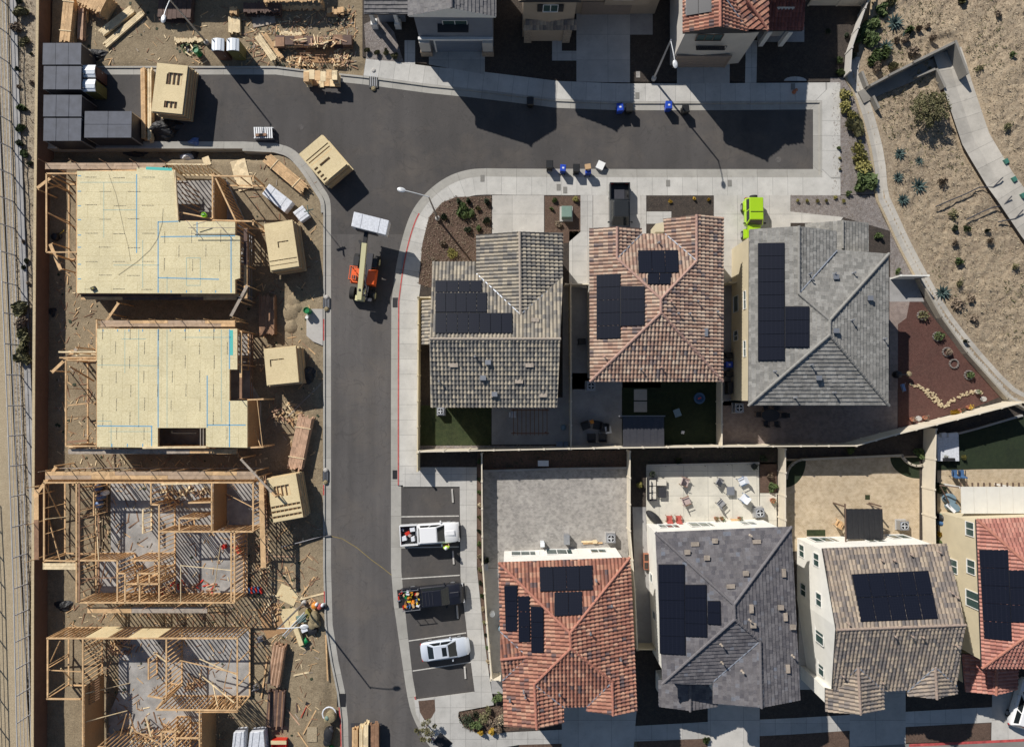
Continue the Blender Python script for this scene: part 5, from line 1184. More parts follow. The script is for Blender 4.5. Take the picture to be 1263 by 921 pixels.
# ---- stacks of prefabricated wall panels
def panel_stack(cor, ztop, base, label, holes=(), layers=None, gaps=(), jit=0.06, lean=0.0, mat='osb', slats=0):
 """cor: four photo pixels of the top panel (tl tr br bl)"""
 q = [P(x, y, ztop) for x, y in cor]; c = sum(q, V((0, 0, 0))) / 4
 X = ((q[1] - q[0]) + (q[2] - q[3])) / 2; Y = ((q[0] - q[3]) + (q[1] - q[2])) / 2; w, l = X.length, Y.length; ang = atan2(X.y, X.x)
 g0 = base; r = thing('panel_stack', label, 'panel stack', V((c.x, c.y, g0)), ang, 'stacks of prefabricated wall panels')
 hgt = ztop - g0; th = 0.165; n = max(2, int((hgt - 0.1) / th)); th = (hgt - 0.1) / n
 for i in range(2): MB().box((0, (i - .5) * l * 0.6, 0.05), (w * 0.98, 0.1, 0.1)).build('bearer', 'lumber_brown', r)
 for k in range(n):
  top = k == n - 1; z = 0.1 + k * th; m = MB(); dw = 0 if top else ru(-jit, jit * 2.5); dl = 0 if top else ru(-jit, jit * 2.5); ox = 0 if top else ru(-jit, jit) + 0.0; oy = 0 if top else ru(-jit, jit) - 0.04 * lean * (n - 1 - k)
  W, L = w + dw, l + dl; sh = th - 0.045
  # stud frame of the panel: plates across the ends, studs between
  for sy in (-1, 1): m.box((ox, oy + sy * (L / 2 - 0.02), z + sh / 2), (W, 0.04, sh))
  ns = max(3, int(W / 0.4))
  for i in range(ns + 1):
   x = -W / 2 + 0.02 + (W - 0.04) * i / ns; m.box((ox + x, oy, z + sh / 2), (0.04, L - 0.09, sh - 0.006))
  m.build('wall_panel_frame', 'lumber' if k % 3 else 'lumber_brown', r)
  # sheathing, with the window openings cut out of the top one
  zz = z + sh + 0.01; b = MB()
  hs = list(holes) if top else []
  ys = [0.0] + sorted(v for h_ in hs for v in (h_[1], h_[3])) + [1.0]
  ysl = sorted(set(ys))
  for y0, y1 in zip(ysl[:-1], ysl[1:]):
   ym = (y0 + y1) / 2; cuts = sorted((h_[0], h_[2]) for h_ in hs if h_[1] <= ym <= h_[3]); x = 0.0
   for a_, b_ in cuts + [(1.0, 1.0)]:
    if a_ - x > 0.005:
     b.box((ox + (x + a_ - 1) / 2 * W, oy + (1 - y0 - y1) / 2 * L, zz), ((a_ - x) * W, (y1 - y0) * L, 0.014))
    x = b_
  b.build('wall_panel_board', mat, r)
 return r
panel_stack([(193, 77.5), (231, 81), (225, 141), (187, 137)], 2.35, 0.0, 'tall panel stack with two cut openings, standing in the top left road', [(0.40, 0.17, 0.88, 0.20), (0.36, 0.2, 0.86, 0.42), (0.38, 0.76, 0.8, 0.90)], lean=-0.5)
panel_stack([(396, 166), (427.5, 201.5), (400, 226.5), (369.5, 190)], 2.1, 0.0, 'panel stack with a long slot, standing turned in the road at the kerb corner',
   [(0.25, 0.02, 0.28, 0.98), (0.34, 0.04, 0.37, 0.96), (0.42, 0.04, 0.45, 0.96), (0.55, 0.3, 0.62, 0.72), (0.55, 0.82, 0.61, 0.96), (0.67, 0.82, 0.73, 0.96), (0.79, 0.82, 0.85, 0.96), (0.91, 0.82, 0.96, 0.96)], lean=-0.3)
panel_stack([(327, 275), (360, 272), (369, 327), (331.5, 335)], 2.3, -0.3, 'panel stack with an L shaped cut, right of the northernmost board deck', [(0.38, 0.42, 0.76, 0.445), (0.38, 0.445, 0.42, 0.55), (0.0, 0.80, 0.97, 0.82), (0.0, 0.90, 0.97, 0.915)])
panel_stack([(325, 431), (365, 427), (368, 471), (329, 475)], 2.3, -0.3, 'panel stack with small corner cut, right of the second board deck', [(0.16, 0.30, 0.6, 0.33), (0.16, 0.33, 0.2, 0.5)])
panel_stack([(329, 591), (365.5, 583.5), (373, 638), (336, 644)], 2.2, -0.3, 'panel stack with wide window opening and slats, right of the third frame', [(0.2, 0.2, 0.72, 0.45), (0.0, 0.64, 0.98, 0.69), (0.0, 0.75, 0.98, 0.80), (0.0, 0.87, 0.98, 0.92)])
# ---- timber bundles
def bundle(cor, ztop, base, label, mat, name='timber_stack', cat='timber stack', nx=None, straps=True, bw=0.14, bh=0.09, group=None, ragged=0.15):
 q = [P(x, y, ztop) for x, y in cor]; c = sum(q, V((0, 0, 0))) / 4
 X = ((q[1] - q[0]) + (q[2] - q[3])) / 2; Y = ((q[0] - q[3]) + (q[1] - q[2])) / 2; w, l = X.length, Y.length; ang = atan2(Y.y, Y.x) - pi / 2
 r = thing(name, label, cat, V((c.x, c.y, base)), ang, group); nx = nx or max(1, round(w / bw)); nz = max(1, round((ztop - base - 0.06) / bh)); bw = w / nx; bh = (ztop - base - 0.06) / nz
 for sy in (-.35, .35): MB().box((0, sy * l, 0.03), (w * 0.98, 0.09, 0.06)).build('bearer', 'lumber_brown', r)
 mats = mat if isinstance(mat, (list, tuple)) else [mat]
 for i in range(nx):
  for k in range(nz):
   if 0 < i < nx - 1 and 0 < k < nz - 1: continue
   o = ru(-ragged, ragged); ll = l * ru(0.92, 1.0) if ragged else l
   MB().box((-w / 2 + (i + .5) * bw + ru(-.01, .01), o, 0.06 + (k + .5) * bh), (bw * 0.93, ll, bh * 0.93), ru(-.01, .01)).build('board', mats[(i * 7 + k * 3) % len(mats)] if len(mats) > 1 else mats[0], r)
 if straps:
  for sy in (-.28, .28): MB().box((0, sy * l, ztop - base + 0.02), (w * 1.15, 0.08, 0.05), ru(-.05, .05)).build('batten', 'lumber_pale', r)
 return r
TG = 'stacks of timber on the building site'
bundle([(327, 192), (338, 197), (378, 230), (370, 240)][0:4] and [(322, 197), (334, 190), (380, 229), (372, 240)], 0.45, -0.25, 'bundle of brown boards under two battens, beside the kerb curve', 'lumber', group=TG)
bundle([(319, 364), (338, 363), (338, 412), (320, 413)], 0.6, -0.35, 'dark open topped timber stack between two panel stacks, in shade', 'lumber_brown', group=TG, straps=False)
bundle([(368, 511), (385, 515), (371, 580), (354, 577)], 0.9, -0.3, 'pinkish timber stack slanting below the second panel stack, near the kerb', 'lumber_pink', group=TG)
bundle([(336, 796), (353, 794), (343, 846), (330, 846)], 0.5, -0.3, 'reddish brown tapering timber stack near the bottom frame', ['lumber_brown', 'lumber_pink'], group=TG, straps=False)
bundle([(330, 852), (352, 852), (348, 898), (328, 898)], 0.25, -0.3, 'dark purplish timber stack with red ends below the reddish brown one', ['lumber_dark', 'lumber_brown', 'lumber_dark'], group=TG, straps=False)
bundle([(173, 82), (178, 82), (180, 172), (174, 172)], 0.7, 0.0, 'long narrow upright plank stack on the top left road, left of two', 'lumber', group=TG, straps=False, bw=0.2)
bundle([(182, 83), (187, 83), (186, 174), (182, 174)], 0.7, 0.0, 'long narrow plank stack on the top left road, nearest the tall panel stack', 'lumber_pale', group=TG, straps=False, bw=0.2)
bundle([(80, -12), (92, -12), (86, 52), (72, 52)], 1.2, -0.02, 'long stack of orange boards at the top left, above the grey sheet roofs', 'lumber', group=TG)
bundle([(97, -12), (104, -12), (102, 48), (95, 50)], 0.6, -0.02, 'narrow reddish board stack at the top left, right of the orange boards', 'lumber_pink', group=TG, straps=False)
bundle([(160, 7), (166, 14), (129, 43), (120, 38)], 0.3, -0.02, 'wide pale board stack lying aslant on the bare soil at the top left', 'lumber_pale', group=TG, straps=False, bw=0.22)
bundle([(174, 12), (179, 18), (130, 59), (127, 54)], 0.25, -0.02, 'narrow pale board pair lying aslant below the wide pale stack', 'lumber_pale', group=TG, straps=False)
bundle([(337, 50), (404, 50), (404, 57.5), (337, 57.5)][0:4], 0.4, -0.02, 'row of cream boards with dark ends on the top lot, upper of two', ['lumber_pale', 'lumber'], group=TG, straps=False, nx=40, ragged=0.02)
bundle([(339, 44), (434, 44), (434, 56), (339, 56)], 0.75, -0.02, 'dark brown beam stack on the top lot, above the sorted offcuts', ['lumber_dark', 'lumber_brown'], group=TG, straps=False, nx=8)
bundle([(374, 86.5), (416, 87), (416, 99), (374, 99)], 1.5, 0.0, 'pale board stack at the kerb of the top lot with ends over the road', ['lumber_pale', 'lumber'], group=TG, straps=False, nx=6)
bundle([(315, 47), (320, 42), (342, 72), (336, 78)], 0.5, -0.02, 'pale notched rafter stack at the top lot, slanting towards the kerb', 'lumber_pale', group=TG, straps=False)
bundle([(300, 4), (345, 2), (345, 14), (300, 17)], 0.8, -0.02, 'dark beam stack at the top edge, left of the flat grey board', 'lumber_dark', group=TG, straps=False)
bundle([(215, 46), (250, 48), (250, 53), (215, 51)], 0.3, -0.02, 'short cream log like post lying beside the street lamp at the top', 'lumber_pale', name='timber_post', cat='timber post', straps=False)
bundle([(100, -20), (140, -6), (116, 18), (100, 2)], 1.6, -0.02, 'brown panel stack cut by the top edge, right of the orange boards', 'lumber', group=TG, straps=False)
bundle([(434, 898), (441, 898), (441, 950), (434, 950)], 1.25, 0.5, 'orange board pile on the trailer at the bottom of the road', 'lumber', group=TG, straps=False)
bundle([(443, 896), (447, 896), (447, 950), (443, 950)], 1.3, 0.5, 'narrow pale board pile in the middle of the trailer load', 'lumber_pale', group=TG, straps=False)
bundle([(448, 893), (454, 893), (454, 950), (448, 950)], 1.35, 0.5, 'cream board pile on the trailer beside the dark pile', 'lumber_pale', group=TG, straps=False)
bundle([(456, 892), (467, 893), (467, 950), (456, 950)], 1.1, 0.5, 'dark brown board pile at the right side of the trailer', 'lumber_brown', group=TG, straps=False)
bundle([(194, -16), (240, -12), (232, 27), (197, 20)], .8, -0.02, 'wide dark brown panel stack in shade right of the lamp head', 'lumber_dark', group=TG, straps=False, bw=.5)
bundle([(283, 9), (292, 9), (292, 17), (283, 17)], .7, -0.02, 'small square pile of short boards at the top, left of the dark beams', 'lumber', group=TG, straps=False)
bundle([(281, 21), (296, 21), (296, 41), (282, 41)], .35, -0.02, 'low tan crate of slats above the white roofed toilets', 'lumber_pale', group=TG, straps=False)
bundle([(403, 10), (424, 10), (424, 17), (403, 17)], .5, -0.02, 'short olive boards near the top edge, right end of the lot', 'lumber', group=TG, straps=False, nx=5)
bundle([(345, 38), (372, 41), (372, 45), (345, 42)], .5, -0.02, 'thin pale boards just above the dark beam stack', 'lumber_pale', group=TG, straps=False)
bundle([(322, 41), (327, 39), (350, 70), (345, 73)], .3, -0.02, 'thin slanting board pair beside the notched rafters', 'lumber', group=TG, straps=False)
bundle([(104, -6), (109, -6), (106, 26), (102, 26)], .4, -0.02, 'single tan board beside the narrow reddish stack at the top', 'lumber', group=TG, straps=False)
bundle([(325, -4), (396, -4), (396, 2), (325, 2)], 1.6, -0.02, 'golden board row cut by the top edge of the photo', 'lumber', group=TG, straps=False)
# trailer under the load
c = P(450, 925, 0); t = thing('flatbed_trailer', 'flat timber trailer parked by the west kerb at the bottom edge', 'trailer', c)
MB().box((0, 0, 0.44), (2.5, 5.6, 0.1)).build('bed', 'metal_dark', t)
for sx in (-1, 1):
 for yy in (-1.0, 0.1):
  w_ = MB().tube((sx * 1.12, yy, 0.33), (sx * 0.92, yy, 0.33), 0.33, 0.33, 16).build('wheel', 'rubber', t); MB().tube((sx * 1.135, yy, 0.33), (sx * 1.1, yy, 0.33), 0.18, 0.18, 12).build('rim', 'metal_grey', w_)
MB().beam((1.25, 2.78, 0.5), (1.75, 2.75, 0.5), 0.1, 0.1).build('side_bar', 'metal_dark', t)
# ---- white wrapped packs
def pack(cor, ztop, base, label, mat='wrap_white', name='wrapped_pack', cat='wrapped pack', group='white wrapped packs of building material', band=True):
 q = [P(x, y, ztop) for x, y in cor]; c = sum(q, V((0, 0, 0))) / 4; r = thing(name, label, cat, V((c.x, c.y, base)), 0, group)
 m = MB(); n = 7; vs = []; h = ztop - base - 0.1
 m.prism([(p.x - c.x, p.y - c.y) for p in q], 0.1, h + 0.1)
 o = m.build('wrapping', mat, r); mod = o.modifiers.new('b', 'BEVEL'); mod.width = 0.05; mod.segments = 2
 X = (q[1] - q[0]); Y = (q[3] - q[0])
 for k in (0.25, 0.75):
  a = q[0] + X * k; b = q[3] + X * k; MB().beam(V((a.x - c.x, a.y - c.y, h + .115)), V((b.x - c.x, b.y - c.y, h + .115)), 0.04, 0.01).build('strap', 'metal_grey', r)
 for k in (0.1, 0.5, 0.9):
  a = q[0] + Y * k; b = q[1] + Y * k; MB().beam(V((a.x - c.x, a.y - c.y, .05)), V((b.x - c.x, b.y - c.y, .05)), 0.09, 0.09).build('bearer', 'lumber', r)
 return r
pack([(332, 226.5), (361, 249), (351, 262), (323, 239)], 0.75, -0.2, 'long white wrapped pack, half in shade, beside the brown board bundle')
pack([(373, 253), (382, 266), (371, 274), (361, 262)], 0.6, -0.1, 'small greyish wrapped pallet right of the long white pack')
pack([(288, 903), (301, 902), (300, 940), (284, 940)], 0.9, -0.3, 'left white wrapped pack at the bottom edge, below the southernmost frame')
pack([(308, 903), (325, 901), (328, 940), (304, 940)], 0.9, -0.3, 'right white wrapped pack at the bottom edge, beside the red crate')
c = P(345, 917, 0); t = thing('crate', 'red plastic crate with board on top, at the bottom edge of the site', 'crate', V((c.x, c.y, -0.3)))
m = MB()
for sx, sy, dx, dy in ((0, 1, 1.4, .06), (0, -1, 1.4, .06), (1, 0, .06, 1.0), (-1, 0, .06, 1.0)): m.box((sx * .68, sy * .48, .3), (dx, dy, .6))
m.build('side', 'red_plastic', t); MB().box((0, .3, .63), (1.5, .35, .04)).build('board', 'osb', t); MB().box((0, 0, .05), (1.3, .9, .05)).build('bottom', 'red_plastic', t)
# ---- loose boards, sheets and offcuts on the soil
def lie(kind, cx, cy, L, W, ang, mat, label, cat='board', th=0.04, z=None, group=None):
 p = D(cx, cy, 0.03) if z is None else P(cx, cy, z)
 return one(kind, MB().box((0, 0, th / 2), (L, W, th)), mat, label, cat, p, group, rz=R(ang))
LG = 'loose boards lying on the building site soil'
for i, (x, y, L, W, a, mt, lb) in enumerate((
 (357, 710, 1.9, .12, -70, 'lumber', 'loose board standing alone on the soil right of the third frame'), (380, 722, 2.1, .14, 55, 'lumber', 'loose board leaning to the upper right above the tool pile'), (350, 686, 2.3, .1, 0, 'lumber_pink', 'thin horizontal board beside the tall walkway of the third frame'),
 (403, 811, 4.4, .14, -87, 'lumber', 'long thin board running down beside the lower west kerb'), (374, 830, 1.9, .16, 12, 'lumber_pale', 'short pale board alone on the soil near the lamp shadow'), (362, 884, 1.9, .12, -50, 'lumber_pink', 'thin board slanting down to the right at the bottom of the site'),
 (382, 890, 2.6, .12, 62, 'lumber', 'thin board slanting up to the right at the bottom of the site'), (374, 912, 1.8, .12, -55, 'lumber', 'short thin board at the bottom edge beside the square slab'), (326, 835, 4.0, .14, 82, 'lumber', 'long board upright beside the southernmost frame'),
 (366, 872, .9, .1, -88, 'lumber_dark', 'short dark stake on the soil above the two crossed thin boards'), (385, 735, 2.6, .16, 14, 'lumber_pale', 'pale board lying above the tool pile at the kerb'), (309, 524, 1.0, .35, -20, 'plank_grey', 'short wide grey board in the shade right of the second deck'),
 (382, 487, 6.0, .1, 45, 'plank_grey', 'long dark grey pole slanting in the shade below the second panel stack'), (246, 170, .1, .1, 0, 'lumber', 'tiny offcut beside the blue tarp'))[:-1]):
 lie('loose_board', x, y, L, W, a, mt, lb, group=LG)
SG = 'board sheets lying on the building site soil'
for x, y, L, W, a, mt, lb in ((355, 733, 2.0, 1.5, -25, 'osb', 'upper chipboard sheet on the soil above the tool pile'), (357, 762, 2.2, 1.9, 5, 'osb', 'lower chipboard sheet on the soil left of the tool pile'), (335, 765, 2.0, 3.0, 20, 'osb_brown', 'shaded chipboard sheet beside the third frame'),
 (296, 209, 1.5, 1.9, 15, 'lumber_pale', 'pale stacked sheet at the top of the kerb curve, upper one'), (302, 227, 1.5, 1.2, 15, 'lumber_pale', 'pale slatted sheet below the other near the kerb curve'), (255, 199, .7, .9, 20, 'lumber_pale', 'small pale square sheet beside the white tarp'),
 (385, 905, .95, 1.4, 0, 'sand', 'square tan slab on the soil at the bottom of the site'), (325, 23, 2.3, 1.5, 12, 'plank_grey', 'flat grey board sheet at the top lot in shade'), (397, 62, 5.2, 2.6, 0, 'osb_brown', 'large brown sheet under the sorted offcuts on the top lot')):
 lie('board_sheet', x, y, L, W, a, mt, lb, 'board sheet', 0.05, group=SG)
def debris(name, cx, cy, rx, ry, n, mats, label, size=(0.15, 0.7), z=None, cat='offcut heap', h=0.35, stickw=(0.06, 0.14)):
 p = D(cx, cy, 0.0) if z is None else P(cx, cy, z); byM = {}
 t = thing(name, label, cat, p)
 for i in range(n):
  a = ru(0, 2 * pi); r = sqrt(rnd()); mt = random.choice(mats); mb = byM.setdefault(mt, MB())
  mb.box((rx * r * cos(a), ry * r * sin(a), ru(0.03, h * (1 - r * .7))), (ru(*size), ru(*stickw), ru(.03, .06)), ru(0, pi), ru(-.3, .3), ru(-.4, .4))
 for mt, mb in byM.items(): o = mb.build('offcuts', mt, t); o['kind'] = 'stuff'
 return t
debris('offcut_heap', 421, 72, 1.1, 0.9, 90, ['lumber_pale', 'lumber_pink', 'lumber'], 'large heap of pinkish wood offcuts on the top lot near the kerb')
debris('offcut_heap', 372, 76, 1.6, 0.9, 45, ['lumber_pale', 'lumber'], 'scattered wood offcuts on the brown sheet of the top lot')
debris('offcut_heap', 394, 51, 2.4, 0.35, 30, ['lumber_pale', 'lumber_pink', 'lumber'], 'row of short boards piled on the dark beams of the top lot', (0.3, 1.6), 0.8, h=.2)
debris('offcut_heap', 355, 510, 1.5, 1.1, 50, ['lumber_pink', 'lumber', 'lumber_pale'], 'heap of pink offcuts at the upper end of the pinkish timber stack', (0.3, 1.3))
debris('offcut_heap', 235, 60, 0.9, 0.7, 40, ['sack_tan', 'leaf_green', 'lumber_pale', 'black'], 'small litter heap around the green barrel at the top lot')
debris('offcut_heap', 326, 690, 0.8, 3.0, 60, ['lumber', 'lumber_brown', 'lumber_pale'], 'long ragged strip of offcuts right of the third frame')
debris('offcut_heap', 420, 22, 1.6, 1.0, 50, ['lumber', 'leaf_dark', 'plank_grey', 'black'], 'shaded heap of rubbish at the right end of the top lot')
debris('offcut_heap', 150, 796, 1.3, 0.8, 50, ['lumber', 'lumber_pink', 'lumber_brown'], 'heap of offcuts inside the southernmost frame under its chipboard wall', (0.3, 1.2), 0.0)
debris('offcut_heap', 335, 750, 1.0, 1.6, 40, ['lumber', 'lumber_pink', 'lumber_pale'], 'loose scatter of sticks over the shaded chipboard sheet', (0.3, 1.4))
debris('offcut_heap', 228, 606, 2.5, 0.35, 40, ['lumber_pale', 'lumber_brown'], 'offcuts inside the third frame below its upper wall', (0.3, 1.4), 0.0)
debris('offcut_heap', 210, 618, 1.3, 0.8, 30, ['lumber_brown', 'lumber'], 'brown offcuts beside the inner corner of the third frame', (0.3, 1.0), 0.0)
# framed triangles (bracing frames) on the brown sheet
for i, (x, y) in enumerate(((377, 74), (396, 76))):
 p = D(x, y, 0.1); m = MB()
 for k in range(3): m.beam((-.5 + k * .3, .5, 0.05), (.1 + k * .3, -.6, .3 + .1 * k), .05, .12)
 m.beam((-.5, .5, .3), (.6, .5, .3), .05, .1); one('bracing_frame', m, 'lumber_brown', ['left', 'right'][i] + ' one of two slatted bracing frames standing on the brown sheet', 'bracing frame', p, 'bracing frames')
# ---- grey sheet roofs on site containers, top left
def container(x0, y0, x1, y1, zt, nx, ny, label):
 a = P(x0, y1, zt); b = P(x1, y0, zt); c = (a + b) / 2; t = thing('storage_container', label, 'storage container', V((c.x, c.y, 0)), 0, 'storage containers with grey sheet roofs')
 w, l = b.x - a.x, b.y - a.y; m = MB().box((0, 0, (zt - .1) / 2 + 0.02), (w - .16, l - .16, zt - .12)); m.build('body', 'metal_dark', t)
 for sx in (-1, 1):
  for sy in (-1, 1): MB().box((sx * (w / 2 - .09), sy * (l / 2 - .09), (zt - .1) / 2 + .01), (.1, .1, zt - .1)).build('corner_post', 'metal_grey', t)
 for i in range(nx):
  for j in range(ny): MB().box((-w / 2 + (i + .5) * w / nx, -l / 2 + (j + .5) * l / ny, zt - .03 + ru(-.012, .012)), (w / nx - .035, l / ny - .035, .04)).build('roof_sheet', 'grey_sheet', t)
 return t
container(52, 53, 100.5, 80, 2.5, 3, 1, 'uppermost grey roofed container at the top left'); container(53, 81.5, 100.5, 110.5, 2.5, 3, 1, 'second grey roofed container from the top, beside the brown toilets')
container(53, 117, 101, 144, 2.5, 3, 1, 'third grey roofed container from the top, against the brown wall'); container(53, 145.5, 100.5, 174, 2.5, 3, 1, 'fourth grey roofed container from the top, above the first frame')
container(103.5, 137, 162.5, 170, 2.3, 2, 2, 'wide grey roofed container with four sheets, left of the narrow plank stacks')
m = MB(); c = P(86, 113.5, 1.0)
for i in range(4): m.beam((-.3 + i * .2, -.3, ru(-.1, .1)), (-.3 + i * .2, .3, ru(-.1, .1)), .09, .09)
one('post_bundle', m, 'lumber_pale', 'few pale posts in the gap between the second and third container', 'post bundle', V((c.x, c.y, .9)))
# ---- portable toilets
def toilet(px, py, label, side, rz=0.0):
 p = P(px, py, 2.25); t = thing('portable_toilet', label, 'portable toilet', V((p.x, p.y, 0.0)), rz, 'portable toilets')
 MB().box((0, 0, 1.02), (1.12, 1.12, 1.9)).build('body', side, t); m = MB(); n = 8; vs = []; fs = []
 for i in range(n + 1):
  x = -0.6 + 1.2 * i / n; z = 2.0 + 0.2 * cos((x / 0.6) * pi / 2.2)
  vs += [(x, -0.6, z), (x, 0.6, z), (x, -0.6, z - .1 if 0 < i < n else 1.93), (x, .6, z - .1 if 0 < i < n else 1.93)]
 for i in range(n): a = 4 * i; b = a + 4; fs += [[a, b, b + 1, a + 1], [a + 3, b + 3, b + 2, a + 2], [a + 2, b + 2, b, a], [a + 1, b + 1, b + 3, a + 3]]
 fs += [[0, 1, 3, 2], [4 * n, 4 * n + 2, 4 * n + 3, 4 * n + 1]]
 m.add([V(v) for v in vs], fs); m.build('roof', 'toilet_white', t, smooth=True)
 for i in range(3): MB().box((-.3 + .3 * i, 0, 2.2 - .03 * abs(i - 1)), (.05, 1.1, .03)).build('roof_rib', 'toilet_white', t)
 MB().tube((-.4, .4, 2.1), (-.4, .4, 2.36), .06, .05, 8).build('vent_pipe', 'black', t)
 d = MB().box((0, -.575, 1.0), (.75, .04, 1.7)).build('door', side, t); MB().box((.28, -.61, 1.0), (.05, .04, .16)).build('handle', 'metal_grey', d)
toilet(108.5, 86.5, 'upper of two portable toilets beside the grey roofed containers', 'toilet_brown', R(90)); toilet(108.5, 104, 'lower of two portable toilets beside the grey roofed containers', 'toilet_olive', R(90))
toilet(267.5, 54, 'left of two white roofed toilets next to the street lamp on the top lot', 'toilet_brown'); toilet(286, 54, 'right of two white roofed toilets next to the street lamp on the top lot', 'toilet_olive')
# ---- green barrels, tool piles, tarps, pallets, inlets
def barrel(px, py, z, label, lie_=False, mat='green_plastic', r=0.32, h=0.9):
 p = P(px, py, z); t = thing('barrel', label, 'barrel', p, R(40))
 if lie_: MB().tube((-h / 2, 0, r), (h / 2, 0, r), r, r * .96, 16).build('shell', mat, t); MB().tube((h / 2, 0, r), (h / 2 + .02, 0, r), r * .8, r * .8, 16).build('opening', 'black', t)
 else: MB().lathe((0, 0, 0), [(r * .92, 0), (r, .05), (r, h - .05), (r * .92, h), (r * .85, h), (r * .85, h - .1)], 18).build('shell', mat, t); MB().lathe((0, 0, h - .14), [(r * .84, 0), (r * .84, .02)], 18).build('opening', 'black', t)
barrel(246, 67, 0.0, 'dark green open barrel beside the street lamp foot on the top lot'); barrel(381, 384, 0.1, 'green open barrel at the left of the square concrete pad')
barrel(377, 790, -0.25, 'bright green barrel lying below the tool pile at the kerb', True, r=.3, h=.8); barrel(409, 922, 0, 'bright green bin cut by the bottom edge beside the west kerb')
p = D(383.5, 393, 0.0); t = thing('bucket', 'small white topped bucket standing by the green barrel on the concrete pad', 'bucket', P(380, 392, 0.1)); MB().lathe((0, 0, 0), [(.13, 0), (.16, .4), (.16, .42)], 12).build('shell', 'metal_grey', t); MB().lathe((0, 0, .42), [(.17, 0), (.15, .04)], 12).build('lid', 'white_paint', t)
surf('concrete_pad', [(378, 381), (398, 381), (398, 426), (386, 421), (378, 414)], 0.10, 'concrete', 0.8)
def inlet(px, py, label, w=1.5, l=2.2):
 p = P(px, py, 0.0); t = thing('storm_inlet', label, 'storm inlet', V((p.x, p.y, 0.02)), 0, 'storm drain inlets at the kerb')
 MB().box((0, 0, 0.05), (w * .6, l * .75, .09)).build('cover', 'black', t)
 for sy in (-1, 1): MB().lathe((0, sy * l * .42, 0), [(.24, 0), (.22, .14), (.12, .2)], 10).build('sandbag', 'sack_tan' if sy < 0 else 'concrete', t)
 for i in range(4): MB().box((-w * .2 + i * w * .13, 0, .105), (.04, l * .6, .02)).build('grate_bar', 'metal_grey', t)
inlet(403, 374, 'sandbagged storm inlet at the west kerb beside the concrete pad', 1.2, 1.4); inlet(402, 587, 'dark storm inlet at the west kerb right of the slatted panel stack', 1.0, 1.4); inlet(461, 99, 'sandbagged storm inlet at the kerb of the top lot')
for px, py, w_, h_, lb in ((421, 863, .85, 1.25, 'dark mat over the gutter at the lower west kerb'), (488, 373, .6, .95, 'black gutter inlet beside the orange lift'), (488, 585, .6, .85, 'black gutter inlet above the parking bay')):
 p = P(px, py, 0.01); one('gutter_grate', MB().box((0, 0, .015), (w_, h_, .02)), 'black', lb, 'grate', p, 'dark grates in the gutters')
def tarp(px, py, rx, ry, h, mat, label, z=None):
 p = D(px, py) if z is None else P(px, py, z); m = MB(); n = 14; rings = 6; vs = [V((0, 0, h))]; fs = []
 for k in range(1, rings + 1):
  for i in range(n):
   a = 2 * pi * i / n; r = k / rings * (1 + .22 * sin(3 * a + k) + ru(-.06, .06)); vs.append(V((rx * r * cos(a), ry * r * sin(a), max(0.0, h * (1 - (k / rings) ** 1.6) + ru(-.06, .06)) if k < rings else 0.0)))
 for i in range(n): fs.append([0, 1 + i, 1 + (i + 1) % n])
 for k in range(rings - 1):
  for i in range(n): a = 1 + k * n; fs.append([a + i, a + n + i, a + n + (i + 1) % n, a + (i + 1) % n])
 m.add(vs, fs); return one('tarpaulin', m, mat, label, 'tarpaulin', p)
tarp(241, 176, .75, .5, .6, 'tarp_blue', 'crumpled blue tarpaulin at the kerb left of the pallet'); tarp(232, 195, .8, .5, .7, 'tarp_white', 'crumpled white plastic sheet at the top of the open stair corner'); tarp(241, 189, .4, .6, .5, 'tarp_black', 'black plastic bag beside the crumpled white sheet')
tarp(113, 68, 1.5, .6, .6, 'tarp_black', 'crumpled black tarpaulin right of the uppermost container', 0.0); tarp(378, 462, 1.1, .9, .6, 'tarp_black', 'dark rubbish bags in the shade by the kerb below the second panel stack'.replace('second panel stack', 'second deck'))
tarp(168, 190, 1.2, .35, .4, 'tarp_black', 'black sheet in the ditch below the containers'); tarp(79, 746, .9, .55, .4, 'tarp_black', 'black heap beside the brown wall left of the third frame'); tarp(65, 385, .4, .5, .15, 'tarp_black', 'coil of dark hose beside the brown wall')
tarp(200, 160, 2.0, 1.0, 1.0, 'tarp_black', 'dark covered load just below the tall panel stack', 0.0)
p = P(106, 67, 1.2); one('water_tank', MB().lathe((0, 0, 0), [(.28, 0), (.3, 1.1), (.1, 1.25)], 14), 'straw', 'small round tan drum beside the crumpled black tarpaulin', 'drum', V((p.x, p.y, 0)), smooth=True)
c = P(325, 164, 0.5); t = thing('pallet', 'grey striped pallet of metal parts standing by the kerb', 'pallet', V((c.x, c.y, 0.0)))
for i in range(9): MB().box((-.85 + i * .21, 0, .55), (.13, 1.1, .06), .08).build('slat', 'metal_pale', t)
for i in range(3): MB().box((0, (i - 1) * .5, .25), (1.9, .12, .5)).build('bearer', 'metal_grey', t)
MB().box((-.2, -.25, .63), (1.1, .25, .1), .05).build('board', 'lumber_brown', t)
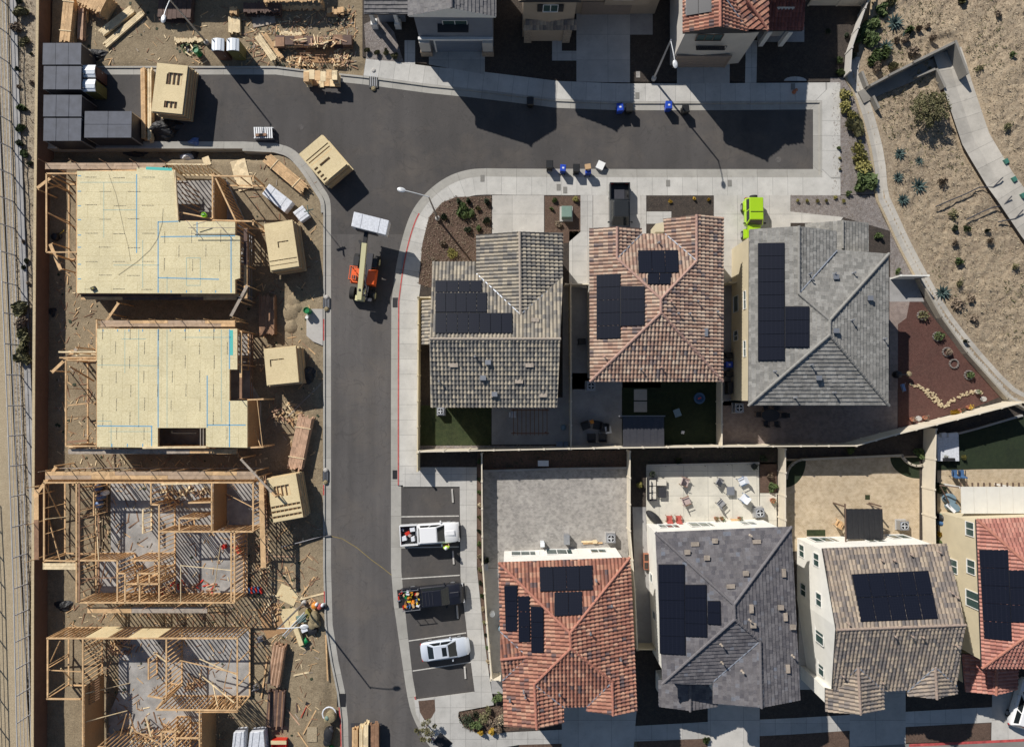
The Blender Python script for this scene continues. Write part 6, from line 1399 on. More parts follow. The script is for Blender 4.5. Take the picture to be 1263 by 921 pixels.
def pile(px, py, label, spec, z=None, cat='tool pile', name='tool_pile'):
 p = D(px, py) if z is None else P(px, py, z); t = thing(name, label, cat, p)
 for (nm, kind, x, y, zz, a, b, c_, rz, mt) in spec:
  m = MB()
  if kind == 'b': m.box((x, y, zz + c_ / 2), (a, b, c_), rz)
  elif kind == 't': m.tube((x - a / 2 * cos(rz), y - a / 2 * sin(rz), zz), (x + a / 2 * cos(rz), y + a / 2 * sin(rz), zz + c_), b, b, 10)
  elif kind == 'l': m.lathe((x, y, zz), [(a, 0), (a * 1.08, c_ * .4), (a * .9, c_ * .85), (a * .4, c_)], 12, 1.0, b, rz)
  elif kind == 'r':
   q = [V((x + a * cos(i * .52), y + a * sin(i * .52), zz)) for i in range(13)]; m.path(q, b, 6)
  m.build(nm, mt, t, smooth=(kind == 'l'))
 return t
pile(385, 762, 'cluttered tool pile with ladder, sacks and tan bags at the kerb', [('ladder_rail', 't', -1.6, -.35, .5, 3.2, .05, .3, R(47), 'metal_pale'), ('ladder_rail', 't', -1.4, -.5, .5, 3.2, .05, .3, R(47), 'metal_grey'), ('sheet', 'b', -.9, .1, .5, .9, .7, .05, .2, 'utility_green'),
 ('sack', 'l', .3, .2, 0, .45, 1.3, .8, 0, 'sack_tan'), ('sack', 'l', .1, -.5, 0, .38, 1.2, .7, .5, 'sack_tan'), ('sack', 'l', .55, -.4, 0, .3, 1.3, .7, .9, 'sack_tan'), ('barrow', 'l', .15, -1.1, 0, .5, .8, .5, 0, 'black'), ('cloth', 'l', .3, 1.3, 0, .28, 1.1, .6, 0, 'orange_plastic'),
 ('cloth', 'l', .8, 1.2, .1, .22, 1.2, .5, 0, 'fabric_red'), ('jug', 'l', 1.1, 1.35, .1, .16, 1, .5, 0, 'fabric_white'), ('bag', 'l', 1.3, 1.2, 0, .22, 1, .4, 0, 'black'), ('cloth', 'l', .55, 1.45, .2, .15, 1, .5, 0, 'fabric_white'), ('sack', 'l', -.3, .5, 0, .3, 1.6, .5, .2, 'leaf_yellow'), ('tool_box', 'b', -.6, -1.0, 0, .6, .35, .5, .4, 'fabric_white'), ('panel', 'b', -1.25, -1.3, .1, .45, 2.4, .5, .35, 'osb')])
pile(408, 880, 'round sack pile with white hose loop at the lower west kerb', [('hose', 'r', -.1, .1, .2, .65, .07, 0, 0, 'fabric_white'), ('sack', 'l', .1, -.1, 0, .5, 1.1, .7, 0, 'sack_tan'), ('sack', 'l', -.3, -.4, 0, .3, 1, .5, 0, 'sack_tan'), ('bag', 'l', -.2, -.1, .4, .2, 1, .4, 0, 'utility_green'), ('hose', 'r', .05, .0, .5, .35, .05, 0, 0, 'leaf_olive')], 0.1)
pile(406, 905, 'dark bagged load below the round sack pile', [('bag', 'l', 0, .1, 0, .45, 1.6, .6, 0, 'tarp_black'), ('bag', 'l', .2, .5, 0, .3, 1.1, .5, 0, 'metal_dark'), ('bag', 'l', -.1, -.6, 0, .4, 1.1, .5, 0, 'tarp_black')], 0.1)
pile(293, 678, 'bright red jerry cans on the east wall of the third frame', [('can', 'b', 0, .3, 0, .5, .4, .5, .3, 'red_plastic'), ('can', 'b', .25, -.1, 0, .4, .5, .5, .8, 'red_plastic'), ('can', 'b', -1.2, .4, 0, .3, .4, .5, .2, 'red_plastic')], 0.0)
pile(126, 612, 'blue and white plastic drums inside the third frame', [('drum', 'l', -.2, .9, 0, .3, 1, .8, 0, 'wrap_blue'), ('drum', 'l', .5, .4, 0, .26, 1, .9, 0, 'toilet_white'), ('drum', 'l', .1, 0, 0, .33, 1, .8, 0, 'wrap_blue'), ('drum', 'l', -.1, -.7, 0, .3, 1.2, .7, 0, 'wrap_blue')], 0.0)
pile(70, 293, 'black tools and a yellow strap inside the garage bay of the first frame', [('compressor', 'l', 0, 0, 0, .35, 1.1, .5, 0, 'black'), ('hose', 'r', .3, .1, .1, .3, .04, 0, 0, 'black'), ('strap', 't', .6, .5, .1, .6, .03, .1, .6, 'yellow_plastic')])
pile(312, 727, 'row of red and blue nail boxes beside the third frame', [('box', 'b', -.7 + i * .22, ru(-.1, .1), 0, .18, .55, .3, .15, 'red_plastic' if i % 2 else 'fabric_blue') for i in range(8)])
for i, (x, y, mt, lb) in enumerate(((323, 786, 'metal_grey', 'silver saw on its stand beside the southernmost frame'), (318, 845, 'metal_grey', 'small tan fixture standing near the corner of the southernmost frame'), (375, 877, 'red_plastic', 'red handled shovel lying on the soil at the bottom'))):
 if i < 2: pile(x, y, lb, [('stand', 'b', 0, 0, 0, .5, .5, .5, .4, mt), ('motor', 'l', .1, .1, .5, .16, 1, .3, 0, 'metal_dark' if i == 0 else 'sack_tan'), ('arm', 't', 0, 0, .6, .9, .04, .1, .7, mt)], None, 'saw' if i == 0 else 'fixture', 'site_saw' if i == 0 else 'site_fixture')
 else: pile(x, y, lb, [('handle', 't', 0, 0, .06, 1.3, .035, .0, 1.1, 'red_plastic'), ('blade', 'b', .35, .75, .03, .3, .4, .04, 1.1, 'black')], None, 'shovel', 'shovel')
q = [P(x, y, .02) for x, y in ((348, 674), (372, 668), (397, 661), (408, 660))]
m = MB(); c = q[0].copy(); c.z = -.1
m.path([V((v.x - c.x, v.y - c.y, .22)) for v in q], .07, 8); one('drain_pipe', m, 'metal_dark', 'grey pipe crossing from the soil over the kerb, near the yellow string line', 'pipe', c)
# small tools and people-free clutter inside the frames
debris('offcut_heap', 232, 725, 3.2, 0.7, 40, ['lumber_brown', 'lumber_pink', 'red_plastic'], 'offcuts along the lower inner wall of the third frame', (0.3, 1.1), 0.0, h=.2)
debris('offcut_heap', 240, 842, 1.0, 0.6, 18, ['lumber', 'lumber_brown'], 'few boards stacked on the slab of the southernmost frame', (0.5, 1.5), 0.0, h=.2)
debris('offcut_heap', 190, 905, 3.0, 1.2, 60, ['lumber', 'lumber_pale', 'lumber_brown'], 'timber pieces strewn over the slab at the bottom left edge', (0.4, 1.6), 0.0, h=.4)
# dirt mound beside the concrete pad and ditch soil
m = MB(); c = D(358, 385)
for k, (x, y, r) in enumerate(((0, 0, .9), (.4, 1.2, .8), (.1, -1.4, .7), (1.4, 1.5, .6), (.6, .5, .6))):
 n = 10; vs = [V((x, y, .42 + ru(0, .1)))];
 for kk in range(1, 4):
  for i in range(n): a = 2 * pi * i / n; rr = r * kk / 3 * ru(.85, 1.15); vs.append(V((x + rr * cos(a), y + rr * sin(a) * 1.2, [.36, .2, -.15][kk - 1] + ru(-.04, .04))))
 fs = [[0, 1 + i, 1 + (i + 1) % n] for i in range(n)] + [[1 + q_ * n + i, 1 + (q_ + 1) * n + i, 1 + (q_ + 1) * n + (i + 1) % n, 1 + q_ * n + (i + 1) % n] for q_ in (0, 1) for i in range(n)]
 m.add(vs, fs)
o = m.build('soil_mounds', 'dirt', None, smooth=True); o.scale = (1.2, 1, .55); o.location = c; o['kind'] = 'structure'
# countless scraps trodden into the soil and lying on the slabs
for mt, n, ln_ in (('lumber', 620, .6), ('lumber_pale', 380, .4), ('lumber_brown', 620, .8), ('leaf_dark', 240, .2), ('plank_grey', 240, .4)):
 m = MB()
 for _ in range(n):
  x, y = random.choice([(ru(300, 396), ru(640, 918)), (ru(300, 396), ru(190, 560)), (ru(72, 330), ru(560, 600)), (ru(72, 300), ru(745, 785)), (ru(105, 285), ru(600, 742)), (ru(125, 285), ru(790, 915)), (ru(300, 440), ru(15, 84)), (ru(300, 392), ru(700, 800)), (ru(70, 120), ru(320, 560)), (ru(105, 440), ru(4, 84)), (ru(300, 440), ru(20, 84))])
  p = D(x, y, .03); p.z = max(p.z, .03) if (98 < x < 290 and (598 < y < 742 or y > 788)) else p.z; l = ln_ * ru(.3, 1.6)
  m.box((p.x, p.y, p.z), (l, ru(.03, .1) if mt != 'leaf_dark' else l * .8, .035), ru(0, 3.1), ru(-.2, .2), ru(-.08, .08))
 o = m.build('site_litter', mt); o['kind'] = 'stuff'
# the next unfinished building beyond the top edge, whose shade falls on the top lot
fN = Frame('unfinished boarded house beyond the top edge, shading the top lot', 240, -90)
a = P(120, -58, 0); b = P(350, -150, 0); MB().prism([(a.x, a.y), (b.x, a.y), (b.x, b.y), (a.x, b.y)], -0.3, 6.6).build('sheathing', 'osb', fN.root, world=True)
# ============================================================ WALLS, FENCES, LAMPS, CHANNEL
def wall_run(name, pts, h, th, mat, label, cat='wall', cap=None, z0=-0.9, capw=0.0, group=None):
 q = [P(x, y, 0) for x, y in pts]; c = sum(q, V((0, 0, 0))) / len(q); t = thing(name, label, cat, c, 0, group)
 for i, (a, b) in enumerate(zip(q[:-1], q[1:])):
  d = b - a; e = d.normalized() * (th / 2 - 0.003 if i else 0); a2 = a - e; m = (a2 + b) / 2 - c
  MB().box((m.x, m.y, (z0 + h) / 2), ((b - a2).length, th - 0.002 * (i % 2), h - z0), atan2(d.y, d.x)).build('panel', mat, t)
  if cap: MB().box((m.x, m.y, h + 0.035 + 0.002 * (i % 2)), ((b - a2).length, th + capw, 0.07), atan2(d.y, d.x)).build('coping', cap, t)
 return t
wall_run('retaining_wall', [(61, -40), (57.5, 250), (56, 480), (55, 700), (54.5, 960)], 1.6, 0.2, 'block_brown', 'long brown block wall along the west side of the building site', cap='straw', capw=0.06)
def wire_fence(pts, h, label, n_r=5, sp=2.5):
 q = refine([P(x, y, 0) for x, y in pts], sp); c = q[len(q) // 2].copy(); t = thing('wire_fence', label, 'fence', c, 0, 'wire fences west of the brown wall')
 for p in q: MB().tube((p.x - c.x, p.y - c.y, -.1), (p.x - c.x, p.y - c.y, h), 0.06, 0.06, 6).build('post', 'metal_pale', t)
 for k in range(n_r):
  m = MB(); z = h * (0.06 + 0.92 * k / (n_r - 1))
  m.path([V((p.x - c.x, p.y - c.y, z)) for p in q], 0.03 if 0 < k < n_r - 1 else 0.05, 5); m.build('rail', 'metal_pale', t)
wire_fence([(7, -30), (13, 150), (19, 315), (27, 500), (34.8, 719), (38.5, 880), (41, 960)], 2.0, 'pale metal wire fence beside the dirt track, just west of the brown wall')
wire_fence([(-17, 600), (-12, 700), (-8, 850), (-5, 960)], 2.0, 'wire fence past the left edge of the photo, showing only its grid shadow')
def yard_fence(pts, h, mat, label, sp=2.4, th=0.06, z0=0.1, pr=0.075, zt=0):
 q = [P(x, y, zt) for x, y in pts]
 q = [V((p.x, p.y, 0)) for p in q]; c = sum(q, V((0, 0, 0))) / len(q); t = thing('garden_fence', label, 'fence', c, 0, 'garden fences between the back gardens')
 for i, (a, b) in enumerate(zip(q[:-1], q[1:])):
  d = b - a; L = d.length; n = max(1, round(L / sp)); u = d.normalized(); rz = atan2(u.y, u.x)
  for k in range(n + 1):
   if k == 0 and i: continue
   p = a + d * (k / n) - c; m = MB().box((p.x, p.y, (z0 + h + .08) / 2), (pr * 2, pr * 2, h + .08 - z0), rz); m.box((p.x, p.y, h + .1), (pr * 2.4, pr * 2.4, .04), rz); m.build('post', mat, t)
  for k in range(n):
   p = a + d * ((k + .5) / n) - c; l = L / n - pr * 2 - .01
   m = MB().box((p.x, p.y, (z0 + .08 + h) / 2), (l, th, h - z0 - .08), rz); m.build('panel', mat, t)
   MB().box((p.x, p.y, h + .025), (l, th + .05, .045), rz).build('top_rail', mat, t)
 return t
yard_fence([(516, 557), (702, 553), (885, 550.5), (1056, 549.5), (1104, 536), (1180, 517), (1262, 496)], 2.9, 'fence_cream', 'long cream fence crossing the photo behind the three upper back gardens', zt=2.9)
yard_fence([(702, 353), (702.5, 552)], 1.8, 'fence_cream', 'fence between the corner house and the pink roofed house')
yard_fence([(883, 468), (883, 549.5)], 1.9, 'fence_cream', 'cream fence right of the dark turf with the small pool'); yard_fence([(519, 371), (518, 556), (518, 578)], 1.8, 'stucco_cream', 'yellowish garden wall along the pavement west of the corner house')
yard_fence([(519, 370), (533, 370)], 1.8, 'stucco_cream', 'short return of yellowish wall at the west side of the corner house')
yard_fence([(595, 558), (596, 690), (601, 760), (607, 828)], 1.7, 'fence_cream', 'fence between the parking bay pavement and the grey paved garden'); yard_fence([(606, 829), (617, 829)], 1.7, 'fence_cream', 'short fence return beside the red roofed house')
yard_fence([(773, 555), (773, 650), (779, 720), (782, 792)], 1.8, 'fence_cream', 'fence between the grey paved garden and the patio of garden chairs'); yard_fence([(783, 792), (803, 792)], 1.8, 'stucco_cream', 'short wall closing the side passage left of the slate roofed house')
yard_fence([(959, 552), (959, 665)], 1.9, 'fence_cream', 'broad looking cream fence right of the patio of garden chairs'); yard_fence([(1138, 528), (1136, 600), (1137, 666)], 2.1, 'fence_cream', 'broad looking cream fence right of the tan paved garden')
yard_fence([(1098, 344), (1131, 344)], 1.8, 'fence_white', 'white side gate fence right of the ash grey house'); yard_fence([(696, 354), (726, 354)], 1.7, 'fence_cream', 'short gate fence left of the pink roofed house'); yard_fence([(893, 352), (909, 352)], 1.7, 'stucco_cream', 'short gate wall between the pink and the ash grey roofs')
yard_fence([(996, 8), (1066, 8)], 1.8, 'fence_cream', 'cream fence at the top edge, right of the maroon tiled wing'); yard_fence([(1068, -30), (1066, 2), (1058, 20), (1042, 68), (1040, 96)], 1.4, 'stucco_pale', 'pale garden wall curving down at the foot of the hill, at the top')
wall_run('planter_wall', [(596, 580.5), (690, 577.5), (774, 576.5)], 0.45, 0.2, 'greyconcrete', 'low grey planter wall above the grey paved garden', z0=0, group='low planter walls')
wall_run('planter_wall', [(797, 573.5), (935, 570.5)], 0.35, 0.18, 'concrete', 'low pale planter wall above the patio of garden chairs', z0=0, group='low planter walls')
wall_run('planter_wall', arc(990, 590, 22, 24, 180, 262, 6) + [(1110, 561)] + arc(1130, 552, 22, 22, 150, 60, 5), 0.45, 0.2, 'block_tan', 'low curved planter wall above the tan paved garden', z0=0, group='low planter walls')
wall_run('planter_wall', [(1153, 541), (1200, 529), (1258, 512)], 0.4, 0.18, 'greyconcrete', 'low planter wall above the dark turf at the right edge', z0=0, group='low planter walls')
wall_run('retaining_wall', [(1128, 345), (1155, 393), (1186, 436), (1236, 492), (1262, 506)], 0.9, 0.16, 'block_tan', 'tan block wall between the red bark garden and the hillside drain')
# ---- street lamps
def lamp(base, top, head, label, hgt=7.65, z0=0.1):
 b = P(*base, z0); tp = P(*top, hgt); hd = P(*head, hgt + 0.25); t = thing('street_lamp', label, 'street lamp', b, 0, 'street lamps')
 MB().lathe((0, 0, 0), [(.24, 0), (.24, .35), (.13, .45)], 12).build('base', 'concrete', t)
 e = V((0, 0, hgt - z0)); MB().tube((0, 0, .4), e, .105, .065, 10).build('pole', 'metal_grey', t, smooth=True)
 d = V((hd.x - tp.x, hd.y - tp.y, 0)); m = MB(); q = [e + V((0, 0, -.1)) + d * k + V((0, 0, .35 * sin(k * pi / 2))) for k in (0, .2, .45, .7, .92)]; m.path(q, .045, 7); m.build('arm', 'metal_pale', t)
 rz = atan2(d.y, d.x); c = q[-1] + d.normalized() * .3
 m = MB(); m.lathe(c + V((0, 0, -.1)), [(.12, 0), (.24, .03), (.26, .1), (.17, .17)], 14, 1.5, .85, rz); m.build('lamp_head', 'metal_pale', t, smooth=True); MB().lathe(c + V((0, 0, -.15)), [(.15, 0), (.2, .045)], 12, 1.3, .8, rz).build('lens', 'light_clear', t)
 return t
lamp((256, 54), (213, 0), (206, 22), 'tall street lamp beside the toilets on the top lot', z0=0.0); lamp((806, 98), (829, 46), (834, 74), 'tall street lamp left of the terracotta roofed house', z0=0.12)
lamp((540, 270), (527, 245), (495, 237), 'tall street lamp at the curved pavement by the planter bed', z0=0.12); lamp((376, 742), (345, 777), (376, 775), 'tall street lamp among the tool pile at the west kerb', z0=-0.1)
b = P(391, 269, 0.1); t = thing('street_sign', 'street name sign with crossed blades at the west kerb curve', 'street sign', b)
MB().tube((0, 0, 0), (0, 0, 2.9), .03, .03, 8).build('pole', 'metal_grey', t); MB().box((0, 0, 2.75), (.9, .03, .22), .3).build('blade', 'utility_green', t); MB().box((0, 0, 3.0), (.9, .03, .22), 1.7).build('blade', 'utility_green', t)
# ---- concrete channel and head walls on the hillside
cw = refine(chan_w, 0.8)
def chan_strip(name, d0, d1, o0, o1):
 A = offset(cw, d0); B = offset(cw, d1); vs = []; fs = []; uv = []; s = 0
 for i, (a, b, c) in enumerate(zip(A, B, cw)):
  z = 0.10 + 2.4 * sm(0, 24, c.x - edge_x(c.y) - 1.8) * (0.4 + 0.6 * sm(0, 10, c.x - edge_x(c.y) - 1.8)); vs += [V((a.x, a.y, z + o0)), V((b.x, b.y, z + o1))]
 for i in range(len(cw) - 1): fs.append([2 * i, 2 * i + 2, 2 * i + 3, 2 * i + 1]); uv.append([(i * .8, 0), (i * .8 + .8, 0), (i * .8 + .8, .5), (i * .8, .5)])
 return struct(mesh_obj(name, vs, fs, 'channel_concrete', None, uv))
chan_strip('drainage_channel', -1.45, 0.0, 0.02, -0.22); chan_strip('drainage_channel', 0.0, 1.45, -0.22, 0.02)
wk = [Hh(x, y) for x, y in ((1061, 121), (1085, 109), (1115, 97), (1150, 82), (1162, 76))]; m = MB();
for a, b in zip(wk[:-1], wk[1:]): c = (a + b) / 2; m.beam(V((a.x, a.y, max(a.z, .1) + .06)), V((b.x, b.y, max(b.z, .1) + .06)), 1.3, .18)
struct(m.build('channel_path', 'channel_concrete'))
def hwall(pts, h, label, th=0.22):
 q = [Hh(x, y) for x, y in pts]; c = q[0].copy(); t = thing('head_wall', label, 'retaining wall', c, 0, 'concrete head walls of the hillside channel')
 for a, b in zip(q[:-1], q[1:]): z = min(a.z, b.z); MB().beam(V((a.x - c.x, a.y - c.y, (a.z + h) / 2 - c.z / 1 + 0 if False else (z + h - .5) / 2 + z / 2 - c.z)), V((b.x - c.x, b.y - c.y, (z + h - .5) / 2 + z / 2 - c.z)), th, h + .5).build('panel', 'channel_concrete', t)
hwall([(1066, 112), (1087, 101)], 1.2, 'lowest stepped length of the upper concrete wall near the kerb'); hwall([(1087, 101), (1115, 87)], 1.4, 'middle stepped length of the upper concrete wall on the hillside'); hwall([(1115, 87), (1165, 62)], 1.7, 'highest length of the upper concrete wall, ending at the corner')
hwall([(1166, 60), (1183, 99)], 1.6, 'right concrete wall running down beside the channel'); hwall([(1126, 98), (1150, 88)], 0.7, 'short concrete wall below the path with dark shade under it'); hwall([(1151, 88), (1160, 112)], 0.8, 'short concrete wall left of the channel top')
hwall([(1073, 122), (1080, 137)], 0.7, 'small wing wall near the hill kerb'); hwall([(1059, 92), (1066, 110)], 0.7, 'small wing wall above the kerb path')
for pts, lb in ((((1154, 255), (1175, 246), (1192, 239), (1208, 231), (1225, 231), (1237, 219)), 'uppermost black pipe crossing the concrete channel'), (((1192, 271), (1210, 262), (1224, 256), (1237, 254), (1248, 242)), 'middle black pipe crossing the concrete channel'),
    (((1231, 274), (1240, 272), (1252, 270), (1262, 259)), 'lowest black pipe crossing the concrete channel near the right edge')):
 q = [Hh(x, y, .4) for x, y in pts]; c = q[0]; m = MB().path([v - c for v in q], .06, 7); one('irrigation_pipe', m, 'metal_dark', lb, 'pipe', c, 'pipes over the channel')
for i, (x, y) in enumerate(((1239, 200), (1249, 222), (1260, 242))):
 c = Hh(x, y); m = MB().box((0, 0, .15), (.42, .5, .35), .5, taper=.9); one('valve_box', m, 'green_box', ['uppermost', 'middle', 'lowest'][i] + ' green valve box right of the hillside channel', 'valve box', c, 'green valve boxes')
# ---- wheelie bins
def bin_(px, py, label, mat, rz=0.0, big=True):
 p = P(px, py, 1.0); t = thing('wheelie_bin', label, 'wheelie bin', V((p.x, p.y, .02)), rz, 'wheelie bins'); k = 1 if big else .85
 MB().hexa([V((-.24 * k, -.28 * k, .05)), V((.24 * k, -.28 * k, .05)), V((.24 * k, .28 * k, .05)), V((-.24 * k, .28 * k, .05))], [V((-.32 * k, -.38 * k, 1)), V((.32 * k, -.38 * k, 1)), V((.32 * k, .38 * k, 1)), V((-.32 * k, .38 * k, 1))]).build('body', mat, t)
 l = MB().hexa([V((-.34 * k, -.42 * k, 1.0)), V((.34 * k, -.42 * k, 1.0)), V((.34 * k, .42 * k, 1.0)), V((-.34 * k, .42 * k, 1.0))], [V((-.28 * k, -.34 * k, 1.09)), V((.28 * k, -.34 * k, 1.09)), V((.28 * k, .36 * k, 1.09)), V((-.28 * k, .36 * k, 1.09))]).build('lid', mat, t)
 MB().box((0, 0, 1.096), (.2, .16, .008)).build('label_patch', 'fabric_white' if mat == 'bin_blue' else mat, l)
 MB().tube((-.26, .45 * k, .95), (.26, .45 * k, .95), .025, .025, 6).build('handle', 'black', t)
 for s in (-1, 1): MB().tube((s * .27, .3, .12), (s * .22, .3, .12), .12, .12, 10).build('wheel', 'rubber', t)
 return t
bin_(654, 125, 'black wheelie bin standing alone on the north kerb in shade', 'bin_black'); bin_(765, 132.5, 'blue wheelie bin beside a black one, north kerb', 'bin_blue', .1); bin_(776.5, 133, 'black wheelie bin touching the blue one, north kerb', 'bin_black')
bin_(825, 130, 'blue wheelie bin nearest the tall lamp, north kerb', 'bin_blue'); bin_(846, 134, 'black wheelie bin right of the blue one near the lamp shadow', 'bin_black', .1)
bin_(678, 203, 'black wheelie bin, leftmost on the south kerb', 'bin_black', pi); bin_(694.5, 207.5, 'blue wheelie bin with pale label, south kerb', 'bin_blue', pi - .1, False); bin_(711, 207.5, 'black wheelie bin between the two blue ones, south kerb', 'bin_black', pi);
bin_(725.5, 210, 'blue wheelie bin stuffed with cardboard, south kerb', 'bin_blue', pi, False); c = P(725, 206, 1.2); one('cardboard_box', MB().box((0, 0, .14), (.55, .5, .28), .15), 'cardboard', 'open cardboard box on top of the blue bin, south kerb', 'box', V((c.x, c.y, 1.1)))
c = P(740.5, 204.5, .3); t = thing('white_box', 'white square box tilted on the south kerb beside the bins', 'box', V((c.x, c.y, .05)), R(-25)); MB().box((0, 0, .2), (.7, .75, .38)).build('body', 'fabric_white', t); MB().box((0, 0, .4), (.74, .79, .04)).build('lid', 'white_paint', t)
bin_(899.5, 438, 'black wheelie bin, uppermost in the passage between the pink and ash roofs', 'bin_black', pi / 2, False); bin_(899.5, 449.5, 'blue wheelie bin in the passage between the pink and ash roofs', 'bin_blue', pi / 2, False); bin_(899.5, 461, 'black wheelie bin, below the blue one in the shaded passage', 'bin_black', pi / 2, False); bin_(718, 421, 'small dark bin by the wall in the passage left of the pink roof', 'bin_black', pi / 2, False)
c = P(699, 262, .8); t = thing('utility_cabinet', 'pale green utility cabinet in the brown planter bed', 'utility cabinet', V((c.x, c.y, .13)))
MB().box((0, 0, .05), (1.3, 1.5, .1)).build('plinth', 'concrete', t); MB().box((0, 0, .5), (.95, 1.05, .8)).build('body', 'utility_green', t); MB().box((0, 0, .93), (1.05, 1.15, .08), taper=.9).build('lid', 'utility_green', t)
for x, y, lb in ((697, 234.5, 'left square pavement cover near the blue bins'), (689, 231, 'left small tan pavement cover by the bins'), (824, 226, 'small tan pavement cover left of the lamp shadow'), (900, 226, 'small tan pavement cover above the lime car driveway'), (787, 92, 'grey meter box lid in the dark bed left of the lamp'),
                 (595, 220, 'small pavement cover on the curved pavement'), (978, 107, 'small cover on the pavement bulge'), (786, 118, 'faint cover in the shaded north pavement')):
 p = P(x, y, .135); one('meter_cover', MB().box((0, 0, 0), (.4, .65, .02)), 'paver_grey' if 'grey' in lb else 'kerb', lb, 'cover', p, 'small covers in the pavements')
p = P(980, 113, .3); one('hydrant', MB().lathe((0, 0, 0), [(.2, 0), (.2, .1), (.12, .15), (.14, .55), (.1, .68), (.03, .74)], 12).tube((-.22, 0, .42), (.22, 0, .42), .06, .06, 8).tube((0, -.22, .4), (0, 0, .4), .07, .07, 8), 'terracotta', 'brownish fire hydrant on the shaded pavement bulge', 'hydrant', V((p.x, p.y, .13)))
q = P(546, 915, .13); one('floor_mat', MB().box((0, 0, .02), (1.5, 1.15, .03)), 'black', 'dark square tactile plate on the corner pavement at the bottom', 'plate', q, rz=R(-40))
for (x, y, r_) in ((371, 157, .3), (960, 197, .3), (487, 40, .3)):
 if x != 487: p = P(x, y, .008); one('manhole', MB().lathe((0, 0, 0), [(r_, 0), (r_, .006)], 20), 'asphalt_worn', 'round manhole cover in the road ' + ('right of the metal pallet' if x < 500 else 'near its closed east end'), 'manhole cover', p)
# ============================================================ VEHICLES
def loft(secs, closed=True):
 n = len(secs[0]); vs = [V(p) for s in secs for p in s]; fs = []
 for k in range(len(secs) - 1):
  for i in range(n):
   j = (i + 1) % n; fs.append([k * n + i, (k + 1) * n + i, (k + 1) * n + j, k * n + j])
 fs += [list(range(n)), list(range((len(secs) - 1) * n, len(secs) * n))[::-1]]
 return MB().add(vs, fs)
def body_sec(x, w, zt, zb=.3, crown=.03):
 return [(x, -w * .88, zb), (x, -w, zb + .22), (x, -w, zt - .2), (x, -w * .97, zt - .06), (x, -w * .86, zt), (x, 0, zt + crown), (x, w * .86, zt), (x, w * .97, zt - .06), (x, w, zt - .2), (x, w, zb + .22), (x, w * .88, zb)]
def wheels(t, xs, w, r, wd=.24):
 for x in xs:
  for s in (-1, 1):
   o = MB().tube((x, s * w, r), (x, s * (w - wd), r), r, r, 20).build('wheel', 'rubber', t, smooth=True); MB().tube((x, s * (w + .012), r), (x, s * (w - .05), r), r * .6, r * .6, 14).build('rim', 'metal_grey', o)
def glassq(name, pts, t, off=0.012, mat='carglass'):
 p = [V(q) for q in pts]; n = (p[1] - p[0]).cross(p[2] - p[0]).normalized(); c = sum(p, V((0, 0, 0))) / len(p)
 if n.dot(c - V((c.x * .6, 0, .7))) < 0: n = -n
 m = MB(); k = len(p); m.add([q + n * off for q in p] + [q - n * .02 for q in p], [list(range(k)), list(range(k, 2 * k))[::-1]] + [[i, (i + 1) % k, k + (i + 1) % k, k + i] for i in range(k)]); return m.build(name, mat, t)
def greenhouse(t, x0, x1, w, zb, rx0, rx1, rw, zr, paint, roof=None, side_split=0.5):
 """x0 rear base, x1 front base; rx roof ends; sunk 4 cm in the body"""
 B = [(x0, -w, zb), (x1, -w, zb), (x1, w, zb), (x0, w, zb)]; Rr = [(rx0, -rw, zr), (rx1, -rw, zr), (rx1, rw, zr), (rx0, rw, zr)]
 m = MB().hexa([V(p) for p in B], [V(p) for p in Rr]); c = m.build('cabin', paint, t); bv = c.modifiers.new('b', 'BEVEL'); bv.width = .05; bv.segments = 2
 def lerp(a, b, k): return V(a).lerp(V(b), k)
 def quad(a, b, c_, d, u0, u1, v0, v1): f = lambda u, v: lerp(lerp(a, b, u), lerp(d, c_, u), v); return [f(u0, v0), f(u1, v0), f(u1, v1), f(u0, v1)]
 glassq('windscreen', quad(B[1], B[2], Rr[2], Rr[1], .07, .93, .08, .9), t); glassq('rear_window', quad(B[3], B[0], Rr[0], Rr[3], .1, .9, .12, .88), t)
 for a, b, c_, d in ((B[0], B[1], Rr[1], Rr[0]), (B[2], B[3], Rr[3], Rr[2])):
  glassq('side_window', quad(a, b, c_, d, .06, .49, .2, .86), t); glassq('side_window', quad(a, b, c_, d, .53, .94, .2, .86), t)
def lights(t, x, w, z, rear=True):
 for s in (-1, 1):
  MB().box((x, s * w * .78, z), (.12, .32, .16)).build('tail_light' if rear else 'headlight', 'light_red' if rear else 'light_clear', t)
def mirrors(t, x, w, z, paint):
 for s in (-1, 1): MB().box((x, s * (w + .13), z), (.14, .22, .16), taper=.8).build('mirror', paint, t)
